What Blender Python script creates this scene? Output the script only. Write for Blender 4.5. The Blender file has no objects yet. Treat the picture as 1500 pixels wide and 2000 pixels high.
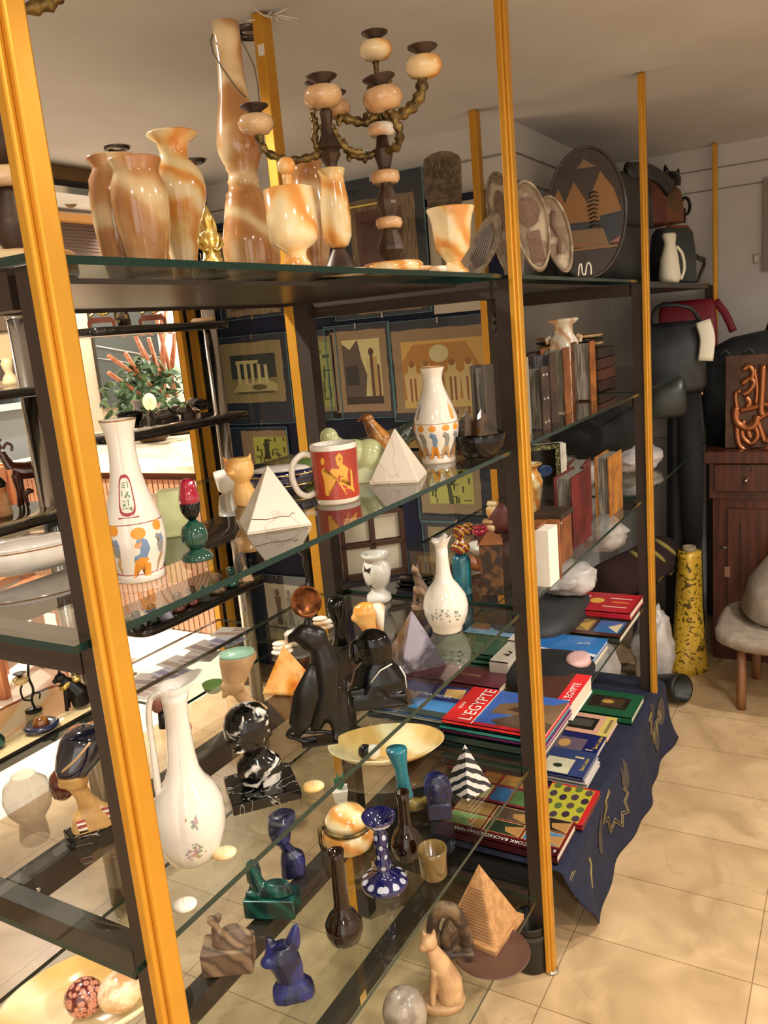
import bpy, math, random
from mathutils import Vector, Matrix, Euler, noise
random.seed(7)
PI = math.pi
SC = bpy.context.scene
COL = SC.collection

# ------------------------------------------------------------------ camera
FPX = 1613.2453
YAW, PITCH, ROLL = 0.5368, 0.2117, 0.0898
CAM = Vector((-0.5136, -0.59, 1.5))
FW = Vector((math.cos(PITCH)*math.cos(YAW), math.cos(PITCH)*math.sin(YAW), -math.sin(PITCH)))
_r = Vector((math.sin(YAW), -math.cos(YAW), 0.0)); _d = FW.cross(_r)
RT = math.cos(ROLL)*_r + math.sin(ROLL)*_d
DN = -math.sin(ROLL)*_r + math.cos(ROLL)*_d
cd = bpy.data.cameras.new('camera'); cam = bpy.data.objects.new('camera', cd); COL.objects.link(cam)
cd.sensor_fit = 'HORIZONTAL'; cd.sensor_width = 36.0; cd.lens = FPX/1500*36
cd.clip_start = 0.02
cam.matrix_world = Matrix(((RT.x, -DN.x, -FW.x, CAM.x), (RT.y, -DN.y, -FW.y, CAM.y), (RT.z, -DN.z, -FW.z, CAM.z), (0, 0, 0, 1)))
SC.camera = cam
SC.view_settings.view_transform = 'Standard'; SC.view_settings.look = 'None'
SC.view_settings.gamma = 1.0; SC.view_settings.exposure = 0.5
SC.cycles.transparent_max_bounces = 40
SC.cycles.max_bounces = 10; SC.cycles.glossy_bounces = 5; SC.cycles.transmission_bounces = 6; SC.cycles.diffuse_bounces = 3
SC.cycles.use_denoising = True
SC.cycles.sample_clamp_indirect = 6.0; SC.cycles.caustics_reflective = False; SC.cycles.caustics_refractive = False

# ------------------------------------------------------------------ world and lights
GC = 2.184
w = bpy.data.worlds.new('world'); SC.world = w; w.use_nodes = True
w.node_tree.nodes['Background'].inputs[0].default_value = (1.0, 0.93, 0.85, 1)
w.node_tree.nodes['Background'].inputs[1].default_value = 1.6

def light(name, kind, loc, energy, col=(1, 0.78, 0.55), size=0.1, aim=None, spot=120, blend=0.6, sy=None):
    l = bpy.data.lights.new(name, kind); l.energy = energy; l.color = col
    o = bpy.data.objects.new(name, l); COL.objects.link(o); o.location = loc
    if kind == 'AREA':
        l.shape = 'RECTANGLE' if sy else 'DISK'; l.size = size
        if sy: l.size_y = sy
    else:
        l.shadow_soft_size = size
    if kind == 'SPOT':
        l.spot_size = math.radians(spot); l.spot_blend = blend
    d = (Vector(aim) - Vector(loc)) if aim else Vector((0, 0, -1))
    o.rotation_euler = d.to_track_quat('-Z', 'Y').to_euler()
    return o
LIT = [(-0.25, -0.75), (-0.95, -0.2), (0.95, -0.95), (0.35, 0.95), (-1.6, -1.4), (2.1, -1.2), (0.2, -1.8)]
LITW = [25, 24, 42, 70, 80, 62, 80]
WARM = (1, 0.93, 0.84)
for i, (lx, ly) in enumerate(LIT):
    light('downlight_lamp', 'SPOT', (lx, ly, GC-0.03), LITW[i], col=WARM, size=0.035, spot=165, blend=0.9)
# the bright lobby beyond the opening
LOBBY = (1, 0.9, 0.78)
for lx, ly, e in ((1.2, 3.6, 60), (2.3, 3.9, 130), (4.3, 3.0, 150), (4.4, 4.5, 130)):
    light('lobby_lamp', 'SPOT', (lx, ly, 2.58), e, col=LOBBY, size=0.04, spot=165, blend=0.9)
light('lobby_lamp', 'SPOT', (1.9, 2.9, 2.58), 460, col=LOBBY, size=0.04, aim=(1.8, 3.0, 0), spot=66, blend=0.5)

# ------------------------------------------------------------------ pixels to places
def ray(px, py): return FW*FPX + RT*(px-750) + DN*(py-1000)
def onZ(px, py, z):
    v = ray(px, py); return CAM + v*((z-CAM.z)/v.z)
def onX(px, py, x):
    v = ray(px, py); return CAM + v*((x-CAM.x)/v.x)
def onY(px, py, y):
    v = ray(px, py); return CAM + v*((y-CAM.y)/v.y)
def proj(P):
    v = Vector(P)-CAM; z = v.dot(FW); return 750+FPX*v.dot(RT)/z, 1000+FPX*v.dot(DN)/z
class Place:
    """a spot to stand on: loc, metres per pixel across (s) and up (v), heading rz (local +Y points away from the viewer)"""
    def __init__(p, loc, s=None, v=None, rz=None):
        p.loc = Vector(loc); dd = (p.loc-CAM).dot(FW)
        p.s = dd/FPX if s is None else s
        p.v = 0.04/(proj(p.loc)[1]-proj(p.loc+Vector((0, 0, 0.04)))[1]) if v is None else v
        d = p.loc-CAM
        p.rz = math.atan2(d.y, d.x)-PI/2 if rz is None else rz
G1, G2, G3, G4, G5 = 1.593, 1.2473, 0.9008, 0.5376, 0.2076
def pl(px, py, z, **k): return Place(onZ(px, py, z), **k)
def m1(loc, rz=0.0): return Place(loc, 1, 1, rz)      # metres

# ------------------------------------------------------------------ materials
def hexc(h, a=1):
    h = h.lstrip('#'); r = []
    for i in (0, 2, 4):
        c = int(h[i:i+2], 16)/255; r.append(c/12.92 if c <= 0.04045 else ((c+0.055)/1.055)**2.4)
    return (*r, a)
MATS = {}
def mat(name, col='#888888', rough=0.5, metal=0.0, coat=0.0, pat=None, c2=None, c3=None, scale=10, bump=0.0, spec=0.5, sub=0, lo=0.4, hi=0.6, dist=0, trans=0):
    if name in MATS: return MATS[name]
    m = bpy.data.materials.new(name); m.use_nodes = True; MATS[name] = m
    nt = m.node_tree; N = nt.nodes; L = nt.links
    b = N['Principled BSDF']
    b.inputs['Base Color'].default_value = hexc(col); b.inputs['Roughness'].default_value = rough
    b.inputs['Metallic'].default_value = metal; b.inputs['Coat Weight'].default_value = coat
    b.inputs['Coat Roughness'].default_value = 0.06
    b.inputs['Specular IOR Level'].default_value = spec
    b.inputs['Transmission Weight'].default_value = trans
    if sub:
        b.inputs['Subsurface Weight'].default_value = sub; b.inputs['Subsurface Radius'].default_value = (0.02, 0.01, 0.005); b.inputs['Subsurface Scale'].default_value = 0.5
    if pat:
        tc = N.new('ShaderNodeTexCoord'); oi = N.new('ShaderNodeObjectInfo')
        ad = N.new('ShaderNodeVectorMath'); ad.operation = 'ADD'
        ml = N.new('ShaderNodeVectorMath'); ml.operation = 'SCALE'; ml.inputs['Scale'].default_value = 7.0
        cb = N.new('ShaderNodeCombineXYZ')
        for k in range(3): L.new(oi.outputs['Random'], cb.inputs[k])
        L.new(cb.outputs[0], ml.inputs[0]); L.new(tc.outputs['Object'], ad.inputs[0]); L.new(ml.outputs[0], ad.inputs[1])
        ramp = N.new('ShaderNodeValToRGB'); cr = ramp.color_ramp
        cr.elements[0].position = lo; cr.elements[1].position = hi
        cr.elements[0].color = hexc(col); cr.elements[1].color = hexc(c2 or col)
        if c3: e = cr.elements.new((lo+hi)/2); e.color = hexc(c3)
        if pat == 'noise':
            t = N.new('ShaderNodeTexNoise'); t.inputs['Scale'].default_value = scale; t.inputs['Detail'].default_value = 6; t.inputs['Distortion'].default_value = dist
            L.new(ad.outputs[0], t.inputs['Vector']); f = t.outputs['Fac']
        elif pat == 'wave':
            t = N.new('ShaderNodeTexWave'); t.inputs['Scale'].default_value = scale; t.inputs['Distortion'].default_value = dist or 6; t.inputs['Detail'].default_value = 3; t.bands_direction = 'DIAGONAL'
            t.inputs['Detail Scale'].default_value = 1.2
            L.new(ad.outputs[0], t.inputs['Vector']); f = t.outputs['Fac']
        elif pat == 'grain':
            mp = N.new('ShaderNodeMapping'); mp.inputs['Scale'].default_value = (1, 1, 0.06)
            t = N.new('ShaderNodeTexNoise'); t.inputs['Scale'].default_value = scale; t.inputs['Detail'].default_value = 5
            L.new(ad.outputs[0], mp.inputs[0]); L.new(mp.outputs[0], t.inputs['Vector']); f = t.outputs['Fac']
        elif pat == 'vein':
            t0 = N.new('ShaderNodeTexNoise'); t0.inputs['Scale'].default_value = scale; t0.inputs['Detail'].default_value = 7; t0.inputs['Distortion'].default_value = dist or 1.5
            L.new(ad.outputs[0], t0.inputs['Vector'])
            a = N.new('ShaderNodeMath'); a.operation = 'SUBTRACT'; a.inputs[1].default_value = 0.5
            c = N.new('ShaderNodeMath'); c.operation = 'ABSOLUTE'
            L.new(t0.outputs['Fac'], a.inputs[0]); L.new(a.outputs[0], c.inputs[0]); f = c.outputs[0]; t = t0
        elif pat == 'cells':
            t = N.new('ShaderNodeTexVoronoi'); t.inputs['Scale'].default_value = scale
            L.new(ad.outputs[0], t.inputs['Vector']); f = t.outputs['Distance']
        L.new(f, ramp.inputs[0]); L.new(ramp.outputs[0], b.inputs['Base Color'])
        if bump:
            bp = N.new('ShaderNodeBump'); bp.inputs['Strength'].default_value = bump; bp.inputs['Distance'].default_value = 0.002
            L.new(f, bp.inputs['Height']); L.new(bp.outputs[0], b.inputs['Normal'])
    return m
def glassmat(name, tint=(0.9, 0.95, 0.92), ior=1.5, rough=0.0, gloss=1.0):
    """window glass: fresnel mirror over clear transparency"""
    m = bpy.data.materials.new(name); m.use_nodes = True; MATS[name] = m; nt = m.node_tree; N = nt.nodes; L = nt.links
    N.remove(N['Principled BSDF']); out = N['Material Output']
    fr = N.new('ShaderNodeFresnel'); fr.inputs['IOR'].default_value = ior
    mu = N.new('ShaderNodeMath'); mu.operation = 'MULTIPLY'; mu.inputs[1].default_value = gloss; mu.use_clamp = True
    tr = N.new('ShaderNodeBsdfTransparent'); tr.inputs[0].default_value = (*tint, 1)
    gl = N.new('ShaderNodeBsdfGlossy'); gl.inputs['Roughness'].default_value = rough
    mx = N.new('ShaderNodeMixShader')
    g = N.new('ShaderNodeNewGeometry'); io = N.new('ShaderNodeMix'); io.data_type = 'FLOAT'
    io.inputs[2].default_value = ior; io.inputs[3].default_value = 1/ior      # the same mirror strength from above and below
    L.new(g.outputs['Backfacing'], io.inputs[0]); L.new(io.outputs[0], fr.inputs['IOR'])
    L.new(fr.outputs[0], mu.inputs[0]); L.new(mu.outputs[0], mx.inputs[0]); L.new(tr.outputs[0], mx.inputs[1]); L.new(gl.outputs[0], mx.inputs[2])
    L.new(mx.outputs[0], out.inputs[0])
    return m
GLASS = glassmat('shelf_glass', (0.88, 0.93, 0.90), 1.55, gloss=1.5)
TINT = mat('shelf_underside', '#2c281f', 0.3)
PANE = glassmat('picture_glass', (0.93, 0.96, 0.97), 1.5)
CLEAR = glassmat('clear_plastic', (0.86, 0.88, 0.86), 1.5, rough=0.08, gloss=1.4)
EDGE = mat('glass_edge', '#16302a', 0.15)
EDGE2 = mat('glass_edge_light', '#5f8a94', 0.2)
GOLD = mat('gold_anodised', '#dba138', 0.36, 0.55, pat='noise', c2='#d0952f', scale=12, lo=0.3, hi=0.7)
DARK = mat('bronze_frame', '#3a2f28', 0.45, 0.3)
CHROME = mat('chrome', '#c9c6c2', 0.16, 1.0)
BLACKTRAY = mat('black_tray', '#15130f', 0.12, coat=0.6)
ONYX = mat('onyx', '#b9804a', 0.16, coat=0.7, pat='wave', c2='#ead0a2', c3='#cb9a62', scale=5, dist=9, lo=0.1, hi=1.0, sub=0.2)
ONYX2 = mat('onyx_pale', '#f3dcae', 0.16, coat=0.7, pat='wave', c2='#e09a4a', c3='#efc682', scale=7, dist=9, lo=0.1, hi=0.95, sub=0.25)
ONYXW = mat('onyx_white', '#fff4e0', 0.2, coat=0.6, pat='wave', c2='#dcae80', c3='#f6e5cb', scale=9, dist=5, lo=0.2, hi=1.0)
ONYXY = mat('onyx_yellow', '#dcb26a', 0.18, coat=0.6, pat='wave', c2='#f2e0b4', c3='#e4c486', scale=3, dist=8, lo=0.1, hi=1.0, sub=0.2)
ONYXP = mat('onyx_pink', '#c99868', 0.16, coat=0.7, pat='noise', c2='#e6c294', scale=14)
BRONZE = mat('old_bronze', '#4f4028', 0.42, 0.75, pat='noise', c2='#8c7544', scale=60, bump=0.4)
DKBR = mat('dark_bronze', '#382a20', 0.42, 0.35, pat='noise', c2='#4d3b2e', scale=25)
BRASS = mat('bright_brass', '#d7b256', 0.22, 0.9, pat='noise', c2='#f1d98a', scale=60, bump=0.6)
PORC = mat('white_porcelain', '#e6ddd0', 0.14, coat=0.8)
PORG = mat('porcelain_gilt', '#a0713a', 0.3, 0.5)
MARB = mat('white_marble', '#c9b9a2', 0.35, coat=0.2, pat='vein', c2='#dfd2c0', c3='#d6c8b4', scale=9, lo=0.0, hi=0.03)
CRACK = mat('marble_crack', '#7d6148', 0.8)
BMARB = mat('black_marble', '#b8b4aa', 0.12, coat=0.2, spec=0.4, pat='vein', c2='#0c0b0a', c3='#1a1815', scale=16, lo=0.0, hi=0.02)
BMARB2 = mat('black_marble_white_patches', '#080808', 0.12, coat=0.2, spec=0.4, pat='noise', c2='#d9d4c8', c3='#141312', scale=26, lo=0.47, hi=0.60, dist=1.5)
BLACK = mat('black_gloss', '#080808', 0.16, coat=0.15, spec=0.35)
EBONY = mat('black_carved', '#0e0c0a', 0.34, spec=0.4)
JADE = mat('pale_jade', '#a7ad7a', 0.2, coat=0.6, pat='noise', c2='#c9cf9d', scale=12, sub=0.3)
ORANGE = mat('orange_calcite', '#e79b3c', 0.22, coat=0.6, pat='noise', c2='#f6c67c', scale=12, sub=0.3)
TIGER = mat('tiger_stone', '#6b3814', 0.2, coat=0.6, pat='noise', c2='#c98a3a', scale=22)
LAPIS = mat('lapis', '#0c0f38', 0.32, coat=0.2, pat='noise', c2='#1b2362', c3='#0a0d2c', scale=30)
MALA = mat('malachite', '#0a2c29', 0.3, coat=0.4, pat='wave', c2='#17594c', c3='#0d3d36', scale=14, dist=6, lo=0.1, hi=1)
TEAL = mat('teal_glaze', '#1c5666', 0.25, coat=0.5, pat='noise', c2='#2b7f8c', scale=18)
WOODST = mat('brown_stone', '#6e5642', 0.55, pat='wave', c2='#96795c', c3='#4d3a2c', scale=12, dist=4, lo=0.1, hi=1, bump=0.5)
TAN = mat('tan_stone', '#c9a274', 0.5, pat='noise', c2='#a9825a', scale=20)
SAND = mat('sandstone', '#c3935f', 0.8, pat='noise', c2='#ab7c4d', scale=60, bump=0.4)
AMETH = mat('grey_violet_stone', '#37323d', 0.15, coat=0.6, pat='noise', c2='#8a8390', c3='#2c2832', scale=9, dist=1.5)
AMBER = mat('amber_stone', '#c9691f', 0.12, coat=0.8, pat='noise', c2='#f3c07a', c3='#e39030', scale=16, sub=0.2)
BRNGL = mat('dark_brown_glaze', '#1f0f05', 0.07, coat=0.35, spec=0.4)
COB = mat('cobalt_glass', '#10144e', 0.06, coat=1.0)
COBW = mat('etched_white', '#b9b9c4', 0.4)
REDBR = mat('red_brown_lacquer', '#5a2416', 0.15, coat=0.8)
GRNGL = mat('green_glaze', '#14493a', 0.12, coat=0.8)
REDGL = mat('crimson_glass', '#a01230', 0.1, coat=0.9)
REDCER = mat('mug_red', '#b23a22', 0.35, coat=0.4, pat='noise', c2='#9a2c1c', scale=20)
OCHRE = mat('ochre_paint', '#e0a441', 0.4)
ORP = mat('orange_paint', '#e0922f', 0.35, coat=0.4)
BLP = mat('blue_grey_paint', '#7189ac', 0.35, coat=0.4)
REDP = mat('maroon_paint', '#9c2f38', 0.35, coat=0.4)
GRNP = mat('green_paint', '#6d8a55', 0.35, coat=0.4)
GRYP = mat('grey_paint', '#8c8a84', 0.5)
GRANR = mat('red_granite', '#a8483a', 0.2, coat=0.6, pat='cells', c2='#5e1c18', c3='#e09a80', scale=140, lo=0.05, hi=0.7)
EGG = mat('beige_stone', '#e5c193', 0.16, coat=0.8, pat='noise', c2='#d09868', c3='#f2dcb8', scale=24, sub=0.2)
CARVED = mat('carved_slate', '#5e503f', 0.7, pat='noise', c2='#85745c', scale=45, bump=0.8)
CRW = mat('carved_pale_wood', '#8d7b64', 0.7, pat='noise', c2='#b5a58a', c3='#7a6752', scale=22, bump=0.8)
CRWD = mat('carved_brown_panel', '#6f5546', 0.75, pat='noise', c2='#7d6252', scale=60)
LEATH = mat('brown_leather', '#6a3a1c', 0.5, pat='noise', c2='#8f5528', scale=14, coat=0.1)
LEATHO = mat('orange_leather', '#a8682a', 0.5, pat='noise', c2='#7a431c', scale=16)
LEATHD = mat('dark_leather', '#2f2119', 0.5, pat='noise', c2='#453226', scale=14)
LEATHR = mat('oxblood_leather', '#4e1514', 0.35, coat=0.3, pat='noise', c2='#6e2220', scale=12)
PAPER = mat('paper_edges', '#d9cdb8', 0.8, pat='grain', c2='#b5a78f', scale=200)
PAGEGR = mat('grey_pages', '#9a9486', 0.6, pat='grain', c2='#5d594f', scale=220)
BAGB = mat('black_bag_leather', '#16181a', 0.42, pat='noise', c2='#22262a', scale=20, bump=0.3)
BAGG = mat('grey_bag_leather', '#353a3e', 0.42)
CLOTHB = mat('black_cloth', '#0b0b0c', 0.9)
BAGR = mat('red_bag', '#7c1626', 0.55)
BAGO = mat('tan_orange_bag', '#b4603e', 0.5)
BAGBR = mat('brown_bag', '#6e3a28', 0.5, pat='noise', c2='#5a2a22', scale=14)
CREAMB = mat('cream_leather', '#e5dfc9', 0.5)
PLAST = mat('white_plastic_bag', '#c9c2bc', 0.35, pat='noise', c2='#b8b0ac', scale=22, bump=0.8)
REDPR = mat('red_print', '#b8302a', 0.5)
MAHOG = mat('mahogany', '#3c1c12', 0.35, coat=0.3, pat='grain', c2='#552a1a', scale=50)
COPPER = mat('dark_copper', '#4b3428', 0.45, 0.4, pat='noise', c2='#5f4433', scale=18)
COPPERB = mat('raised_copper', '#a0623c', 0.32, 0.75)
CUSH = mat('taupe_canvas', '#8e8070', 0.9, pat='noise', c2='#9c8e7d', scale=30)
WOODL = mat('light_brown_wood', '#8a5c36', 0.5, pat='grain', c2='#6f4526', scale=60)
FAB = mat('gold_brocade', '#c9a233', 0.35, 0.15, pat='noise', c2='#5c4712', c3='#d2ab3c', scale=26, lo=0.50, hi=0.58, dist=2.5)
RUG = mat('maroon_rug', '#2a1012', 0.95)
RUGY = mat('olive_yellow', '#8a7a3c', 0.9)
NAVY = mat('navy_cloth', '#14182e', 0.9, pat='noise', c2='#1b2038', scale=40)
STARG = mat('dull_gold_thread', '#8b7a4c', 0.7)
TAUP = mat('taupe_motif', '#4a3f36', 0.9)
WHITEP = mat('white_paper', '#efe6d6', 0.7)
CREAM = mat('cream_paper', '#e9d9a8', 0.7)
LGLASS = mat('leaf_green_glass', '#6f8b4a', 0.12, coat=0.6)

# ------------------------------------------------------------------ geometry
class G:
    def __init__(g): g.v = []; g.f = []; g.mi = []; g.mats = []; g.sm = []
    def _m(g, m):
        if m is None: return -1
        if m not in g.mats: g.mats.append(m)
        return g.mats.index(m)
    def add(g, vs, fs, m=None, M=None, smooth=True):
        b = len(g.v); k = g._m(m)
        g.v += [tuple(M @ Vector(p)) if M else tuple(p) for p in vs]
        for f in fs: g.f.append(tuple(i+b for i in f)); g.mi.append(k); g.sm.append(smooth)
        return g
    def box(g, c, s, m=None, M=None, rz=0, taper=1.0):
        x, y, z = s[0]/2, s[1]/2, s[2]/2
        vs = [(-x, -y, -z), (x, -y, -z), (x, y, -z), (-x, y, -z)]+[(a*x*taper, b*y*taper, z) for a, b in ((-1, -1), (1, -1), (1, 1), (-1, 1))]
        T = Matrix.Translation(c) @ Matrix.Rotation(rz, 4, 'Z')
        if M: T = M @ T
        return g.add(vs, [(3, 2, 1, 0), (4, 5, 6, 7), (0, 1, 5, 4), (1, 2, 6, 5), (2, 3, 7, 6), (3, 0, 4, 7)], m, T, False)
    def lathe(g, prof, m=None, n=40, M=None, lean=(0, 0), cap=True, sq=1.0, smooth=True, ridge=0, rn=0):
        vs = []; fs = []
        for r, h in prof:
            for k in range(n):
                a = 2*PI*k/n; rr = r*(1+ridge*math.cos(rn*a)) if ridge else r
                vs.append((rr*math.cos(a)+lean[0]*h, rr*sq*math.sin(a)+lean[1]*h, h))
        for i in range(len(prof)-1):
            for k in range(n): fs.append((i*n+k, i*n+(k+1) % n, (i+1)*n+(k+1) % n, (i+1)*n+k))
        if cap:
            if prof[0][0] > 1e-6: fs.append(tuple(range(n-1, -1, -1)))
            if prof[-1][0] > 1e-6: fs.append(tuple((len(prof)-1)*n+k for k in range(n)))
        return g.add(vs, fs, m, M, smooth)
    def loft(g, rings, m=None, n=28, M=None, e=2.0, cap=True):
        """rings: (z, cx, cy, rx, ry[, exponent])"""
        vs = []; fs = []
        for R in rings:
            z, cx, cy, rx, ry = R[:5]; ex = R[5] if len(R) > 5 else e
            for k in range(n):
                a = 2*PI*k/n; c, s = math.cos(a), math.sin(a)
                vs.append((cx+rx*math.copysign(abs(c)**(2/ex), c), cy+ry*math.copysign(abs(s)**(2/ex), s), z))
        q = len(rings)
        for i in range(q-1):
            for k in range(n): fs.append((i*n+k, i*n+(k+1) % n, (i+1)*n+(k+1) % n, (i+1)*n+k))
        if cap: fs.append(tuple(range(n-1, -1, -1))); fs.append(tuple((q-1)*n+k for k in range(n)))
        return g.add(vs, fs, m, M)
    def tube(g, pts, r, m=None, n=10, M=None, closed=False, flat=1.0):
        pts = [Vector(p) for p in pts]; q = len(pts); rs = r if isinstance(r, (list, tuple)) else [r]*q
        vs = []; fs = []; up = Vector((0, 0, 1)); prev = None
        for i, p in enumerate(pts):
            a = pts[(i-1) % q] if (closed or i > 0) else p; b = pts[(i+1) % q] if (closed or i < q-1) else p
            t = (b-a).normalized() if (b-a).length > 1e-9 else Vector((0, 0, 1))
            if prev is None:
                u = t.cross(Vector((0, 1, 0)) if abs(t.y) < 0.9 else Vector((1, 0, 0))).normalized()
            else: u = (prev-t*prev.dot(t)).normalized()
            prev = u; w_ = t.cross(u)
            for k in range(n):
                an = 2*PI*k/n; vs.append(p+u*math.cos(an)*rs[i]+w_*math.sin(an)*rs[i]*flat)
        for i in range(q if closed else q-1):
            j = (i+1) % q
            for k in range(n): fs.append((i*n+k, i*n+(k+1) % n, j*n+(k+1) % n, j*n+k))
        if not closed: fs.append(tuple(range(n-1, -1, -1))); fs.append(tuple((q-1)*n+k for k in range(n)))
        return g.add(vs, fs, m, M)
    def ball(g, c, r, m=None, n=20, M=None):
        rx, ry, rz = r if isinstance(r, (list, tuple)) else (r, r, r)
        prof = [(math.sin(PI*i/12), -math.cos(PI*i/12)) for i in range(13)]
        prof[0] = (0.001, -1); prof[-1] = (0.001, 1)
        T = Matrix.Translation(c) @ Matrix.Diagonal((rx, ry, rz, 1))
        return g.lathe(prof, m, n, (M @ T) if M else T)
    def prism(g, poly, y0, y1, m=None, M=None, plane='XZ', smooth=False):
        """an outline with depth: plane XZ goes from y0 to y1, plane XY from z0 to z1"""
        n = len(poly)
        f = (lambda p, d: (p[0], d, p[1])) if plane == 'XZ' else (lambda p, d: (p[0], p[1], d))
        ar = sum(poly[i][0]*poly[(i+1) % n][1]-poly[(i+1) % n][0]*poly[i][1] for i in range(n))
        if (ar < 0) != (plane != 'XZ' and False): poly = poly if ar > 0 else poly[::-1]
        vs = [f(p, y0) for p in poly]+[f(p, y1) for p in poly]
        fs = [tuple(range(n)) if plane == 'XZ' else tuple(range(n-1, -1, -1)), tuple(range(2*n-1, n-1, -1)) if plane == 'XZ' else tuple(range(n, 2*n))]
        for i in range(n):
            j = (i+1) % n
            fs.append((i, n+i, n+j, j) if plane == 'XZ' else (i, j, n+j, n+i))
        return g.add(vs, fs, m, M, smooth)
    def plate(g, poly, z, m=None, M=None):
        """a single outline face in local XY at height z"""
        return g.add([(p[0], p[1], z) for p in poly], [tuple(range(len(poly)))], m, M, False)
    def pyramid(g, c, a, h, m=None, rz=0, b=None):
        b = b or a
        T = Matrix.Translation(c) @ Matrix.Rotation(rz, 4, 'Z')
        return g.add([(-a, -b, 0), (a, -b, 0), (a, b, 0), (-a, b, 0), (0, 0, h)], [(3, 2, 1, 0), (0, 1, 4), (1, 2, 4), (2, 3, 4), (3, 0, 4)], m, T, False)
def ell(cx, cy, rx, ry, n=24): return [(cx+rx*math.cos(2*PI*k/n), cy+ry*math.sin(2*PI*k/n)) for k in range(n)]
def rect(x0, y0, x1, y1): return [(x0, y0), (x1, y0), (x1, y1), (x0, y1)]
def mesh_of(g, name, m, S=(1, 1, 1), auto=True):
    me = bpy.data.meshes.new(name)
    me.from_pydata([(p[0]*S[0], p[1]*S[1], p[2]*S[2]) for p in g.v], [], g.f)
    mats = [m]+[x for x in g.mats if x is not m] if m else (g.mats or [GOLD])
    idx = {x: i for i, x in enumerate(mats)}
    for x in mats: me.materials.append(x)
    lut = [idx[x] for x in g.mats]
    me.polygons.foreach_set('material_index', [lut[i] if i >= 0 else 0 for i in g.mi])
    me.polygons.foreach_set('use_smooth', g.sm)
    me.update(); me.validate()
    return me
def finish(o, bevel=0, sub=0, remesh=0, smooth=0, seg=2, disp=0):
    if remesh:
        r = o.modifiers.new('fuse', 'REMESH'); r.mode = 'VOXEL'; r.voxel_size = remesh; r.use_smooth_shade = True
        s = o.modifiers.new('soft', 'SMOOTH'); s.iterations = smooth or 4; s.factor = 0.6
    if bevel:
        b = o.modifiers.new('edge', 'BEVEL'); b.width = bevel; b.segments = seg; b.limit_method = 'ANGLE'; b.angle_limit = math.radians(40)
    if sub:
        s = o.modifiers.new('round', 'SUBSURF'); s.levels = sub; s.render_levels = sub
    es = None
    return o
def tag(o, label=None, cat=None, group=None, kind=None):
    if label: o['label'] = label
    if cat: o['category'] = cat
    if group: o['group'] = group
    if kind: o['kind'] = kind
    return o
def obj(name, g, m, parent=None, S=(1, 1, 1), loc=None, rz=0, label=None, **k):
    o = bpy.data.objects.new(name, mesh_of(g, name, m, S)); COL.objects.link(o)
    if parent is not None: o.parent = parent
    if loc is not None: o.location = loc; o.rotation_euler = (0, 0, rz)
    if label: o['label'] = label
    return finish(o, **k)
class Thing:
    def __init__(t, name, label, cat, P, group=None, tilt=None):
        t.P = P; t.S = (P.s, P.s, P.v)
        t.e = bpy.data.objects.new(name, None); COL.objects.link(t.e)
        t.e.location = P.loc; t.e.rotation_euler = (*(tilt or (0, 0)), P.rz); t.e.empty_display_size = 0.02
        tag(t.e, label, cat, group)
    def part(t, name, g, m, parent=None, label=None, **k):
        return obj(name, g, m, parent or t.e, t.S, label=label, **k)
def one(name, label, cat, P, g, m, group=None, tilt=None, **k):
    o = obj(name, g, m, None, (P.s, P.s, P.v), P.loc, P.rz, **k)
    if tilt: o.rotation_euler = (tilt[0], tilt[1], P.rz)
    return tag(o, label, cat, group)
def struct(name, g, m, **k): return tag(obj(name, g, m, **k), kind='structure')
def clone(root, loc, rz=None, label=None, group=None):
    r = root.copy(); COL.objects.link(r); r.location = loc
    if rz is not None: r.rotation_euler.z = rz
    if label: r['label'] = label
    if group: r['group'] = group
    for ch in list(root.children):
        c = ch.copy(); COL.objects.link(c); c.parent = r
        for gch in ch.children:
            d = gch.copy(); COL.objects.link(d); d.parent = c
    return r
def text_geo(s, size, g, m, M, ext=0.0, wide=1.0):
    """adds lettering to a mesh: baseline from the origin of M, in its local XY plane"""
    c = bpy.data.curves.new('lettering', 'FONT'); c.body = s; c.size = size; c.extrude = ext; c.align_x = 'LEFT'
    o = bpy.data.objects.new('lettering', c); COL.objects.link(o)
    dg = bpy.context.evaluated_depsgraph_get(); dg.update()
    me = bpy.data.meshes.new_from_object(o.evaluated_get(dg))
    g.add([(v.co.x*wide, v.co.y, v.co.z) for v in me.vertices], [tuple(p.vertices) for p in me.polygons], m, M, False)
    bpy.data.objects.remove(o); bpy.data.curves.remove(c); bpy.data.meshes.remove(me)
def on_lathe(g, prof, polys, m, eps=0.5, a0=-PI/2):
    """paint outlines (across-angle in radians, height) onto a turned profile; facing side is -Y"""
    def rad(h):
        for (r0, h0), (r1, h1) in zip(prof, prof[1:]):
            if h0 <= h <= h1 and h1 > h0: return r0+(r1-r0)*(h-h0)/(h1-h0)
        return prof[-1][0]
    for poly in polys:
        n = len(poly); cx = sum(p[0] for p in poly)/n; cy = sum(p[1] for p in poly)/n
        ring = []; R = 3
        for k in range(1, R+1):
            ring += [(cx+(p[0]-cx)*k/R, cy+(p[1]-cy)*k/R) for p in poly]
        pts = [(cx, cy)]+ring; vs = []
        for a, h in pts:
            r = rad(h)+eps; vs.append((r*math.cos(a0+a), r*math.sin(a0+a), h))
        fs = [(0, 1+i, 1+(i+1) % n) for i in range(n)]
        for k in range(R-1):
            for i in range(n): fs.append((1+k*n+i, 1+(k+1)*n+i, 1+(k+1)*n+(i+1) % n, 1+k*n+(i+1) % n))
        g.add(vs, fs, m)
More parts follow.
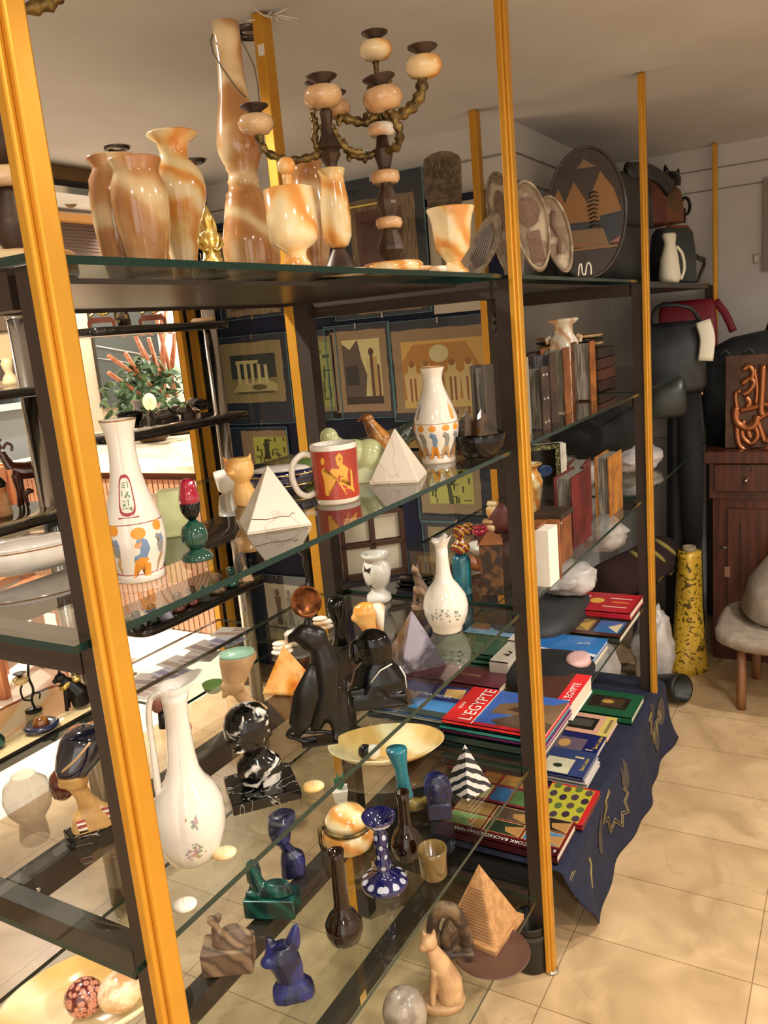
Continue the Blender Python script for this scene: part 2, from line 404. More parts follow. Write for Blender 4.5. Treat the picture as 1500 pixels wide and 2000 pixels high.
# ------------------------------------------------------------------ room
def floor_mat():
    m = bpy.data.materials.new('marble_floor'); m.use_nodes = True; nt = m.node_tree; N = nt.nodes; L = nt.links; b = N['Principled BSDF']
    tc = N.new('ShaderNodeTexCoord'); mp = N.new('ShaderNodeMapping'); mp.inputs['Rotation'].default_value = (0, 0, PI/2)
    mp.inputs['Location'].default_value = (0.001, 0.07, 0)
    br = N.new('ShaderNodeTexBrick'); br.offset = 0.0; br.inputs['Scale'].default_value = 1.0
    br.inputs['Brick Width'].default_value = 0.41; br.inputs['Row Height'].default_value = 0.2585; br.inputs['Mortar Size'].default_value = 0.0012
    br.inputs['Color1'].default_value = hexc('#dac3a2'); br.inputs['Color2'].default_value = hexc('#d2ba98'); br.inputs['Mortar'].default_value = hexc('#8f785c')
    L.new(tc.outputs['Object'], mp.inputs[0]); L.new(mp.outputs[0], br.inputs[0])
    n = N.new('ShaderNodeTexNoise'); n.inputs['Scale'].default_value = 5; n.inputs['Detail'].default_value = 9; n.inputs['Distortion'].default_value = 1.2
    L.new(tc.outputs['Object'], n.inputs['Vector'])
    r = N.new('ShaderNodeValToRGB'); r.color_ramp.elements[0].position = 0.35; r.color_ramp.elements[1].position = 0.7
    r.color_ramp.elements[0].color = hexc('#cfbca0'); r.color_ramp.elements[1].color = hexc('#fff2dc')
    L.new(n.outputs['Fac'], r.inputs[0])
    mx = N.new('ShaderNodeMix'); mx.data_type = 'RGBA'; mx.blend_type = 'MULTIPLY'; mx.inputs[0].default_value = 0.8
    L.new(br.outputs[0], mx.inputs[6]); L.new(r.outputs[0], mx.inputs[7])
    v = N.new('ShaderNodeTexNoise'); v.inputs['Scale'].default_value = 2.3; v.inputs['Detail'].default_value = 8; v.inputs['Distortion'].default_value = 0.8
    L.new(tc.outputs['Object'], v.inputs['Vector'])
    s = N.new('ShaderNodeMath'); s.operation = 'SUBTRACT'; s.inputs[1].default_value = 0.5; a = N.new('ShaderNodeMath'); a.operation = 'ABSOLUTE'
    L.new(v.outputs['Fac'], s.inputs[0]); L.new(s.outputs[0], a.inputs[0])
    r2 = N.new('ShaderNodeValToRGB'); r2.color_ramp.elements[0].position = 0.0; r2.color_ramp.elements[1].position = 0.006
    r2.color_ramp.elements[0].color = hexc('#a38c6c'); r2.color_ramp.elements[1].color = (1, 1, 1, 1)
    L.new(a.outputs[0], r2.inputs[0])
    m2 = N.new('ShaderNodeMix'); m2.data_type = 'RGBA'; m2.blend_type = 'MULTIPLY'; m2.inputs[0].default_value = 0.25
    L.new(mx.outputs[2], m2.inputs[6]); L.new(r2.outputs[0], m2.inputs[7]); L.new(m2.outputs[2], b.inputs['Base Color'])
    b.inputs['Roughness'].default_value = 0.33
    return m
WALL = mat('wall_paint', '#c9c4bf', 0.7, pat='noise', c2='#d4d0cb', scale=3)
CEIL = mat('ceiling_paint', '#cfcbc8', 0.8, pat='noise', c2='#d9d6d3', scale=2.2)
GROOVE = mat('wall_groove', '#8d867c', 0.8)
BLUEB = mat('blue_felt_board', '#0b1024', 0.85, pat='noise', c2='#10173a', scale=6)
XA, YB, XC, YP = 2.40, 0.50, 3.66, 1.92
struct('floor', G().box((0.55, -0.24, -0.05), (6.4, 4.32, 0.1)), floor_mat())
struct('floor', G().box((1.3, 3.52, -0.051), (7.8, 3.2, 0.1)), mat('lobby_marble', '#e9dcc6', 0.25, pat='noise', c2='#f5ecdc', scale=3)).name = 'floor_lobby'
struct('ceiling', G().box((0.55, -0.2, GC+0.05), (6.4, 4.34, 0.1)), CEIL)
struct('wall_entrance', G().box((-2.65, 2.4, 1.3), (0.1, 5.3, 2.6)), mat('pale_wall', '#ece6dc', 0.7))   # the gap beside it is added to let soft world light in
struct('wall_aisle', G().box((0.5, -2.45, GC/2), (6.3, 0.1, GC)), mat('pale_wall', '#ece6dc', 0.7))
# wall behind the papyri, the side wall past the corner and the end wall
g = G().box((XA+0.05, (YB+YP+0.06)/2, GC/2), (0.1, YP+0.06-YB, GC))
for zz in (2.075, ): g.box((XA-0.001, (YB+YP)/2, zz), (0.006, YP-YB, 0.006), GROOVE)
struct('wall_papyrus', g, WALL)
g = G().box(((XA+XC)/2+0.05, YB+0.05, GC/2), (XC-XA-0.1, 0.1, GC))
for zz in (2.08, 1.985): g.box(((XA+XC)/2, YB-0.001, zz), (XC-XA, 0.006, 0.006), GROOVE)
struct('wall_side', g, WALL)
g = G().box((XC+0.05, -0.9, GC/2), (0.1, 3.0, GC))
for zz in (2.09, 2.0): g.box((XC-0.001, -0.8, zz), (0.006, 2.6, 0.005), GROOVE)
struct('wall_end', g, WALL)
# navy felt board on the wall, and a pale notice panel
g = G().box((XA-0.011, 1.235, 0.985), (0.010, 1.37, 1.966))
tag(obj('display_board', g, BLUEB), 'large navy felt board covering the wall behind the papyrus pictures', 'board')
P = m1((XA-0.016, 0, 0))
a = onX(834, 405, XA-0.016); b = onX(959, 603, XA-0.016)
tag(obj('wall_panel', G().box((XA-0.016, (a.y+b.y)/2, (a.z+b.z)/2), (0.008, a.y-b.y, a.z-b.z)), mat('off_white_board', '#c9bfae', 0.7)), 'blank off-white panel pinned on the navy board behind the goblet', 'panel')
g = G(); a = onX(400, 425, XA-0.02); b = onX(768, 322, XA-0.02)
g.tube([(XA-0.03, a.y, 1.985), (XA-0.03, b.y, 1.985)], 0.006, BRASS).ball((XA-0.03, b.y, 1.985), 0.011, BRASS)
tag(obj('picture_rail', g, BRASS), 'thin brass hanging rail above the navy board', 'rail')

# opening to the lobby: beam and gilt posts
tag(obj('partition_beam', G().box((1.3, YP+0.03, 2.158), (2.2, 0.09, 0.052)).box((1.3, YP+0.02, 2.120), (2.2, 0.10, 0.022), BLACK), mat('brown_beam', '#7a5a34', 0.5)), 'brown and black beam along the ceiling over the lobby opening', 'beam')
for i, x in enumerate((2.155, 2.232)):
    t = Thing('partition_post', ['gilt post at the lobby opening, the left of the close pair', 'gilt post at the lobby opening, the right of the close pair'][i], 'post', m1((x, YP, 0)), group='gilt posts of the lobby opening')
    t.part('gilt_face', G().box((-0.012, -0.02, GC/2), (0.022, 0.03, GC-0.004)), GOLD)
    t.part('dark_core', G().box((0.018, 0.0, GC/2), (0.036, 0.04, GC-0.004)), BLACK)
tag(obj('partition_jamb', G().box((2.325, YP+0.02, GC/2), (0.13, 0.08, GC-0.002)), BLACK), 'black jamb between the gilt posts and the navy board', 'jamb')

# ------------------------------------------------------------------ lobby seen through the opening
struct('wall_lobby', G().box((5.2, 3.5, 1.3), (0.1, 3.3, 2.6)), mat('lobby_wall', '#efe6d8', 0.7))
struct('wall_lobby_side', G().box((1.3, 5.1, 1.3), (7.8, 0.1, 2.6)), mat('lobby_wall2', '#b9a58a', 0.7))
struct('ceiling_lobby', G().box((1.3, 3.52, 2.65), (7.8, 3.1, 0.1)), CEIL)
SLAT = mat('terracotta_slat', '#b98565', 0.5)
t = Thing('reception_counter', 'cream topped counter with reddish slatted front in the lobby', 'counter', m1((2.62, 2.0, 0)))
t.part('counter_top', G().box((0.75, 1.0, 0.91), (1.56, 2.04, 0.04)), mat('cream_marble_top', '#f2dfbd', 0.25, pat='noise', c2='#fff3da', scale=8), bevel=0.004)
t.part('body', G().box((0.76, 1.0, 0.44), (1.48, 1.96, 0.88)), mat('counter_body', '#6e4230', 0.6))
g = G()
for k in range(49): g.box((0.006, 0.04+k*0.0395, 0.43), (0.018, 0.031, 0.84))
t.part('slatted_front', g, SLAT)
# flower arrangement on the counter
P = m1(onZ(300, 862, 0.93))
t = Thing('flower_arrangement', 'leafy green arrangement with upright pink-brown reed sticks on the counter', 'plant', P)
t.part('basket', G().lathe([(0.07, 0), (0.11, 0.03), (0.12, 0.09), (0.105, 0.1)], ridge=0.03, rn=20), mat('wicker', '#5b4226', 0.8))
rr = random.Random(3); g = G()
for k in range(300):
    a = rr.uniform(0, 2*PI); q = rr.uniform(0.03, 0.30); z = rr.uniform(0.08, 0.50)*(1.15-q*1.4)
    c = Vector((q*math.cos(a), q*math.sin(a), z+0.04)); r = rr.uniform(0.035, 0.065)
    M = Matrix.Translation(c) @ Euler((rr.uniform(-1, 1), rr.uniform(-1, 1), a)).to_matrix().to_4x4()
    g.add([(-r, 0, 0), (-r*.4, -r*.45, .006), (r*.5, -r*.35, .004), (r, 0, -.008), (r*.5, r*.35, .004), (-r*.4, r*.45, .006), (0, 0, 0.012)],
          [(0, 1, 6), (1, 2, 6), (2, 3, 6), (3, 4, 6), (4, 5, 6), (5, 0, 6)], None, M, False)
o = t.part('foliage', g, mat('dark_leaves', '#2d4a30', 0.5, pat='noise', c2='#62805a', scale=20)); o['kind'] = 'stuff'
REED = mat('reed_pink_brown', '#c07f5c', 0.5, pat='noise', c2='#a9623f', scale=30)
for k, (x0, y0, x1, y1) in enumerate([(330, 735, 258, 645), (345, 735, 300, 600), (318, 735, 268, 665), (305, 720, 212, 695), (322, 730, 316, 612), (335, 720, 343, 622), (300, 735, 245, 690), (315, 735, 300, 690), (325, 735, 290, 660), (296, 745, 212, 728), (330, 700, 352, 590), (312, 700, 325, 600)]):
    a = onY(x0, y0+40, P.loc.y)-P.loc; b = onY(x1, y1, P.loc.y-.06)-P.loc
    t.part('reed_stick', G().tube([a, b], [0.012, 0.014]), REED)
t.part('cream_bloom', G().ball(onY(292, 785, P.loc.y-.25)-P.loc, (0.045, 0.04, 0.055)), mat('cream_petal', '#e8d9b6', 0.6))
# things on and behind the counter
tag(obj('basket', G().lathe([(0.10, 0), (0.15, 0.015), (0.16, 0.035), (0.15, 0.035), (0.10, 0.015)], M=Matrix.Translation(onZ(352, 846, 0.93))), mat('wicker', '#5b4226', 0.8)), 'shallow round wicker tray lying on the cream counter top', 'basket')
DKG = mat('dark_panel_glass', '#2b3433', 0.15, coat=0.5)
t = Thing('wall_mirror_panel', 'dark glass panel with thin gold line drawing on the lobby wall', 'panel', m1((0, 0, 0)))
pa_, pb_ = onY(172, 600, 5.02), onY(352, 775, 5.02)
t.e.location = (0, 5.02, 0)
px0, px1, pz0, pz1 = pa_.x, pb_.x, pb_.z, pa_.z
t.part('panel', G().box(((px0+px1)/2, 0, (pz0+pz1)/2), (px1-px0, 0.03, pz1-pz0)), DKG)
g = G(); q_ = lambda u, v: (px0+(px1-px0)*u, -0.02, pz0+(pz1-pz0)*v)
g.tube([q_(0, .62), q_(1, .40)], 0.008); g.tube([q_(0, .50), q_(1, .30)], 0.005)
for r_ in (0.14, 0.20): g.tube([(q_(.45, 0)[0]+r_*math.cos(a/9*PI), -0.02, q_(0, .28)[2]-r_*math.sin(a/9*PI)) for a in range(10)], 0.006)
for k in range(7): g.tube([q_(.36+k*.03, .30), q_(.36+k*.03, .42)], 0.004)
g.tube([(q_(.72, 0)[0]+0.06*math.cos(k/12*2*PI), -0.02, q_(0, .74)[2]+0.04*math.sin(k/12*2*PI)) for k in range(12)], 0.005, closed=True)
t.part('line_drawing', g, GRYP)
WOODM = mat('orange_wood', '#b26c38', 0.45, pat='grain', c2='#96552a', scale=50)
def lobby_box(name, label, cat, x0, y0, x1, y1, Y, d, m, z=None, **k):
    a = onY(x0, y0, Y); b = onY(x1, y1, Y)
    g = G().box(((a.x+b.x)/2, Y+d/2, (a.z+b.z)/2), (abs(b.x-a.x), d, abs(a.z-b.z)))
    return tag(obj(name, g, m, **k), label, cat)
# low shelving with machines at the far left of the lobby
t = Thing('service_counter', 'pale grey service counter seen left of the nearest post', 'counter', m1((0, 0, 0)))
a = onY(-60, 800, 4.4); b = onY(78, 800, 4.4)
t.part('counter_top', G().box(((a.x+b.x)/2, 4.7, a.z-.02), (b.x-a.x, 0.6, 0.04)), mat('pale_grey_top', '#cfd2d2', 0.3))
t.part('body', G().box(((a.x+b.x)/2, 4.72, (a.z-.04)/2), (b.x-a.x-.1, 0.5, a.z-.04)), mat('grey_body', '#8f9494', 0.4))
for k, (x0, y0, x1, y1, c, lb) in enumerate([(-20, 655, 42, 700, '#caa57c', 'pale wooden box on the lobby shelf left of the post'), (-10, 700, 60, 738, '#3b2c22', 'dark shelf edge under the pale wooden box'), (-10, 595, 90, 642, '#5e4a2e', 'olive brown panel above the chrome pole')]):
    lobby_box('shelf_box' if k != 2 else 'wall_cupboard', lb, 'box', x0, y0, x1, y1, 4.6+.01*k, 0.3, mat('lob%d' % k, c, 0.5))
# wooden chairs of the lobby
for k, (px, py) in enumerate([(70, 1060), (28, 1075)]):
    P = Place(onY(px, py, 2.75+0.6*k)); P = m1((P.loc.x-(0.25 if k else 0), P.loc.y, 0), rz=0.4)
    t = Thing('wooden_chair', ['orange wood slat-back chair behind the brown animal figurine', 'orange wood chair at the far left edge behind the goat'][k], 'chair', P, group='lobby chairs')
    t.part('seat', G().box((0, 0, 0.45), (0.44, 0.42, 0.04)), WOODM)
    for sx in (-1, 1):
        for sy in (-1, 1): t.part('leg', G().box((sx*.19, sy*.18, 0.215), (0.045, 0.045, 0.43)), WOODM)
        t.part('back_post', G().box((sx*.19, 0.2, 0.75), (0.05, 0.04, 0.6)), WOODM)
    t.part('backrest', G().box((0, 0.2, 1.0), (0.34, 0.03, 0.08)).box((0, 0.2, 0.85), (0.34, 0.02, 0.05)).box((0, 0.2, 0.7), (0.34, 0.02, 0.05)), WOODM)
# wall lamps and louvred cabinet high in the lobby
t = Thing('louvred_cabinet', 'brown louvred cabinet under a pale ledge behind the onyx vases', 'cabinet', m1((0, 0, 0)))
a = onY(100, 432, 4.6); b = onY(200, 500, 4.6)
g = G()
for k in range(9): g.box(((a.x+b.x)/2, 4.6, b.z+(a.z-b.z)*(k+.3)/9), (b.x-a.x+.1, 0.05, (a.z-b.z)/9*.7))
t.part('louvres', g, mat('louvre_brown', '#4f3424', 0.5))
t.part('ledge', G().box(((a.x+b.x)/2, 4.57, a.z+0.02), (b.x-a.x+.16, 0.16, 0.05)), mat('ledge_wood', '#c48b4a', 0.4))
for k, (px, py) in enumerate([(157, 372), (138, 395)]):
    P = Place(onY(px, py, 4.4))
    t = Thing('wall_lamp', ['round brown spot lamp just right of the nearest post', 'second spot lamp lower and closer to the post'][k], 'lamp', P)
    t.part('shade', G().lathe([(3, 0), (12, 2), (13, 12), (11, 12), (3, 6)], M=Matrix.Rotation(PI/2, 4, 'X')), mat('tan_shade', '#8d6a4a', 0.4))
    t.part('bracket', G().tube([(0, 0, 0), (10, 8, 14), (24, 10, 16)], 2.5), BLACK)
lobby_box('drink_machine', 'small dark machine standing on the pale grey service counter', 'machine', 0, 772, 34, 800, 4.5, 0.25, mat('machine_dark', '#1d211f', 0.3), bevel=0.01)
lobby_box('drink_machine', 'small blue-grey machine beside the dark machine on the service counter', 'machine', 38, 770, 56, 800, 4.5, 0.2, mat('machine_grey', '#5e7078', 0.3), bevel=0.01)

# ------------------------------------------------------------------ ceiling fittings
SILV = mat('tarnished_silver', '#5b534b', 0.3, 0.8)
names = ['unlit silver downlight beside the alabaster column vase top', 'unlit silver downlight above the pair of onyx vases', 'unlit downlight partly hidden behind the tall onyx vase']
for i, (px, py, r) in enumerate([(487, 59, 0.042), (228, 287, 0.042), (380, 312, 0.040)]):
    c = onZ(px, py, GC)
    t = Thing('downlight', names[i], 'light', m1((c.x, c.y, GC)), group='recessed downlights')
    t.part('trim_ring', G().lathe([(r, 0), (r, -0.006), (r*.8, -0.012), (r*.62, -0.006), (r*.62, 0.0)], cap=False), SILV)
    t.part('bulb', G().ball((0, 0, -0.001), (r*.45, r*.45, 0.007)), mat('bulb_off', '#8a8078', 0.2))
    t.part('reflector', G().lathe([(0.001, -0.0005), (r*.62, -0.001)], cap=False), mat('dark_recess', '#1c1714', 0.3))
for i, (lx, ly) in enumerate(LIT):
    t = Thing('downlight', 'lit downlight %s' % ['over the nearest post', 'left of the viewer', 'over the aisle', 'over the chrome display', 'in the corner behind the viewer', 'over the far aisle', 'by the blank aisle wall'][i], 'light', m1((lx, ly, GC)), group='recessed downlights')
    t.part('trim_ring', G().lathe([(0.045, 0), (0.045, -0.006), (0.036, -0.012), (0.028, -0.006), (0.028, 0)], cap=False), SILV)
a = onZ(1240, 152, GC-.004); b = onZ(1000, 236, GC-.004)
FLAKE = mat('torn_paint', '#e9e0d2', 0.8)
g = G()
c = onZ(530, 28, GC-0.004)
for k in range(9):
    an = k*0.7; g.tube([c, c+Vector((0.02*math.cos(an), 0.02*math.sin(an), -0.006)), c+Vector((0.055*math.cos(an+.3), 0.055*math.sin(an+.3), -0.004-0.01*(k % 2)))], [0.003, 0.0022, 0.0008], n=5)
tag(obj('paint_flakes', g, FLAKE), 'torn white paint and fibres around the top of the back post', 'debris', kind='stuff')
a = onX(1478, 505, XC-0.006)
t = Thing('wall_socket', 'small flush switch plate on the end wall near the right edge', 'switch', m1((XC-0.004, a.y, a.z), rz=-PI/2))
t.part('plate', G().box((0, 0, 0), (0.028, 0.008, 0.042)), mat('socket_plate', '#b3a99c', 0.4), bevel=0.002)
t.part('rocker', G().box((0, -0.005, 0), (0.016, 0.006, 0.024)), mat('socket_rocker', '#d8cfc2', 0.4))
g = G(); a = onX(1492, 350, XC-0.01); b = onX(1520, 528, XC-0.01)
tag(obj('wall_poster', G().box((XC-0.012, (a.y+b.y)/2-.1, (a.z+b.z)/2), (0.02, .2+a.y-b.y, a.z-b.z)), mat('grey_poster', '#8b7d70', 0.5)), 'grey-brown framed sheet on the end wall at the right edge', 'poster')

# ------------------------------------------------------------------ shelving
XS = [-0.008, 1.088, 2.214, 3.600]; D = 0.545
top_lean = {}
POSTW = 0.044
labels_f = ['nearest tall gold post crossing the left of the view', 'tall gold front post right of the tall onyx goblet', 'gold front post beside the black bags, dark foot hidden by cloth', 'farthest gold front post against the end wall']
for i, x in enumerate(XS):
    t = Thing('shelf_post', labels_f[i], 'post', m1((x, 0, 0)), group='gold shelf posts')
    g = G().box((-0.011, 0.010, GC/2+0.002), (0.022, 0.020, GC-0.006))
    g.box((-0.025, 0.0125, GC/2), (0.007, 0.013, GC-0.01))
    t.part('gold_profile', g, GOLD, bevel=0.0025)
    t.part('dark_upright', G().box((0.0, 0.0377, G1/2), (0.026, 0.0345, G1-0.016)), DARK, bevel=0.001)
    t.part('levelling_foot', G().lathe([(0.016, 0.0), (0.016, 0.006), (0.008, 0.009), (0.008, 0.012)], M=Matrix.Translation((-0.012, 0.010, 0))), CHROME)
labels_b = [None, 'gold back post behind the mortar, torn white paint at its top', 'gold back post at the wall corner with a short white strut', None]
for i in (1, 2):
    x = XS[i]
    t = Thing('shelf_post', labels_b[i], 'post', m1((x, D, 0)), group='gold shelf posts')
    t.part('gold_profile', G().box((-0.018, 0.0, GC/2+0.002), (0.036, 0.026, GC-0.006)), GOLD, bevel=0.002)
    t.part('dark_upright', G().box((-0.018, -0.031, G1/2), (0.036, 0.034, G1-0.016)), DARK, bevel=0.001)
    if i == 1: t.part('paint_patch', G().box((-0.0365, -0.004, GC-0.075), (0.001, 0.016, 0.022)), FLAKE)
# dark frames: one per bay and level
def frame(bay, z, x0, x1, d=D, lab='', side0=True):
    t = Thing('shelf_frame', lab, 'frame', m1((0, 0, 0)), group='dark shelf frames')
    h = 0.036; zz = z-0.008-h/2
    if side0: t.part('side_rail', G().box((x0, (0.058+d)/2-.01, zz), (0.026, d-0.078, h)), DARK, bevel=0.001)
    t.part('long_rail', G().box(((x0+x1)/2, 0.285, zz), (x1-x0-0.027, 0.034, h)), DARK, bevel=0.001)
    if side0: t.part('bolt', G().ball((x0+0.03, 0.2672, zz), (0.004, 0.002, 0.004)), CHROME)
    return t
lvn = ['top', 'second', 'third', 'fourth', 'bottom']
for i, z in enumerate((G1, G2, G3, G4, G5)):
    if i != 0:
        frame(0, z, XS[0], XS[1], lab='dark bronze frame carrying the %s glass shelf of the near bay' % lvn[i])
    else:
        t = Thing('shelf_frame', 'dark bronze frame carrying the top glass shelf of the near bay', 'frame', m1((0, 0, 0)), group='dark shelf frames')
        t.part('side_rail', G().box((XS[0], 0.30, z-0.026), (0.026, 0.47, 0.036)), DARK)
    if i > 1: frame(1, z, XS[1], XS[2], lab='dark bronze frame carrying the %s shelf of the middle bay' % lvn[i])
    else:
        t = Thing('shelf_frame', 'dark bronze frame carrying the %s shelf of the middle bay' % lvn[i], 'frame', m1((0, 0, 0)), group='dark shelf frames')
        t.part('side_rail', G().box((XS[1], 0.285, z-0.026), (0.026, 0.44, 0.036)), DARK)
    t = Thing('shelf_frame', 'dark bronze frame carrying the %s shelf of the far bay' % lvn[i], 'frame', m1((0, 0, 0)), group='dark shelf frames')
    t.part('side_rail', G().box((XS[2], 0.265, z-0.026), (0.026, 0.41, 0.036)), DARK)
def glass(x0, x1, z, y0, y1, lab, m=GLASS, th=0.008, name='glass_shelf', edge=EDGE):
    g = G(); X0, X1, Y0, Y1 = x0, x1, y0, y1
    g.add([(X0, Y0, z), (X1, Y0, z), (X1, Y1, z), (X0, Y1, z)], [(0, 1, 2, 3)], m, None, False)
    b = z-th
    g.add([(X0, Y0, z), (X1, Y0, z), (X1, Y1, z), (X0, Y1, z), (X0, Y0, b), (X1, Y0, b), (X1, Y1, b), (X0, Y1, b)],
          [(4, 5, 1, 0), (5, 6, 2, 1), (6, 7, 3, 2), (7, 4, 0, 3)], edge, None, False)
    o = obj(name, g, m); return tag(o, lab, 'shelf', 'glass shelves')
YF = 0.027
glass(XS[0]-0.02, XS[1]-0.04, G1, YF, D+0.02, 'clear topmost glass shelf of the near bay, under the onyx vases')
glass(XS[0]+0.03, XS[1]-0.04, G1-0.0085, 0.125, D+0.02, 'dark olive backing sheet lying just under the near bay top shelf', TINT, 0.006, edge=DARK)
glass(XS[1]+0.002, XS[2]-0.04, G1, YF, D-0.02, 'topmost glass shelf of the middle bay, under the carved oval plates')
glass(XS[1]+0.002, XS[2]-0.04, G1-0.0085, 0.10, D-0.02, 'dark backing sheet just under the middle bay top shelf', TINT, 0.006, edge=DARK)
tag(obj('shelf_board', G().box(((XS[2]+XS[3])/2, 0.25, G1-0.012), (XS[3]-XS[2]-0.06, 0.44, 0.02)), mat('dark_board', '#1e1c19', 0.35)), 'dark top shelf of the far bay under the handbags', 'shelf', 'glass shelves')
for i, z in enumerate((G2, G3, G4, G5)):
    glass(XS[0]-0.04, XS[1]-0.037, z, YF, D+0.01, '%s clear glass shelf of the near bay' % lvn[i+1])
for i, z in enumerate((G2, G3, G4)):
    glass(XS[1]+0.002, XS[2]-0.037, z, YF, D-0.03, '%s clear glass shelf of the middle bay' % lvn[i+1])
tag(obj('shelf_board', G().box(((XS[1]+XS[2])/2-.018, 0.285, G5-0.012), (XS[2]-XS[1]-0.04, 0.50, 0.018)), mat('dark_board', '#1e1c19', 0.35)), 'bottom board of the middle bay under the star-patterned navy cloth', 'shelf', 'glass shelves')
for i, z in enumerate((G2, G3)):
    glass(XS[2]+0.002, XS[3]-0.037, z, YF, YB-0.02, '%s glass shelf of the far bay' % lvn[i+1])

# the whole run of shelving is one piece of furniture
UNIT = bpy.data.objects.new('display_shelving', None); COL.objects.link(UNIT); UNIT.empty_display_size = 0.05
tag(UNIT, 'long gold and dark bronze display shelving with glass shelves, floor to ceiling', 'shelving')
for o in list(COL.objects):
    if o.parent is None and o.name.split('.')[0] in ('shelf_post', 'shelf_frame'):
        o.parent = UNIT
        for k in ('label', 'category', 'group'):
            if k in o: del o[k]
# ================================================================== top shelf of the near bay
def rev(pts):   # (radius, height) list helper
    return pts
# pair of squat onyx vases
P = pl(246, 560, G1)
one('onyx_vase', 'squat orange onyx vase standing furthest left, behind its twin', 'vase', P,
    G().lathe([(30, 0), (33, 6), (30, 20), (40, 60), (49, 130), (51, 175), (49, 205), (41, 222), (40, 230), (50, 243), (50, 246), (42, 240), (36, 226), (40, 200), (30, 120), (12, 60), (0.1, 58)], lean=(0.045, 0)), ONYX, group='onyx vases on the top shelf')
P = pl(296, 552, G1)
one('onyx_vase', 'squat orange onyx vase with pale swirl, between its twin and the tall neck vase', 'vase', P,
    G().lathe([(30, 0), (34, 6), (32, 20), (42, 60), (51, 110), (54, 155), (52, 185), (44, 205), (43, 214), (50, 232), (50, 235), (43, 228), (38, 210), (40, 180), (30, 100), (12, 60), (0.1, 58)]), ONYX, group='onyx vases on the top shelf')
P = pl(366, 562, G1)
one('onyx_vase', 'tall necked orange onyx vase with white veining and flared rim', 'vase', P,
    G().lathe([(31, 0), (32, 7), (24, 22), (26, 60), (34, 100), (44, 135), (52, 165), (54, 188), (50, 212), (38, 232), (27, 243), (26, 258), (30, 275), (48, 288), (47, 292), (40, 288), (24, 272), (22, 250), (30, 230), (46, 190), (30, 120), (10, 60), (0.1, 58)], lean=(0.03, 0)), ONYX2, group='onyx vases on the top shelf')
# gilt figure
P = pl(420, 545, G1)
t = Thing('pharaoh_figurine', 'small shiny gold seated pharaoh figurine behind the glass edge', 'figurine', P)
g = G().loft([(0, 0, 0, 20, 20, 4), (38, 0, 0, 20, 20, 4), (40, 0, -6, 18, 14), (60, 0, -3, 16, 12), (75, 0, 0, 20, 10), (88, 0, 0, 19, 9), (94, 0, 0, 8, 7), (99, 0, 0, 9, 9), (112, 0, 0, 11, 10), (122, 0, 0, 10, 9), (134, 0, 0, 5, 5), (141, 0, 0, 2, 2)])
g.tube([(-18, 0, 84), (-22, -4, 66), (-12, -16, 54), (-4, -20, 56)], 4).tube([(18, 0, 84), (22, -4, 66), (12, -16, 54), (4, -20, 56)], 4)
t.part('body', g, BRASS)
t.part('headdress', G().loft([(84, 0, 5, 15, 6), (100, 0, 5, 16, 7), (116, 0, 4, 13, 9), (124, 0, 3, 8, 7)]), BRASS)
# tall alabaster column vase with cord
P = pl(500, 562, G1)
t = Thing('column_vase', 'very tall swollen alabaster column vase reaching to the ceiling downlight', 'vase', P)
t.part('body', G().lathe([(44, 0), (46, 10), (50, 30), (54, 55), (55, 80), (55, 92), (53, 100), (50, 112), (48, 124), (46, 130), (45, 138), (43, 150), (40, 165), (37, 172), (37, 180), (31, 186), (29, 195), (31, 203), (28, 209), (27, 220), (31, 226), (31, 232), (35, 240), (41, 255), (43, 272), (39, 300), (34, 328), (28, 356), (25, 390), (24, 430), (25, 462), (25, 488), (19, 487), (18, 450)], lean=(0.0, 0)), ONYX)
t.part('cord', G().tube([(-24, -2, 470), (-30, -10, 455), (-28, -22, 430), (-12, -34, 395), (8, -40, 360), (22, -38, 345)], 1.6, n=6).tube([(22, 8, 468), (34, 4, 440), (44, 0, 410), (47, 0, 380), (46, 0, 345)], 1.2, n=6), mat('grey_cord', '#6d6152', 0.7))
# mortar with pestle
P = pl(580, 522, G1)
t = Thing('mortar', 'straight sided onyx mortar on a turned foot at the glass edge', 'mortar', P)
t.part('cup', G().lathe([(28, 0), (29, 4), (22, 16), (21, 26), (24, 34), (40, 44), (47, 52), (49, 66), (49, 150), (46, 152), (43, 148), (42, 70), (30, 56), (0.1, 54)]), ONYX2)
P2 = pl(580, 522, G1)
P2.loc = P2.loc+Vector((0, 0, 60*P2.v))
t = Thing('pestle', 'round knobbed onyx pestle standing in the mortar', 'pestle', P2)
t.part('shaft', G().lathe([(14, 0), (14, 20), (10, 60), (10, 110), (11, 118)]).ball((0, 0, 134), 18), ONYX2)
# amber brown vase behind the mortar
P = pl(622, 557, G1)
one('onyx_vase', 'brown onyx vase mostly hidden between the mortar and the tulip candlestick', 'vase', P,
    G().lathe([(26, 0), (28, 8), (20, 24), (28, 60), (36, 110), (36, 160), (30, 195), (26, 215), (32, 232), (28, 232), (20, 215), (25, 120), (0.1, 80)]), ONYX, group='onyx vases on the top shelf')
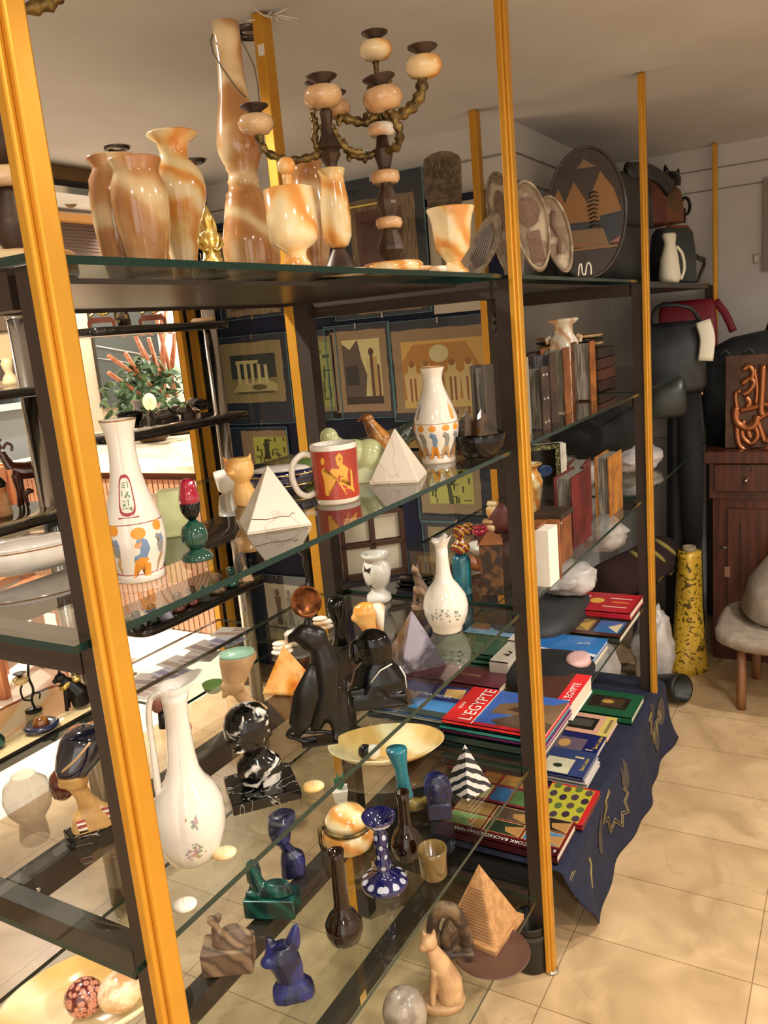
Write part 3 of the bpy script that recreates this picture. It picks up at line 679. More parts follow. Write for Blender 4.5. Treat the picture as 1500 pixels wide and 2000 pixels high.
# ---- candelabra
def socket(t, x, y, z, k=1.0, tilt=0, m=ONYXP):
    M = Matrix.Translation((x, y, z)) @ Matrix.Rotation(tilt, 4, 'Y') @ Matrix.Scale(k, 4)
    b = t.part('onyx_bobeche', G().lathe([(10, 0), (24, 4), (32, 14), (33, 24), (29, 34), (18, 38), (8, 38)], M=M), m)
    t.part('candle_cup', G().lathe([(14, 36), (13, 44), (26, 52), (27, 54), (24, 54), (11, 48), (11, 40)], M=M), DKBR, parent=None)
def arm(t, pts, r=5, curls=()):
    g = G().tube(smooth_path(pts), [r*(1.35+.35*math.sin(i*1.9)) for i in range(len(smooth_path(pts)))], n=8)
    for (x, y, z) in curls:
        g.ball((x, y, z), (5, 5, 8), n=10)
        g.tube([(x, y, z), (x+7, y, z+9), (x+3, y, z+15)], [4, 3, 1.5], n=6)
    t.part('arm', g, BRONZE)
def smooth_path(pts, k=5):
    P_ = [Vector(p) for p in pts]; P_ = [P_[0]*2-P_[1]]+P_+[P_[-1]*2-P_[-2]]; out = []
    for i in range(1, len(P_)-2):
        for j in range(k):
            u = j/k; a, b, c, d = P_[i-1], P_[i], P_[i+1], P_[i+2]
            out.append(0.5*((2*b)+(c-a)*u+(2*a-5*b+4*c-d)*u*u+(3*b-a-3*c+d)*u**3))
    out.append(P_[-2]); return out
P = pl(667, 540, G1)
t = Thing('candelabrum', 'bronze candelabrum with a tulip shaped onyx stem, left of the pair', 'candelabrum', P, group='bronze and onyx candelabra')
t.part('base_plate', G().lathe([(52, 0), (54, 4), (52, 12), (40, 13)]), ONYXW)
t.part('lower_cone', G().lathe([(34, 13), (33, 17), (14, 50), (12, 56)]), DKBR)
t.part('tulip_stem', G().lathe([(10, 54), (20, 60), (27, 76), (29, 110), (27, 150), (23, 176), (22, 190), (27, 204), (24, 206), (12, 204)]), ONYX2)
t.part('upper_stem', G().lathe([(11, 204), (12, 215), (21, 232), (18, 240), (26, 244), (13, 268), (10, 290), (12, 310), (8, 318)], n=8, smooth=False), DKBR)
arm(t, [(-8, 0, 236), (-30, -4, 232), (-62, -8, 226), (-96, -10, 232), (-122, -10, 250), (-130, -10, 280)], 5.5)
arm(t, [(-8, 0, 246), (-18, 0, 240), (-26, 0, 262), (-22, 0, 290), (-26, 0, 306)], 5, [(-28, 0, 232), (-27, 0, 305)])
arm(t, [(8, 0, 286), (14, 0, 272), (24, 0, 250), (44, 4, 236), (62, 8, 234)], 4.5, [(22, 0, 290)])
arm(t, [(0, 8, 250), (-4, 30, 250), (-8, 46, 270), (-8, 50, 300)], 5)
arm(t, [(0, 0, 290), (4, 0, 300), (2, 0, 312)], 5)
socket(t, -132, -10, 276); socket(t, -2, -4, 316, 1.08); socket(t, -10, 54, 330, 0.95)
P = pl(768, 535, G1)
t = Thing('candelabrum', 'tallest bronze candelabrum with onyx discs, right of the pair', 'candelabrum', P, group='bronze and onyx candelabra')
t.part('base_plate', G().lathe([(56, 0), (60, 5), (60, 16), (54, 22), (20, 23)]), ONYX2)
t.part('lower_cone', G().lathe([(16, 22), (15, 26), (28, 46), (27, 54), (15, 84), (14, 88)], n=10, smooth=False), DKBR)
t.part('onyx_disc', G().lathe([(10, 88), (22, 88), (26, 96), (25, 106), (18, 110), (8, 110)]), ONYXP)
t.part('middle_cone', G().lathe([(14, 110), (14, 114), (21, 134), (20, 140), (22, 144), (12, 168), (12, 174)], n=10, smooth=False), DKBR)
t.part('onyx_disc', G().lathe([(10, 174), (24, 174), (28, 182), (27, 194), (20, 198), (8, 198)]), ONYXP)
t.part('flared_stem', G().lathe([(11, 198), (12, 204), (18, 226), (18, 232), (22, 236), (14, 238), (10, 262)], n=12), DKBR)
t.part('onyx_disc', G().lathe([(10, 262), (20, 262), (26, 270), (25, 282), (18, 286), (8, 286)]), ONYXW)
t.part('upper_stem', G().lathe([(7, 286), (6, 300), (9, 330), (5, 345), (5, 390), (7, 396)]), BRONZE)
arm(t, [(8, 0, 300), (30, 0, 296), (56, 0, 306), (78, 0, 330), (84, 0, 362)], 8, [(10, 0, 292)])
arm(t, [(6, -6, 232), (28, -30, 236), (32, -44, 262), (20, -48, 288), (16, -48, 296)], 6, [(26, -24, 232)])
arm(t, [(-6, 0, 236), (-30, 0, 228), (-58, 0, 232), (-70, 0, 246), (-76, 0, 262)], 5, [(-66, 0, 228), (-36, 0, 222)])
arm(t, [(-6, 0, 300), (-30, 0, 290), (-58, 0, 298), (-80, 0, 304)], 6.5, [(-28, 0, 300)])
arm(t, [(-2, 0, 300), (-14, 2, 308), (-18, 2, 330), (-14, 2, 350)], 4.5, [(-16, 2, 350), (18, 2, 352)])
socket(t, 2, 0, 398, 0.92, m=ONYX2); socket(t, 88, 0, 358, 1.05, m=ONYX2); socket(t, 10, -48, 294, 1.12, tilt=-0.12)
socket(t, -84, 10, 304, 0.9)
# candelabrum left of the nearest post
P = pl(52, 548, G1)
t = Thing('candelabrum', 'dark candelabrum half hidden behind the nearest post at the left edge', 'candelabrum', P, group='bronze and onyx candelabra')
t.part('base_plate', G().lathe([(96, 0), (100, 8), (100, 44), (92, 52), (20, 53)]), ONYX)
t.part('lower_cone', G().lathe([(28, 52), (30, 60), (52, 100), (50, 116), (32, 168), (32, 176)]), DKBR)
t.part('onyx_disc', G().lathe([(20, 176), (52, 176), (60, 190), (58, 208), (46, 214), (16, 214)]), ONYXP)
t.part('middle_cone', G().lathe([(30, 214), (44, 262), (46, 300), (34, 340), (30, 360)]), DKBR)
t.part('onyx_disc', G().lathe([(20, 360), (44, 360), (50, 372), (48, 388), (36, 394), (16, 394)]), ONYXW)
t.part('upper_stem', G().lathe([(24, 394), (30, 450), (24, 520), (20, 560)]), DKBR)
arm(t, [(10, 0, 470), (40, 0, 500), (90, 0, 508), (126, 0, 520), (142, 0, 545), (134, 0, 580)], 10)
# onyx plates stacked flat, right of the candelabra
for k, (px, py, r, h, lb) in enumerate([(800, 533, 46, 9, 'lower flat onyx ring dish right of the tall candelabrum base'), (842, 536, 34, 13, 'small glassy onyx dish beside the goblet foot')]):
    one('onyx_dish', lb, 'dish', pl(px, py, G1), G().lathe([(r*.8, 0), (r, 4), (r, h), (r*.92, h+1), (r*.85, h-3), (0.1, h-4)]), ONYXP if k == 0 else ONYXW, group='small onyx dishes')
# goblet
P = pl(888, 537, G1)
one('onyx_goblet', 'wide mouthed orange onyx goblet left of the second gold post', 'goblet', P,
    G().lathe([(27, 0), (29, 5), (22, 12), (15, 22), (15, 26), (24, 38), (33, 50), (36, 70), (38, 96), (42, 114), (47, 126), (47, 129), (42, 127), (36, 112), (32, 70), (20, 52), (0.1, 50)]), ONYX2)
# acrylic easel stand
P = pl(838, 534, G1)
# carved slate fan plaque and dark carved plates leaning
def leaf(w, h, n=28, p=1.0):
    return [(w*math.sin(2*PI*k/n)*(1-0.12*math.cos(2*PI*k/n)), h/2-h/2*math.cos(2*PI*k/n)) for k in range(n)]
P = Place(onX(868, 400, XA-0.45)); P.rz = -PI/2+0.25
t = Thing('carved_tablet', 'brown carved stone tablet with rounded top rising over the goblet', 'tablet', Place((P.loc.x, P.loc.y, G1), P.s, P.v, P.rz))
g = G(); H0 = 166; 
out = [(-32, H0+8), (-20, H0), (-8, 0), (8, 0), (20, H0), (34, H0+8), (38, H0+100), (34, H0+112), (18, H0+121), (0, H0+124), (-18, H0+121), (-34, H0+112), (-36, H0+100)]
g.prism(out, -3, 3)
t.part('slab', g, CARVED, bevel=0.001)
g = G(); rr = random.Random(5)
for k in range(5): g.tube([(-28, -4, H0+24+k*9), (28, -4, H0+24+k*9)], 1.2, n=5)
for k in range(4): g.tube(smooth_path([(-20+k*13+rr.uniform(-3, 3), -4, H0+70), (-22+k*13, -4.5, H0+84), (-16+k*13, -4.5, H0+96), (-20+k*13, -4, H0+110)]), 2.6, n=6)
t.part('relief', g, CARVED)
def oval_plate(name, lab, px, py, w, h, lean, turn, m, border=None, inner=None, dy=0.0, th=5, group='carved oval plates'):
    """an oval plate standing on its edge on the top shelf and leaning back"""
    P = pl(px, py, G1); P.rz += turn
    t = Thing(name, lab, 'plate', P, group=group)
    M = Matrix.Rotation(-lean, 4, 'X')
    rim = leaf(w, h)
    g = G(); g.prism(rim, -th/2, th/2, None, M); t.part('plate', g, m, bevel=0.001)
    return t, M
t, M = oval_plate('carved_plate', 'dark grey ribbed leaf plate leaning behind the goblet', 924, 541, 27, 134, 0.35, -0.5, CARVED, th=6)
t.e.rotation_euler[1] = 0.30
g = G()
for k in range(7): g.tube([(-16+k*5, -5, 16+abs(k-3)*5), (-12+k*4, -6, 70), (-9+k*3, -5, 112-abs(k-3)*6)], 1.8, M=M, n=6)
t.part('ribs', g, mat('grey_ribs', '#6b6158', 0.5))
t, M = oval_plate('carved_plate', 'long pale carved plate leaning left, crossed by the second gold post', 1010, 552, 32, 232, 0.15, -0.35, CRW, th=7)
t.e.rotation_euler[1] = -0.22
t.part('raised_edge', G().tube([(p[0]*.93, -5, p[1]*.95+6) for p in leaf(32, 232)], 2.4, M=M, n=6, closed=True), CRW)
t.part('centre_panel', G().prism(ell(0, 150, 13, 42), -5.5, -2, None, M).prism(rect(-12, 30, 12, 90), -5.5, -2, None, M), CRWD)
t, M = oval_plate('carved_plate', 'pale carved plate with brown oval and square panels, upright', 1057, 531, 34, 186, 0.12, 0.0, CRW, th=7)
t.e.rotation_euler[1] = -0.16
t.part('centre_panel', G().prism(ell(0, 122, 20, 30), -5.5, -2, None, M).prism(rect(-11, 20, 13, 82), -5.5, -2, None, M), CRWD)
t.part('raised_edge', G().tube([(p[0]*.93, -5, p[1]*.95+6) for p in leaf(34, 186)], 2.4, M=M, n=6, closed=True), CRW)
t, M = oval_plate('carved_plate', 'mottled pale carved plate leaning in front of the round painted tray', 1108, 532, 27, 158, 0.12, 0.1, CRW, th=7)
t.e.rotation_euler[1] = -0.22
t.part('raised_edge', G().tube([(p[0]*.93, -5, p[1]*.95+6) for p in leaf(27, 158)], 2.4, M=M, n=6, closed=True), CRW)
t.part('relief', G().tube([(-6, -5, 40), (4, -5, 70), (-4, -5, 100), (6, -5, 124)], 4, M=M, n=6), CRWD)
# big painted tray
TRAYB = mat('tray_black_brown', '#2b2320', 0.35, coat=0.3, pat='noise', c2='#372c27', scale=14)
P = pl(1150, 545, G1)
t = Thing('painted_tray', 'big round dark tray painted with pyramids and a desert scene', 'tray', P)
W_, H_ = 74, 258
M = Matrix.Rotation(-0.10, 4, 'X')
g = G().prism([(W_*math.sin(2*PI*k/48), H_/2-H_/2*math.cos(2*PI*k/48)) for k in range(48)], -3, 4, None, M)
def ev(a): return (W_*math.sin(a), H_/2-H_/2*math.cos(a))
def clipd(poly, k=0.93):
    out = []
    for x, z in poly:
        u, v_ = x/W_, (z-H_/2)/(H_/2); q = math.hypot(u, v_)
        if q > k: x *= k/q; z = H_/2+(z-H_/2)*k/q
        out.append((x, z))
    return out
OCH = mat('tray_ochre', '#8a6236', 0.5); OCH2 = mat('tray_sand', '#7a5f3f', 0.5); TNAVY = mat('tray_slate', '#2d3038', 0.5); TPNK = mat('tray_rose', '#8d5540', 0.5)
for i, (poly, mm) in enumerate([
    ([(-66, 150), (-52, 182), (-40, 152), (-22, 192), (2, 148), (28, 206), (52, 170), (64, 130), (62, 112), (-68, 112)], OCH),
    ([(-10, 222), (-2, 234), (6, 226), (22, 216), (-18, 216)], OCH2),
    ([(-70, 108), (10, 108), (12, 96), (-70, 96)], TNAVY), ([(-72, 96), (30, 96), (44, 56), (-70, 56)], OCH2),
    ([(24, 120), (70, 126), (72, 62), (40, 62)], TNAVY), ([(-70, 58), (-10, 70), (40, 66), (70, 72), (70, 54), (-70, 52)], TPNK), ([(-66, 50), (66, 50), (66, 44), (-64, 44)], OCH)]):
    g.prism(clipd(poly), -3.4-0.25*i, -3, mm, M)
t.part('tray', g, TRAYB)
g = G()
for k in range(9): g.tube([(4+2*math.sin(k), -5.5, 100+k*8), (14, -5.6, 104+k*8), (22+2*math.cos(k), -5.5, 101+k*8)], 1.4, M=M, n=5)
t.part('palm_trunk_rings', g, BLACK)
g = G().tube([(W_*.985*math.sin(2*PI*k/48), -3, H_/2-H_/2*.985*math.cos(2*PI*k/48)) for k in range(48)], 3.0, M=M, n=8, closed=True)
t.part('rim', g, TRAYB)
P = pl(1138, 538, G1)
one('wire_stand', 'bent white wire easel foot in front of the painted tray', 'stand', P, G().tube(smooth_path([(-8, 0, 0), (-6, 0, 18), (-2, 0, 22), (0, 0, 4), (5, 0, 2), (8, 0, 18), (12, 0, 24), (16, 0, 16), (16, 0, 0)]), 1.3, n=6), CREAMB)
# ================================================================== prints on the navy wall
def picture(x0, y0, x1, y1, sx0, sy0, sx1, sy1, px0, py0, px1, py1, lab, sheet='#84694c', ground='#b09a60', art=(), glass_=True):
    """glass clip frame holding a papyrus sheet with a printed picture; all three given by their corners"""
    X = XA-0.024
    cx, cy = (x0+x1)/2, (y0+y1)/2
    C0 = onX(cx, cy, X)
    def loc(px, py):
        p = onX(px, py, X); return (-(p.y-C0.y), p.z-C0.z)
    def rc(a, b, c, d):
        m_ = loc((a+c)/2, (b+d)/2); wv = abs(loc(c, (b+d)/2)[0]-loc(a, (b+d)/2)[0]); hv = abs(loc((a+c)/2, b)[1]-loc((a+c)/2, d)[1]); return m_, wv, hv
    t = Thing('framed_papyrus', lab, 'picture', m1((X, C0.y, C0.z), rz=-PI/2), group='glass framed papyri on the navy wall')
    (m0, w0, h0) = rc(x0, y0, x1, y1); (m1_, w1, h1) = rc(sx0, sy0, sx1, sy1); (m2, w2, h2) = rc(px0, py0, px1, py1)
    if glass_:
        gg = G().add([(m0[0]-w0/2, -.004, m0[1]-h0/2), (m0[0]+w0/2, -.004, m0[1]-h0/2), (m0[0]+w0/2, -.004, m0[1]+h0/2), (m0[0]-w0/2, -.004, m0[1]+h0/2)], [(0, 1, 2, 3)], PANE, None, False)
        gg.box((m0[0]+w0/2, -.002, m0[1]), (0.0035, 0.005, h0), EDGE2).box((m0[0]-w0/2, -.002, m0[1]), (0.003, 0.005, h0), EDGE2).box((m0[0], -.002, m0[1]+h0/2), (w0, 0.005, 0.002), EDGE2).box((m0[0], -.002, m0[1]-h0/2), (w0, 0.005, 0.002), EDGE2)
        t.part('glass_pane', gg, PANE)
        t.part('backing_board', G().box((m0[0], 0.003, m0[1]), (w0, 0.004, h0)), mat('slate_backing', '#232b3c', 0.5))
        t.part('clip', G().box((m0[0], -.005, m0[1]+h0/2-0.006), (0.006, 0.004, 0.022)).box((m0[0], -.005, m0[1]-h0/2+0.006), (0.006, 0.004, 0.022)), CHROME)
    rr = random.Random(int(x0)); poly = []
    for k in range(40):
        s_ = k/40*4; e_ = int(s_); f_ = s_-e_; q = [(-1, -1), (1, -1), (1, 1), (-1, 1), (-1, -1)]
        a_ = q[e_]; b_ = q[e_+1]; poly.append((m1_[0]+w1/2*(a_[0]+(b_[0]-a_[0])*f_)*(1+rr.uniform(-.02, .01)), m1_[1]+h1/2*(a_[1]+(b_[1]-a_[1])*f_)*(1+rr.uniform(-.02, .01))))
    t.part('papyrus_sheet', G().prism(poly, -0.0005, 0.0005), mat('papyrus_'+sheet[1:], sheet, 0.8, pat='grain', c2='#a88b6a' if sheet != '#c9bfae' else '#bdb29e', scale=260))
    g = G().prism(rect(m2[0]-w2/2, m2[1]-h2/2, m2[0]+w2/2, m2[1]+h2/2), -0.0010, -0.0005)
    i = 0
    for poly_, c in art:
        i += 1
        g.prism([(m2[0]+(u-.5)*w2, m2[1]+(v-.5)*h2) for u, v in poly_], -0.0010-0.00006*i, -0.0009, mat('ink_'+c[1:], c, 0.7))
    t.part('print', g, mat('ground_'+ground[1:], ground, 0.7, pat='noise', c2=ground, scale=30))
    return t
def col_(x, w_, y0, y1, c='#cdbf8a'): return (rect(x, y0, x+w_, y1), c)
def fig(x, y, s, c): return [(ell(x, y+.30*s, .05*s, .06*s, 10), c), ([(x-.08*s, y+.24*s), (x+.08*s, y+.24*s), (x+.05*s, y+.05*s), (x+.08*s, y-.2*s), (x-.08*s, y-.2*s), (x-.05*s, y+.05*s)], c)]
def scribble(n, c, seed):
    r_ = random.Random(seed); out = []
    for k in range(n):
        x, y = r_.random()*.9+.05, r_.random()*.9+.05
        if r_.random() < .5: out.append((rect(x-.03, max(.02, y-.09), x, min(.98, y+.09)), c))
        else: out.append((rect(max(.02, x-.09), y-.015, min(.98, x+.09), y+.01), c))
    return out
ruin = [(rect(0, 0, 1, .42), '#8a7c4c')]+[(([(.0, .1), (.2, .42), (.45, .3), (.7, .44), (1, .25), (1, .1)]), '#b8a973')]+[col_(.14+.15*k, .07, .3, .82-.02*k) for k in range(5)]+[(rect(.12, .78, .62, .86), '#cdbf8a'), (rect(.1, .05, .9, .1), '#4d4a30'), (ell(.6, .2, .16, .07), '#5b5534')]
picture(426, 655, 579, 829, 433, 668, 553, 787, 452, 692, 540, 773, 'dark papyrus print of ruined temple columns, furthest left in the main row', '#8a8450', '#2d3632', ruin)
picture(566, 647, 662, 822, 570, 658, 655, 806, 578, 670, 648, 796, 'narrow green papyrus of figures mostly hidden by the back post', '#857f58', '#a3a960', scribble(40, '#3c4024', 4))
luxor = [(rect(0, .0, 1, .12), '#3b2a1e'), ([(0, .12), (0, .95), (.2, .85), (.42, 1), (.5, .7), (.62, .45), (.55, .12)], '#5f5044'), (rect(.05, .3, .4, .6), '#2e2a2a'), (rect(.62, .12, .72, .7), '#d8c488'), (rect(.72, .12, .8, .78), '#6b4630'), (rect(.8, .12, .9, .72), '#c9a566'), (rect(.9, .12, .96, .6), '#6b4630'), (ell(.76, .8, .07, .06), '#5a3a28')]
picture(640, 634, 766, 818, 650, 645, 758, 806, 672, 663, 745, 790, 'brown papyrus print of tall temple columns beside a statue', '#a08160', '#e6d696', luxor)
abu = [([(0, .7), (.15, .95), (.8, .95), (1, .5), (1, .1), (0, .1)], '#c98a3c'), (ell(.47, .8, .12, .13), '#e8d7a0'), (rect(0, 0, 1, .12), '#e3c172')]
for x in (.12, .3, .62, .82): abu += [([(x-.08, .1), (x-.1, .5), (x-.05, .55), (x-.05, .66), (x+.05, .66), (x+.05, .55), (x+.1, .5), (x+.08, .1)], '#e8c787'), (rect(x-.035, .1, x-.01, .45), '#9c5f2c'), (rect(x+.02, .1, x+.045, .45), '#9c5f2c'), (ell(x, .66, .04, .05), '#a9713a')]
abu += [(rect(.43, .12, .5, .5), '#6b3f22')]
picture(762, 622, 962, 822, 766, 640, 957, 806, 785, 663, 944, 796, 'large papyrus print of golden rock temple statues behind the white vase', '#a68563', '#e6b45e', abu)
picture(458, 836, 568, 1000, 476, 841, 565, 950, 497, 853, 561, 912, 'small papyrus with green square of dancing figures behind the orange cat', '#97795c', '#c0bd58', scribble(34, '#33371c', 9)+fig(.4, .5, 1.2, '#2d2f1c'))
picture(815, 888, 962, 1022, 820, 892, 938, 1004, 838, 915, 924, 984, 'papyrus with yellow-green square of a tree under the second shelf', '#a08e6c', '#c8c466', scribble(26, '#3c4326', 12)+[([(.45, .0), (.55, .0), (.5, .5), (.8, .9), (.75, .95), (.48, .6), (.2, .95), (.15, .9), (.42, .5)], '#394022')])
picture(488, 1125, 612, 1260, 522, 1142, 592, 1252, 530, 1152, 584, 1240, 'pale grey sheet with line figures low on the wall behind the copper plate', '#c9bfae', '#b9b2a4', scribble(16, '#5a5248', 15)+fig(.3, .5, 1.4, '#6b5a48')+fig(.7, .5, 1.4, '#6b5a48'))
picture(828, 1020, 960, 1130, 838, 1030, 925, 1100, 846, 1038, 912, 1090, 'beige sheet in glass low behind the blue bottle', '#9b8c6e', '#a79a78', scribble(10, '#6d6348', 17))
picture(640, 346, 832, 622, 688, 384, 816, 612, 700, 408, 790, 596, 'tall papyrus with a maroon print behind the candelabrum stem', '#6e5b49', '#6d453e', [(rect(.1, .55, .9, .9), '#5a3430'), (rect(.15, .1, .85, .45), '#8b6a4c')])
picture(420, 428, 546, 624, 430, 440, 540, 618, 442, 455, 528, 606, 'papyrus at the top left of the navy wall, behind the column vase', '#7c6a58', '#6a5548', scribble(16, '#3e3028', 21))
picture(553, 400, 640, 626, 562, 420, 632, 620, 570, 440, 622, 606, 'papyrus behind the mortar, at the back post', '#86705a', '#8d6f4c', scribble(16, '#5a4028', 23))
# ================================================================== second shelf of the near bay
VAR = 2
def vase_art(g, prof, sun, legs, dark=True):
    pass
P = pl(277, 1128, G2)
prof = [(44, 0), (46, 3), (46, 14), (44, 18), (52, 40), (57, 66), (58, 84), (55, 108), (46, 138), (36, 170), (29, 200), (26, 230), (25, 252), (27, 274), (33, 294), (34, 298)]
t = Thing('hieroglyph_vase', 'large white vase with red cartouche and painted figures beside the nearest post', 'vase', P)
g = G().lathe(prof+[(33, 299), (31, 295), (24, 270), (22, 235), (26, 200), (0.1, 150)], cap=True, n=56)
R_ = 57
def line_band(g, prof, h, th, m, a=1.6):
    on_lathe(g, prof, [[(-a+2*a*k/24, h) for k in range(25)]+[(a-2*a*k/24, h+th) for k in range(25)]], m, 0.35)
for h, th, mm in ((16, 1.6, REDP), (112, 1.6, REDP)):
    prof2 = prof
    def rad(h_):
        for (r0, h0), (r1, h1) in zip(prof, prof[1:]):
            if h0 <= h_ <= h1 and h1 > h0: return r0+(r1-r0)*(h_-h0)/(h1-h0)
    g.lathe([(rad(h)+.3, h), (rad(h+th)+.3, h+th)], mm, 56, cap=False)
g.lathe([(34.4, 297), (34.4, 299.5)], PORG, 56, cap=False)
def shift(poly, dx, dy, k=1.0, r=50): return [((x*k+dx)/r, y*k+dy) for x, y in poly]
def ringpoly(rx, ry, t_, n=28):
    """a rounded frame drawn as short segments"""
    out = []
    for k in range(n):
        a, b = 2*PI*k/n, 2*PI*(k+1)/n
        f = lambda q, R: (rx*R*math.copysign(abs(math.cos(q))**.7, math.cos(q)), ry*R*math.copysign(abs(math.sin(q))**.5, math.sin(q)))
        out.append([f(a, 1), f(b, 1), f(b, 1-t_), f(a, 1-t_)])
    return out
A0 = -6
on_lathe(g, prof, [shift(q, A0, 165, r=42) for q in ringpoly(15, 37, .16)], REDP, .5)
on_lathe(g, prof, [shift(rect(-17, -41, 17, -38), A0, 165, r=44)], REDP, .5)
glyphs = [rect(-8, 18, 0, 20), rect(-8, 14, 0, 16), rect(-8, 10, 0, 12), rect(5, 10, 7, 22), rect(-9, -4, -7, 6), [(-4, -6), (4, 4), (6, 2), (0, -8)], rect(-8, -14, -2, -12), rect(2, -22, 4, -10), ell(-5, -20, 3, 3, 8), [(3, -2), (8, -4), (6, -10)], rect(-9, -27, 2, -25), ell(6, -27, 2.5, 4, 8)]
on_lathe(g, prof, [shift(q, A0, 168, r=42) for q in glyphs], GRNP, .5)
def seated(dx, k=1.0, mirror=1):
    sun = ell(2, 88, 14, 11, 16)
    parts = [([sun], ORP),
             ([[(-2, 44), (12, 40), (20, 58), (16, 74), (6, 80), (-4, 76), (-6, 66), (2, 60)], [(-10, 46), (-14, 36), (-4, 40), (10, 44), (4, 52)]], BLP),
             ([[(-5, 72), (4, 74), (6, 66), (0, 60), (-9, 64)], [(-2, 44), (-12, 38), (-20, 12), (-22, 4), (-16, 4), (-8, 20), (2, 34), (8, 30), (4, 6), (18, 4), (20, 24), (14, 42)]], ORP),
             ([ell(0, 66, 5, 4, 8)], mat('face_pink', '#d9a184', 0.4))]
    for ps, mm in parts: on_lathe(g, prof, [shift([(x*mirror, y) for x, y in q], dx, 8, k, r=57) for q in ps], mm, .6)
def cobra(dx, k=1.0):
    for ps, mm in [([ell(2, 94, 11, 10, 14)], ORP), ([[(-2, 44), (8, 42), (12, 58), (6, 74), (-4, 80), (-10, 74), (-2, 72), (-6, 58)]], GRYP), ([[(-6, 8), (-2, 8), (10, 40), (4, 44), (-4, 30)]], TAN), ([[(0, 76), (8, 78), (12, 66), (8, 58), (4, 66)]], BLP)]:
        on_lathe(g, prof, [shift(q, dx, 10, k, r=57) for q in ps], mm, .6)
seated(4); cobra(46); cobra(-44); seated(-90, mirror=-1)
t.part('body', g, PORC)
# the smaller one at the far end
P = pl(857, 901, G2)
prof = [(33, 0), (34, 3), (33, 14), (31, 17), (38, 36), (43, 56), (44, 70), (42, 86), (34, 108), (25, 130), (19, 148), (18, 158), (20, 170), (24, 180), (24, 182)]
t = Thing('hieroglyph_vase', 'smaller white vase with orange discs and walking figures, near the second gold post', 'vase', P)
g = G().lathe(prof+[(22, 181), (17, 165), (16, 150), (0.1, 120)], n=48)
def rad(h_):
    for (r0, h0), (r1, h1) in zip(prof, prof[1:]):
        if h0 <= h_ <= h1 and h1 > h0: return r0+(r1-r0)*(h_-h0)/(h1-h0)
for h in (16, 76): g.lathe([(rad(h)+.3, h), (rad(h+1.2)+.3, h+1.2)], PORG, 48, cap=False)
g.lathe([(24.3, 180), (24.3, 182.4)], PORG, 48, cap=False)
for k, dx in enumerate((-32, -8, 18, 42, -58, 66)):
    for ps, mm in [([ell(0, 70, 8, 6.5, 12)], ORP), ([[(-2, 34), (6, 32), (10, 46), (6, 58), (-4, 62), (-8, 54), (-2, 50)]], BLP if k % 3 == 1 else GRYP), ([[(-4, 34), (-12, 8), (-6, 8), (2, 28), (8, 8), (14, 8), (8, 34)]], ORP if k % 3 == 1 else TAN)]:
        on_lathe(g, prof, [shift(q, dx, 2, .95, r=43) for q in ps], mm, .5)
on_lathe(g, prof, [shift([(-3, 0), (3, 2), (4, 20), (0, 32), (-3, 20)], -32, 84, 1, r=32)], GRYP, .5)
on_lathe(g, prof, [shift([(-4, 0), (3, 0), (5, 14), (2, 34), (-3, 20)], 28, 84, 1, r=32)], ORP, .5)
t.part('body', g, PORC)
# marble pyramids
def marble_pyr(px, py, a, h, rz, lab, cracks=()):
    P = pl(px, py, G2)
    t = Thing('marble_pyramid', lab, 'pyramid', P, group='white marble pyramids')
    g = G().box((0, 0, 2), (2*a, 2*a, 4)).pyramid((0, 0, 4), a, h)
    t.part('body', g, MARB, bevel=0.0012)
    if cracks:
        sl = lambda x, z: (x, -(a-(z-4)*a/h)-0.3, z)
        t.part('crack', G().tube([sl(x, z) for x, z in cracks], 0.7, n=5), CRACK)
    t.e.rotation_euler[2] += rz
    return t
marble_pyr(536, 1024, 62, 112, 0.14, 'white marble pyramid with a long brown crack, left of the red mug', [(-48, 26), (-20, 22), (6, 24), (22, 22), (30, 28), (34, 24)])
marble_pyr(779, 936, 48, 96, -0.22, 'white marble pyramid between the red mug and the smaller vase')
# mug
P = pl(661, 978, G2)
t = Thing('coffee_mug', 'red mug with ochre hunting scene and white handle', 'mug', P)
prof = [(40, 0), (42, 3), (43, 12), (45, 108), (45, 112)]
g = G().lathe(prof+[(41, 112), (40, 104), (38, 8), (0.1, 6)], n=48)
g.lathe([(43.3, 10), (45.3, 102)], REDCER, 48, cap=False)
def moff(ps, m_): on_lathe(g, [(43.2, 8), (45.4, 105)], [[((x)/44, y) for x, y in q] for q in ps], m_, .5)
moff([[(-24, 20), (-18, 18), (-16, 40), (-8, 56), (2, 44), (10, 30), (16, 18), (36, 20), (36, 28), (26, 32), (22, 52), (26, 66), (18, 74), (10, 78), (6, 68), (-6, 70), (-14, 62), (-22, 74), (-28, 66), (-24, 46)], [(-26, 78), (-20, 78), (-18, 88), (-23, 92), (-27, 86)], [(4, 74), (14, 72), (16, 90), (10, 98), (2, 90)], [(28, 26), (34, 26), (34, 60), (30, 66)]], OCHRE)
moff([[(4, 42), (14, 54), (6, 58), (-2, 52)], ell(-8, 26, 6, 5, 8), [(10, 80), (13, 86), (10, 92), (6, 86)]], REDCER)
t.part('body', g, PORC)
g = G().tube(smooth_path([(-42, 0, 92), (-60, -4, 96), (-78, -6, 82), (-84, -6, 56), (-76, -6, 28), (-60, -4, 16), (-43, 0, 20)]), 6, n=12, flat=0.8)
t.part('handle', g, PORC)
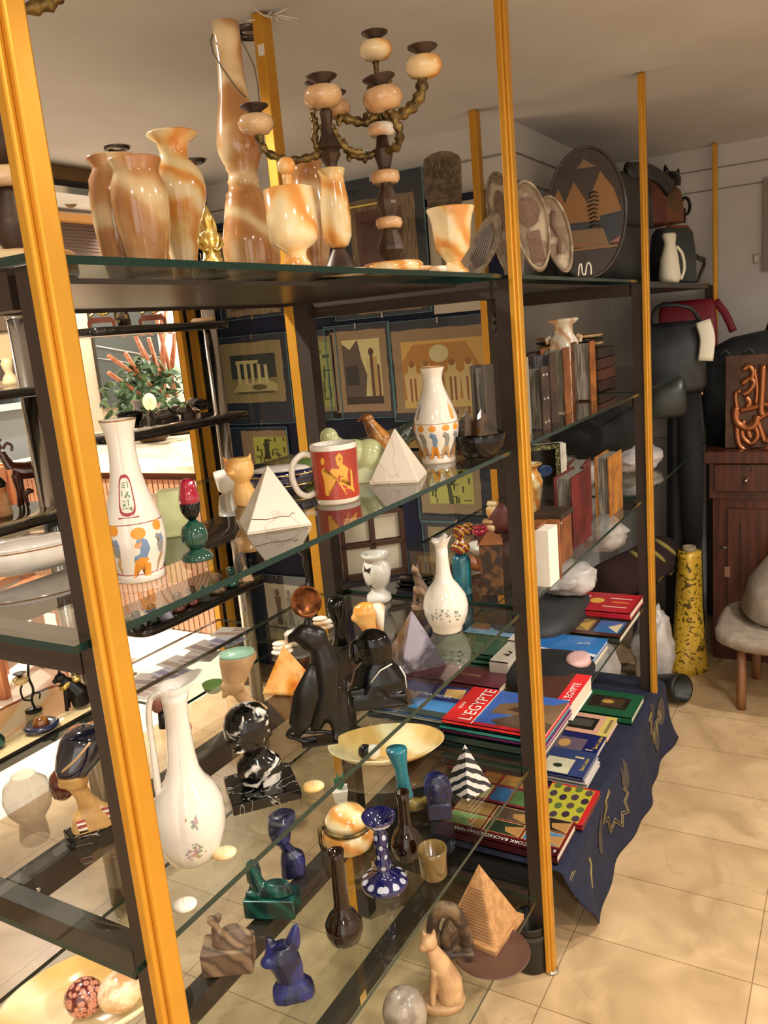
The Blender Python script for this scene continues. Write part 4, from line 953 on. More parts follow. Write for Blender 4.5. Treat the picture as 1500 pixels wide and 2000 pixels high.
# covered porcelain dish at the left edge
P = pl(52, 1112, G2)
t = Thing('porcelain_dish', 'wide white oval porcelain dish with gilt rim at the left edge', 'dish', P)
t.part('bowl', G().lathe([(72, 0), (88, 3), (106, 20), (112, 40), (108, 44), (108, 48), (104, 47), (100, 36), (80, 10), (0.1, 8)], sq=0.55, n=64).lathe([(109, 43.5), (109.6, 46)], PORG, 64, sq=0.55, cap=False), PORC)
t.part('lid', G().lathe([(104, 47), (96, 54), (60, 60), (0.1, 62)], sq=0.55, n=64), mat('porcelain_lid', '#e9dfd3', 0.08, coat=1.0))
# green glazed bottle with crimson stopper
P = pl(386, 1092, G2)
t = Thing('glazed_bottle', 'dark green ball bottle with a crimson and black stopper', 'bottle', P)
t.part('foot', G().lathe([(30, 0), (31, 4), (28, 12), (14, 20), (12, 24)]), GRNGL)
t.part('ball_body', G().lathe([(8, 22), (18, 26), (25, 38), (26, 50), (22, 64), (12, 72), (8, 76)]), GRNGL)
t.part('stopper_cup', G().lathe([(6, 76), (12, 82), (19, 94), (20, 108), (18, 112)]), BLACK)
t.part('stopper', G().lathe([(20, 110), (19, 120), (13, 150), (9, 154), (0.1, 155)], ridge=0.04, rn=10), REDGL)
# jade block behind the large vase
one('jade_block', 'pale green translucent stone block behind the large white vase', 'stone', pl(345, 1044, G2), G().box((0, 0, 44), (66, 50, 88), taper=0.82), JADE, bevel=0.003)
# orange cat head figurine
P = pl(482, 985, G2)
t = Thing('calcite_cat', 'orange calcite cat figurine peering from behind the left marble pyramid', 'figurine', P)
g = G().loft([(0, 0, 0, 24, 22), (24, -2, 0, 23, 20), (44, -4, -2, 15, 14), (58, -4, -4, 25, 20), (72, -6, -6, 29, 22), (84, -6, -6, 26, 20), (92, -4, -4, 16, 12)])
g.lathe([(8, 0), (0.5, 22)], M=Matrix.Translation((-24, -4, 78)) @ Matrix.Rotation(-0.5, 4, 'Y')).lathe([(8, 0), (0.5, 20)], M=Matrix.Translation((12, -4, 80)) @ Matrix.Rotation(0.35, 4, 'Y'))
g.ball((-22, -20, 66), (10, 8, 7))
t.part('body', g, ORANGE, remesh=0.0016, smooth=3)
one('porcelain_cup', 'small plain white cup just left of the orange cat', 'cup', pl(447, 962, G2), G().lathe([(13, 0), (20, 6), (24, 30), (25, 42), (23, 42), (20, 10), (0.1, 6)]), PORC)
# cobalt boat dish
P = pl(553, 960, G2)
t = Thing('cobalt_dish', 'dark blue and gilt long covered dish partly behind the mug', 'dish', P)
t.part('bowl', G().loft([(0, 0, 0, 40, 26), (16, 0, 0, 60, 34), (36, 0, 0, 66, 38), (42, 0, 0, 62, 34)]), mat('cobalt_ceramic', '#11133c', 0.08, coat=1.0))
t.part('gilt_bands', G().loft([(13, 0, 0, 57.5, 33.5), (15, 0, 0, 60.5, 34.6)]).loft([(34, 0, 0, 66.5, 38.5), (36, 0, 0, 67, 39)]), BRASS)
t.part('lid', G().loft([(42, 0, 0, 60, 32), (48, 0, 0, 48, 26), (52, 0, 0, 24, 14)]), PORC)
one('green_shell', 'small mottled green oval stone above the cobalt dish', 'stone', pl(600, 938, G2), G().ball((0, 0, 22), (30, 24, 22)), LGLASS)
# jade figure group
P = pl(690, 942, G2)
t = Thing('jade_figure', 'pale green jade figure of two rounded forms behind the mug rim', 'figurine', P)
g = G().ball((-38, 0, 90), (18, 16, 20)).ball((-28, 0, 62), (26, 22, 30)).ball((6, 0, 56), (30, 24, 28)).ball((36, 0, 46), (32, 26, 36)).box((0, 0, 14), (110, 44, 28)).ball((-18, 2, 36), (36, 24, 34))
t.part('body', g, JADE, remesh=0.002, smooth=6)
one('orange_pebble', 'small orange stone ball above the jade figure', 'stone', pl(702, 912, G2), G().ball((0, 0, 14), (14, 12, 14)).ball((0, 0, 30), (12, 10, 10)), ORANGE, remesh=0.0015)
# tiger eye falcon
P = pl(742, 918, G2)
t = Thing('falcon_figurine', 'brown tiger-eye falcon perched behind the right marble pyramid', 'figurine', P)
g = G().tube([(34, 0, 8), (22, 0, 30), (6, 0, 58), (-8, 0, 84), (-14, 0, 98)], [8, 18, 22, 14, 10], n=14)
g.ball((-16, -2, 102), (13, 10, 10)).lathe([(5, 0), (0.5, 12)], M=Matrix.Translation((-26, -3, 101)) @ Matrix.Rotation(-1.9, 4, 'Y'))
g.box((0, 0, 10), (54, 36, 20)).tube([(-6, -6, 50), (-8, -8, 20)], [8, 6]).tube([(-20, 6, 60), (-32, 10, 44)], [6, 4])
t.part('body', g, TIGER, remesh=0.0016, smooth=3)
# dark shell and black bowls with stone chips
one('dark_shell', 'grey-green glossy curved leaf dish behind the right pyramid apex', 'dish', pl(812, 893, G2), G().tube(smooth_path([(-36, 0, 20), (-16, 4, 44), (10, 6, 56), (30, 4, 48)]), [10, 16, 16, 16, 16, 18, 18, 18, 18, 16, 14, 14, 12, 10, 8, 4], flat=0.35), mat('grey_green_gloss', '#3f4a3c', 0.1, coat=0.9))
P = pl(938, 894, G2)
t = Thing('black_bowl', 'glossy black bowl right of the smaller white vase', 'bowl', P)
t.part('bowl', G().lathe([(24, 0), (30, 3), (46, 24), (52, 46), (50, 48), (42, 24), (0.1, 10)]), BLACK)
one('brown_stone', 'flat red-brown stone lying in front of the black bowl', 'stone', pl(926, 888, G2+0.0), G().ball((0, -34, 9), (34, 14, 9)), LEATH)
for k, (px, dz, a, h, lb) in enumerate([(916, 52, 22, 46, 'left dark pyramid stone standing in the black bowl'), (946, 50, 22, 50, 'right dark pyramid stone standing in the black bowl')]):
    P = pl(px, 894, G2); P.loc.z += 46*P.v
    one('obsidian_pyramid', lb, 'pyramid', P, G().pyramid((0, 0, 0), a, h, rz=0.6), mat('obsidian', '#1a120c', 0.15, coat=0.7, pat='noise', c2='#4a3420', scale=30), group='dark pyramids in the bowl')

# ================================================================== third shelf of the near bay
# white ewer
P = pl(378, 1668, G3)
t = Thing('porcelain_ewer', 'tall white porcelain ewer with rose sprays beside the nearest post', 'ewer', P)
prof = [(46, 0), (50, 4), (62, 26), (69, 54), (70, 80), (66, 104), (54, 128), (38, 146), (30, 164), (26, 190), (23, 230), (22, 262), (23, 288), (27, 304)]
g = G().lathe(prof+[(24, 302), (20, 280), (18, 240), (20, 190), (0.1, 160)], n=48, lean=(0.03, 0))
rr = random.Random(2)
PINK = mat('rose_pink', '#c79aa0', 0.4); LILAC = mat('sprig_grey_green', '#8c9a86', 0.4); YEL = mat('petal_ochre', '#b79a66', 0.4)
for (cx, cy) in ((14, 96), (8, 40)):
    for k in range(34):
        a = rr.uniform(0, 2*PI); q = rr.uniform(0, 20); x = cx+q*math.cos(a)*1.1; y = cy+q*math.sin(a)
        on_lathe(g, prof, [[(px_/68, py_) for px_, py_ in ell(x, y, rr.uniform(1.5, 4), rr.uniform(1.5, 4), 7)]], rr.choice([PINK, LILAC, LILAC, YEL, mat('petal_mauve', '#a690a8', 0.4)]), 0.5)
t.part('body', g, PORC)
g = G()
vs = []
n = 32
for j, (rr0, hh) in enumerate([(23, 284), (27, 302), (34, 316), (33, 317), (25, 300)]):
    for k in range(n):
        a = 2*PI*k/n; lip = max(0, math.cos(a-0.15))**3; back = max(0, math.cos(a-PI))**4
        r = rr0*(1+0.7*lip*(j in (2, 3))+0.25*back*(j in (2, 3))); vs.append((r*math.cos(a)+9, r*.85*math.sin(a), hh+14*lip*(j in (2, 3))-16*back*(j in (2, 3))))
g.add(vs, [(j*n+k, j*n+(k+1) % n, (j+1)*n+(k+1) % n, (j+1)*n+k) for j in range(4) for k in range(n)])
t.part('spout', g, PORC)
t.part('handle', G().tube(smooth_path([(-14, 0, 306), (-34, 0, 298), (-42, 0, 266), (-44, 0, 200), (-46, 0, 140), (-46, 0, 112)]), [6]*15+[7]*11, n=10, flat=1.3), PORC)
# black and white marble bust
P = pl(513, 1548, G3); P.v *= 0.84
t = Thing('marble_bust', 'black marble bust with white patches on a square plinth', 'bust', P)
t.part('plinth', G().box((0, 0, 12), (132, 118, 24), rz=0.12), BMARB, bevel=0.002)
g = G().loft([(24, 0, 4, 38, 30), (52, 2, 2, 45, 32), (76, 0, 0, 42, 28), (92, -2, 2, 24, 22), (104, -8, 0, 24, 24), (118, -14, -4, 36, 32), (140, -16, -4, 42, 38), (164, -14, -2, 44, 40), (184, -12, 0, 40, 36), (198, -10, 2, 28, 26), (204, -8, 2, 10, 10)])
g.lathe([(9, 0), (2, 16)], M=Matrix.Translation((-34, -34, 138)) @ Matrix.Rotation(0.9, 4, 'X')).ball((-30, -34, 122), (14, 9, 5)).ball((28, -6, 140), (6, 10, 14))
t.part('figure', g, BMARB2, remesh=0.002, smooth=3)
# onyx scarabs
def scarab(px, py, z, r, lab, m=ONYXY):
    P = pl(px, py, z)
    g = G().ball((0, 0, r*.42), (r, r*.8, r*.42))
    g.tube([(0, -r*.75, r*.55), (0, -r*.2, r*.86), (0, r*.6, r*.75)], r*.05, n=5).tube([(-r*.8, -r*.1, r*.6), (0, -r*.1, r*.87), (r*.8, -r*.1, r*.6)], r*.04, n=5)
    return one('onyx_scarab', lab, 'scarab', P, g, m, group='pale onyx scarabs')
scarab(613, 1545, G3, 22, 'pale onyx scarab right of the black marble plinth')
scarab(440, 1676, G3, 24, 'pale onyx scarab just right of the white ewer')
scarab(362, 1778, G3, 25, 'cream onyx scarab in front of the ewer beside the nearest post', ONYXW)
# amber pyramid
P = pl(563, 1342, G3)
t = Thing('amber_pyramid', 'glossy orange pyramid with a pharaoh figure on its face', 'pyramid', P)
t.e.rotation_euler[2] += -0.42
t.part('body', G().box((0, 0, 2), (76, 76, 4)).pyramid((0, 0, 4), 38, 78), AMBER, bevel=0.001)
g = G().prism([(-8, 6), (8, 6), (7, 26), (10, 38), (5, 46), (-5, 46), (-10, 38), (-7, 26)], -1, 1, None, Matrix.Translation((0, -36, 3)) @ Matrix.Rotation(-0.45, 4, 'X'))
t.part('figure_inlay', g, OCHRE)
# black falcon on a stand
P = pl(625, 1448, G3); P.v *= 0.92
t = Thing('falcon_statue', 'tall matt black falcon statue with folded wings', 'statue', P)
g = G().tube([(-8, 0, 24), (6, 0, 60), (22, 0, 110), (26, 0, 160), (20, 0, 200)], [10, 22, 27, 29, 21], n=16)
g.ball((8, -4, 214), (30, 22, 26)).ball((-8, -8, 226), (22, 18, 20)).tube([(-14, -8, 230), (-34, -8, 222), (-38, -8, 210)], [12, 8, 2])
g.tube([(24, 0, 150), (36, 0, 80), (40, 0, 30)], [14, 14, 8]).tube([(24, -4, 80), (34, -8, 20), (28, -20, 6)], [12, 9, 6])
t.part('body', g, EBONY, remesh=0.003, smooth=3)
t.part('wing', G().tube([(4, -18, 168), (-14, -20, 110), (-34, -16, 50), (-42, -12, 20)], [8, 26, 22, 4], flat=0.3), EBONY)
t.part('stand', G().tube(smooth_path([(-52, 0, 34), (-60, 0, 22), (-44, 0, 14), (-30, 0, 4), (-6, 0, 8)]), 5, n=8).tube(smooth_path([(-52, -4, 34), (-20, -6, 26), (10, -6, 22), (34, -6, 12)]), 4, n=8).box((0, 0, 2), (70, 40, 4)), EBONY)
# black marble bust, plain
P = pl(738, 1372, G3); P.v *= 0.88
t = Thing('marble_bust', 'glossy black marble bust with fine white veins, behind the falcon', 'bust', P)
g = G().box((4, 0, 14), (108, 64, 28), taper=0.97).loft([(26, 2, 0, 52, 32, 2.6), (52, 6, 0, 54, 32), (76, 4, 0, 44, 26), (92, 6, 0, 30, 22), (112, 4, 0, 34, 26), (132, 2, -2, 36, 30), (148, 0, -2, 30, 26), (158, 0, 0, 14, 12)])
g.ball((-34, -8, 118), (12, 14, 26)).box((-34, -8, 26), (44, 40, 40))
t.part('figure', g, BLACK, remesh=0.0024, smooth=3)
t.part('white_veins', G().tube([(58, -10, 30), (57, -16, 60), (48, -22, 84)], 1.6, n=5).tube([(-10, -33, 60), (10, -32, 84), (34, -24, 92)], 1.4, n=5), PORC)
# orange stone head with white back, on top row
P = pl(722, 1272, G3)
t = Thing('stone_figurine', 'small orange stone head on a block, above the black bust', 'figurine', P)
g = G().box((4, 0, 22), (30, 24, 44)).loft([(40, 4, 0, 14, 11), (58, -2, 0, 20, 14), (76, -2, 0, 24, 16), (88, -2, 0, 20, 12), (94, 0, 0, 10, 7)]).ball((-22, -4, 68), (8, 7, 8))
t.part('head', g, ORANGE, remesh=0.0016)
t.part('white_nemes', G().loft([(14, 22, 6, 7, 12), (60, 26, 6, 9, 14), (84, 24, 4, 14, 14), (90, 22, 4, 8, 8)]), ONYXW)
# tan bust with green top
P = pl(470, 1392, G3)
t = Thing('stone_figurine', 'tan stone queen head with tall crown and pale green top', 'figurine', P)
g = G().loft([(0, 26, 0, 28, 20), (8, 24, 0, 22, 17), (20, 14, 0, 12, 12)]).tube([(20, 0, 10), (6, 0, 30), (0, 0, 44)], [14, 12, 13], n=14).ball((-6, -2, 56), (21, 17, 20)).tube([(-14, -4, 52), (-26, -6, 42), (-27, -6, 36)], [10, 6, 5]).ball((-27, -6, 56), (5, 5, 8)).ball((10, -15, 52), (5, 4, 8))
g.loft([(58, -4, 0, 22, 18), (80, 2, 4, 29, 24), (98, 8, 8, 36, 28), (108, 10, 8, 36, 28)])
t.part('head', g, TAN, remesh=0.002)
t.part('crown_top', G().loft([(106, 8, 8, 34, 26), (114, 8, 8, 34, 26)]), mat('pale_green', '#8fb39a', 0.3))
# dark african head behind the ewer
P = pl(318, 1420, G3)
t = Thing('ebony_figurine', 'small dark carved head with pinkish face just right of the nearest post', 'figurine', P)
t.part('hair', G().ball((6, 4, 50), (18, 18, 22)).loft([(0, 4, 0, 12, 12), (30, 4, 2, 9, 9)]), EBONY)
t.part('face', G().ball((-4, -6, 48), (13, 13, 17)), mat('reddish_face', '#8a5240', 0.4))
one('pink_stone', 'small salmon coloured stone behind the ewer neck', 'stone', pl(366, 1430, G3), G().ball((0, 0, 10), (10, 8, 12)), mat('salmon_stone', '#d98a78', 0.3))
# grey violet pyramid
P = pl(812, 1292, G3)
t = Thing('agate_pyramid', 'grey violet polished pyramid in front of the white bottle', 'pyramid', P)
t.e.rotation_euler[2] += 0.32
t.part('body', G().box((0, 0, 2), (92, 92, 4)).pyramid((0, 0, 4), 46, 96), AMETH, bevel=0.001)
# white bottle vase with petal mouth
P = pl(874, 1230, G3)
t = Thing('bottle_vase', 'white long necked porcelain vase with petal mouth', 'vase', P)
prof = [(28, 0), (30, 3), (30, 8), (36, 16), (43, 36), (44, 50), (40, 68), (28, 86), (18, 98), (14, 112), (12, 140), (12, 160)]
g = G().lathe(prof+[(9, 160), (9, 120), (0.1, 100)], n=40)
for k in range(26):
    x = rr.uniform(-30, 34); y = 40+rr.uniform(-16, 14)
    on_lathe(g, prof, [[(px_/43, py_) for px_, py_ in ell(x, y, rr.uniform(1, 3), rr.uniform(1, 3), 7)]], rr.choice([LILAC, GRYP]), 0.4)
t.part('body', g, PORC)
vs = []; n = 40
for j, (r0, hh) in enumerate([(12, 158), (13, 164), (19, 174), (20, 176), (14, 170)]):
    for k in range(n):
        a = 2*PI*k/n; q = (j in (2, 3)); r = r0*(1+0.14*q*math.cos(5*a)); vs.append((r*math.cos(a), r*math.sin(a), hh+q*(2.2*math.cos(5*a)+4*math.cos(a))))
t.part('petal_mouth', G().add(vs, [(j*n+k, j*n+(k+1) % n, (j+1)*n+(k+1) % n, (j+1)*n+k) for j in range(4) for k in range(n)]), PORC)
# white urn with dark patches
P = pl(741, 1172, G3)
t = Thing('marble_urn', 'white marble urn with dark grey blocks and flat lip', 'urn', P)
prof = [(24, 0), (25, 4), (23, 12), (14, 20), (16, 26), (24, 36), (27, 50), (28, 60), (24, 74), (17, 78), (17, 80), (27, 84), (28, 90), (26, 92)]
g = G().lathe(prof+[(18, 90), (14, 80), (0.1, 70)], n=36)
on_lathe(g, prof, [[(-1.3, 56), (-.45, 58), (-.45, 70), (-1.2, 72)], [(-1.1, 26), (-.4, 26), (-.4, 40), (-1.1, 40)]], mat('dark_patch', '#37302b', 0.2), 0.3)
t.part('body', g, mat('veined_white', '#f1ebe0', 0.2, coat=0.5, pat='noise', c2='#b9b2a6', scale=20, lo=0.45, hi=0.75))
# small brown seated statuette
P = pl(822, 1188, G3)
t = Thing('seated_statuette', 'small brown stone cat statuette beside the white bottle neck', 'statuette', P)
g = G().box((0, 0, 5), (36, 26, 10)).tube([(10, 0, 12), (8, 0, 30), (0, 0, 52), (-4, 0, 68)], [14, 14, 9, 7], n=12).ball((-5, -2, 74), (8, 8, 9)).tube([(-8, -4, 44), (-12, -6, 10)], [4, 4]).lathe([(3, 0), (.5, 9)], M=Matrix.Translation((-8, 0, 80))).lathe([(3, 0), (.5, 9)], M=Matrix.Translation((0, 0, 80)))
t.part('body', g, WOODST, remesh=0.0018)
# white box and shells
one('soap_box', 'white oval lidded box behind the amber pyramid', 'box', pl(583, 1256, G3), G().loft([(0, 0, 0, 22, 14), (6, 0, 0, 25, 17), (16, 0, 0, 25, 17), (17, 0, 0, 26, 18), (22, 0, 0, 26, 18), (26, 0, 0, 20, 13)]), PORC)
for k, (px, py, lb) in enumerate([(552, 1278, 'cream stacked shell above the amber pyramid apex'), (630, 1230, 'cream stacked shell behind the falcon beak')]):
    one('shell', lb, 'shell', pl(px, py, G3), G().ball((0, 0, 6), (22, 14, 6)).ball((2, 0, 15), (20, 12, 6)).ball((-3, 0, 22), (15, 10, 5)), ONYXW, group='cream shells')
# copper plate on a small stand
P = pl(604, 1226, G3)
t = Thing('copper_plate', 'round copper plate with embossed face standing on its rim', 'plate', P)
M = Matrix.Translation((0, 0, 52)) @ Matrix.Rotation(PI/2-0.12, 4, 'X')
COPP = mat('bright_copper', '#a8683c', 0.25, 0.8, pat='noise', c2='#5a3018', scale=40, lo=0.4, hi=0.6)
t.part('dish', G().lathe([(0.1, 2), (20, 2), (24, 5), (30, 8), (30, 6), (24, 1), (0.1, 0)], M=M), COPP)
t.part('stand', G().tube([(-14, 0, 0), (0, 4, 24), (14, 0, 0)], 2.5).tube([(0, 16, 0), (0, 4, 30)], 2.5), EBONY)
# queen bust left of the nearest post
P = pl(186, 1628, G3)
t = Thing('queen_bust', 'painted queen bust with dark blue crown left of the nearest post', 'bust', P)
t.part('plinth', G().box((-2, 0, 8), (94, 62, 16), rz=0.3), BMARB, bevel=0.001)
g = G().loft([(16, 0, 0, 42, 26, 3), (40, 2, 0, 38, 22, 3), (56, 0, 0, 22, 16), (76, -8, -2, 16, 14), (96, -16, -4, 17, 15), (104, -18, -6, 24, 20), (124, -22, -6, 27, 24)]).ball((-44, -10, 112), (6, 6, 8))
t.part('figure', g, mat('gold_painted_stone', '#c39a5e', 0.35, pat='noise', c2='#a57a42', scale=24), remesh=0.002)
t.part('crown', G().loft([(118, -18, 0, 30, 26), (136, -8, 6, 42, 34), (158, 6, 12, 50, 40), (178, 14, 16, 48, 40), (190, 12, 16, 34, 30), (194, 12, 16, 12, 12)]), mat('midnight_glaze', '#15173a', 0.08, coat=1.0, pat='noise', c2='#0c0c1c', scale=10))
g = G()
for k in range(5): g.box((-22+k*.8, -24, 42-k*5), (16, 3, 2.4), [REDP, PORC, REDP, PORC, BLACK][k]); g.box((26, -18, 50-k*5), (14, 3, 2.4), [REDP, PORC, REDP, PORC, REDP][k], rz=-.3)
t.part('necklace_stripes', g, REDP)
t.part('crown_band', G().tube(smooth_path([(-38, -24, 140), (-10, -30, 158), (20, -26, 180)]), 2.4, n=6), TAN)
one('brown_bead', 'round red-brown ridged bead left of the queen bust', 'bead', pl(126, 1560, G3), G().lathe([(8, 0), (19, 8), (23, 26), (20, 46), (10, 56), (6, 58)], ridge=0.04, rn=14), REDBR)
# grey ghost reflections at the left, put in as a smoky glass jar
SMOKE = glassmat('smoked_glass', (0.72, 0.70, 0.69), 1.5)
t = Thing('ghost_reflection_jar', 'smoky glass jar shape standing in for ghost reflections behind the queen bust', 'jar', pl(70, 1640, G3))
t.part('body', G().lathe([(26, 0), (28, 6), (24, 40), (40, 62), (46, 84), (40, 108), (24, 120), (22, 126)], cap=False, n=36), SMOKE)

P = pl(664, 1258, G3)
t = Thing('glossy_head', 'small glossy black head on a neck behind the falcon, near the copper plate', 'figurine', P)
t.part('body', G().loft([(0, 0, 0, 16, 14), (20, 0, 0, 9, 9), (44, 0, 0, 9, 9), (56, 0, 0, 16, 14), (76, 0, 0, 19, 16), (90, 0, 0, 12, 10)]), BLACK)
# ================================================================== fourth and bottom shelves of the near bay
# yellow onyx boat dish with two balls
P = pl(757, 1478, G4)
t = Thing('onyx_boat_dish', 'long pale yellow onyx boat dish behind the falcon tail', 'dish', P)
def boat(a, b, h, n=56):
    g = G(); prof = [(.45, 0), (.55, 2), (.8, h*.45), (1.0, h), (.96, h), (.78, h*.5), (.5, 4), (.001, 3)]
    return g.lathe([(r*a, z) for r, z in prof], sq=b/a, n=n)
t.part('bowl', boat(114, 76, 30), ONYXY)
for k, (dx, m_, lb) in enumerate([(-42, BLACK, 'small black stone ball lying in the yellow boat dish'), (-26, PORC, 'small white stone ball lying in the yellow boat dish')]):
    P2 = pl(757, 1478, G4); P2.loc = P2.loc+Matrix.Rotation(P2.rz, 3, 'Z') @ Vector((dx*P2.s, (-16+k*-3)*P2.s, 7*P2.v))
    one('stone_ball', lb, 'ball', P2, G().ball((0, 0, 15), 14), m_, group='stone balls in the boat dish')
# second yellow dish at the bottom left, with two eggs
P = pl(185, 1985, G4)
t = Thing('onyx_boat_dish', 'broad yellow onyx dish at the bottom left corner', 'dish', P)
t.part('bowl', boat(172, 118, 52), ONYXY)
for dx, dy, rx, m_, lb in [(-12, 0, 38, GRANR, 'speckled red granite egg in the bottom left onyx dish'), (52, -22, 44, EGG, 'shiny beige stone egg in the bottom left onyx dish')]:
    P2 = pl(185, 1985, G4); P2.loc = P2.loc+Matrix.Rotation(P2.rz, 3, 'Z') @ Vector((dx*P2.s, dy*P2.s, 8*P2.v))
    one('stone_egg', lb, 'egg', P2, G().ball((0, 0, 34), (rx, rx*.9, 32)), m_, group='stone eggs in the onyx dish')
# lapis queen bust
P = pl(573, 1704, G4); P.v *= .95
t = Thing('lapis_bust', 'small deep blue queen bust on a hexagonal foot', 'bust', P)
g = G().loft([(0, 0, 0, 24, 22, 3), (26, 2, 0, 24, 22, 3), (38, 2, 0, 22, 18), (48, -4, 0, 13, 11), (62, -12, 0, 11, 10), (70, -16, -4, 18, 14), (86, -16, -2, 22, 18), (104, -10, 4, 27, 22), (116, -8, 6, 26, 22), (120, -8, 6, 18, 16)])
t.part('figure', g, LAPIS, remesh=0.0018, smooth=2)
# malachite sphinx
P = pl(534, 1778, G4)
t = Thing('malachite_sphinx', 'dark green malachite sphinx lying on its block', 'sphinx', P); t.e.rotation_euler[2] += -0.35
t.part('base', G().box((0, 0, 17), (100, 52, 34)), MALA, bevel=0.0015)
g = G().loft([(34, 6, 0, 40, 20), (46, 8, 0, 34, 17), (56, 14, 0, 22, 12)]).tube([(-20, 0, 40), (-28, 0, 60), (-30, 0, 74)], [16, 13, 12], n=14).loft([(58, -30, 0, 15, 13), (78, -30, 0, 15, 13), (92, -30, 0, 12, 11), (96, -30, 0, 6, 6)]).tube([(-18, -12, 38), (-46, -12, 38)], 7).tube([(-18, 12, 38), (-46, 12, 38)], 7)
t.part('figure', g, MALA, remesh=0.0018, smooth=2)
# brown stone camel/sphinx
P = pl(446, 1885, G4)
t = Thing('brown_stone_sphinx', 'rough banded brown stone sphinx with a branching head', 'sphinx', P); t.e.rotation_euler[2] += -0.25
t.part('base', G().box((4, 0, 22), (98, 62, 44)), WOODST, bevel=0.003)
g = G().loft([(42, 14, 0, 42, 24), (58, 18, 0, 34, 18), (72, 16, 0, 16, 12)]).tube([(-8, 0, 46), (-14, 0, 66), (-14, 0, 82)], [16, 10, 7]).tube([(-14, 0, 80), (-26, 0, 90)], [6, 6]).tube([(-14, 0, 80), (-4, 0, 94)], [6, 6]).ball((-20, 0, 92), (8, 6, 6)).ball((-6, 0, 96), (7, 6, 5))
t.part('figure', g, WOODST, remesh=0.002, smooth=2)
# lapis cat
P = pl(574, 1940, G4); P.v *= .92
t = Thing('lapis_cat_head', 'deep blue stone cat head with one tall ear, bottom row', 'figurine', P)
g = G().loft([(0, 0, 0, 42, 30, 3), (14, 0, 0, 40, 28, 3), (34, -2, 0, 26, 20), (56, -6, 0, 30, 24), (82, -14, -2, 34, 26), (98, -16, 0, 28, 22), (106, -10, 0, 20, 16)]).ball((-38, -10, 84), (18, 13, 13)).lathe([(15, 0), (14, 14), (8, 36), (2, 46)], M=Matrix.Translation((8, 2, 96)) @ Matrix.Rotation(0.3, 4, 'Y')).lathe([(12, 0), (9, 16), (2, 24)], M=Matrix.Translation((-30, 8, 98)) @ Matrix.Rotation(-0.3, 4, 'Y'))
t.part('figure', g, LAPIS, remesh=0.002, smooth=3)
# brown glazed bud vases
def budvase(px, py, r, h, lab):
    P = pl(px, py, G4)
    t = Thing('bud_vase', lab, 'vase', P, group='dark brown bud vases')
    t.part('body', G().lathe([(r*.55, 0), (r*.84, 7), (r*1.03, 24), (r*1.0, 38), (r*.74, 53), (r*.46, 62), (r*.40, 74), (r*.36, h*.75), (r*.4, h-12), (r*.46, h), (r*.38, h), (r*.25, h*.7), (0.1, 90)], n=40), BRNGL)
budvase(675, 1838, 36, 172, 'dark brown long necked bud vase in front of the blue candlestick')
budvase(797, 1676, 30, 128, 'dark brown long necked bud vase right of the blue candlestick')
# blue cut glass candlestick
P = pl(752, 1728, G4)
t = Thing('candlestick', 'cobalt blue glass candlestick with white etched dots', 'candlestick', P)
prof = [(44, 0), (46, 6), (44, 12), (28, 20), (14, 28), (15, 38), (17, 46), (12, 54), (13, 80), (15, 92), (12, 102), (15, 110), (26, 120), (32, 130), (33, 134)]
g = G().lathe(prof+[(30, 133), (16, 118), (9, 108), (0.1, 104)], n=40)
for k in range(12):
    on_lathe(g, prof, [[(a_/40+k*.55, b_) for a_, b_ in ell(0, 14.5, 7, 3.4, 8)]], COBW, .4)
    on_lathe(g, prof, [[(a_/28+k*.6, b_) for a_, b_ in ell(0, 124, 5.5, 4, 8)]], COBW, .4)
for k in range(5):
    for j in range(4): on_lathe(g, prof, [[(a_/13+k*1.25+j*.6, b_) for a_, b_ in ell(0, 40+j*19, 4.4, 5, 6)]], COBW, .3)
t.part('body', g, COB)
# orange onyx pot with metal band
P = pl(683, 1652, G4)
t = Thing('onyx_pot', 'orange onyx pot with a metal band and hinged lid', 'pot', P)
t.part('pot', G().lathe([(38, 0), (46, 6), (51, 20), (50, 34), (45, 40), (42, 40)], n=48), ONYX2)
t.part('metal_band', G().lathe([(45, 39), (48, 40), (48, 46), (44, 46)], n=48, cap=False).tube([(-46, -6, 44), (-54, -10, 46), (-55, -12, 20), (-52, -14, 8)], 4), BRONZE)
t.part('lid', G().lathe([(44, 46), (42, 56), (30, 70), (10, 78), (0.1, 79)], n=48), ONYX2)
# small cactus in a white pot
P = pl(666, 1562, G4)
t = Thing('potted_cactus', 'tiny green succulent in a square white pot', 'plant', P)
t.part('pot', G().add([(-11, -11, 0), (11, -11, 0), (11, 11, 0), (-11, 11, 0), (-15, -15, 22), (15, -15, 22), (15, 15, 22), (-15, 15, 22)], [(3, 2, 1, 0), (4, 5, 6, 7), (0, 1, 5, 4), (1, 2, 6, 5), (2, 3, 7, 6), (3, 0, 4, 7)], None, None, False), PORC)
g = G()
for k in range(9): a = k*2.4; g.tube([(0, 0, 20), (6*math.cos(a), 6*math.sin(a), 30+k), (10*math.cos(a), 10*math.sin(a), 38+k*1.6)], [3, 4, 0.6], n=6)
t.part('leaves', g, mat('succulent', '#2d6b48', 0.5))
# teal hand torch
P = pl(788, 1560, G4)
t = Thing('teal_figure', 'teal glazed tapered statuette with flat flared top', 'statuette', P)
g = G().loft([(0, 4, 0, 17, 15), (8, 4, 0, 16, 14), (36, 2, 0, 13, 12), (60, 0, 0, 13, 12), (78, -3, 0, 17, 15), (94, -5, 0, 21, 18), (98, -5, 0, 20, 17)])
t.part('body', g, TEAL)
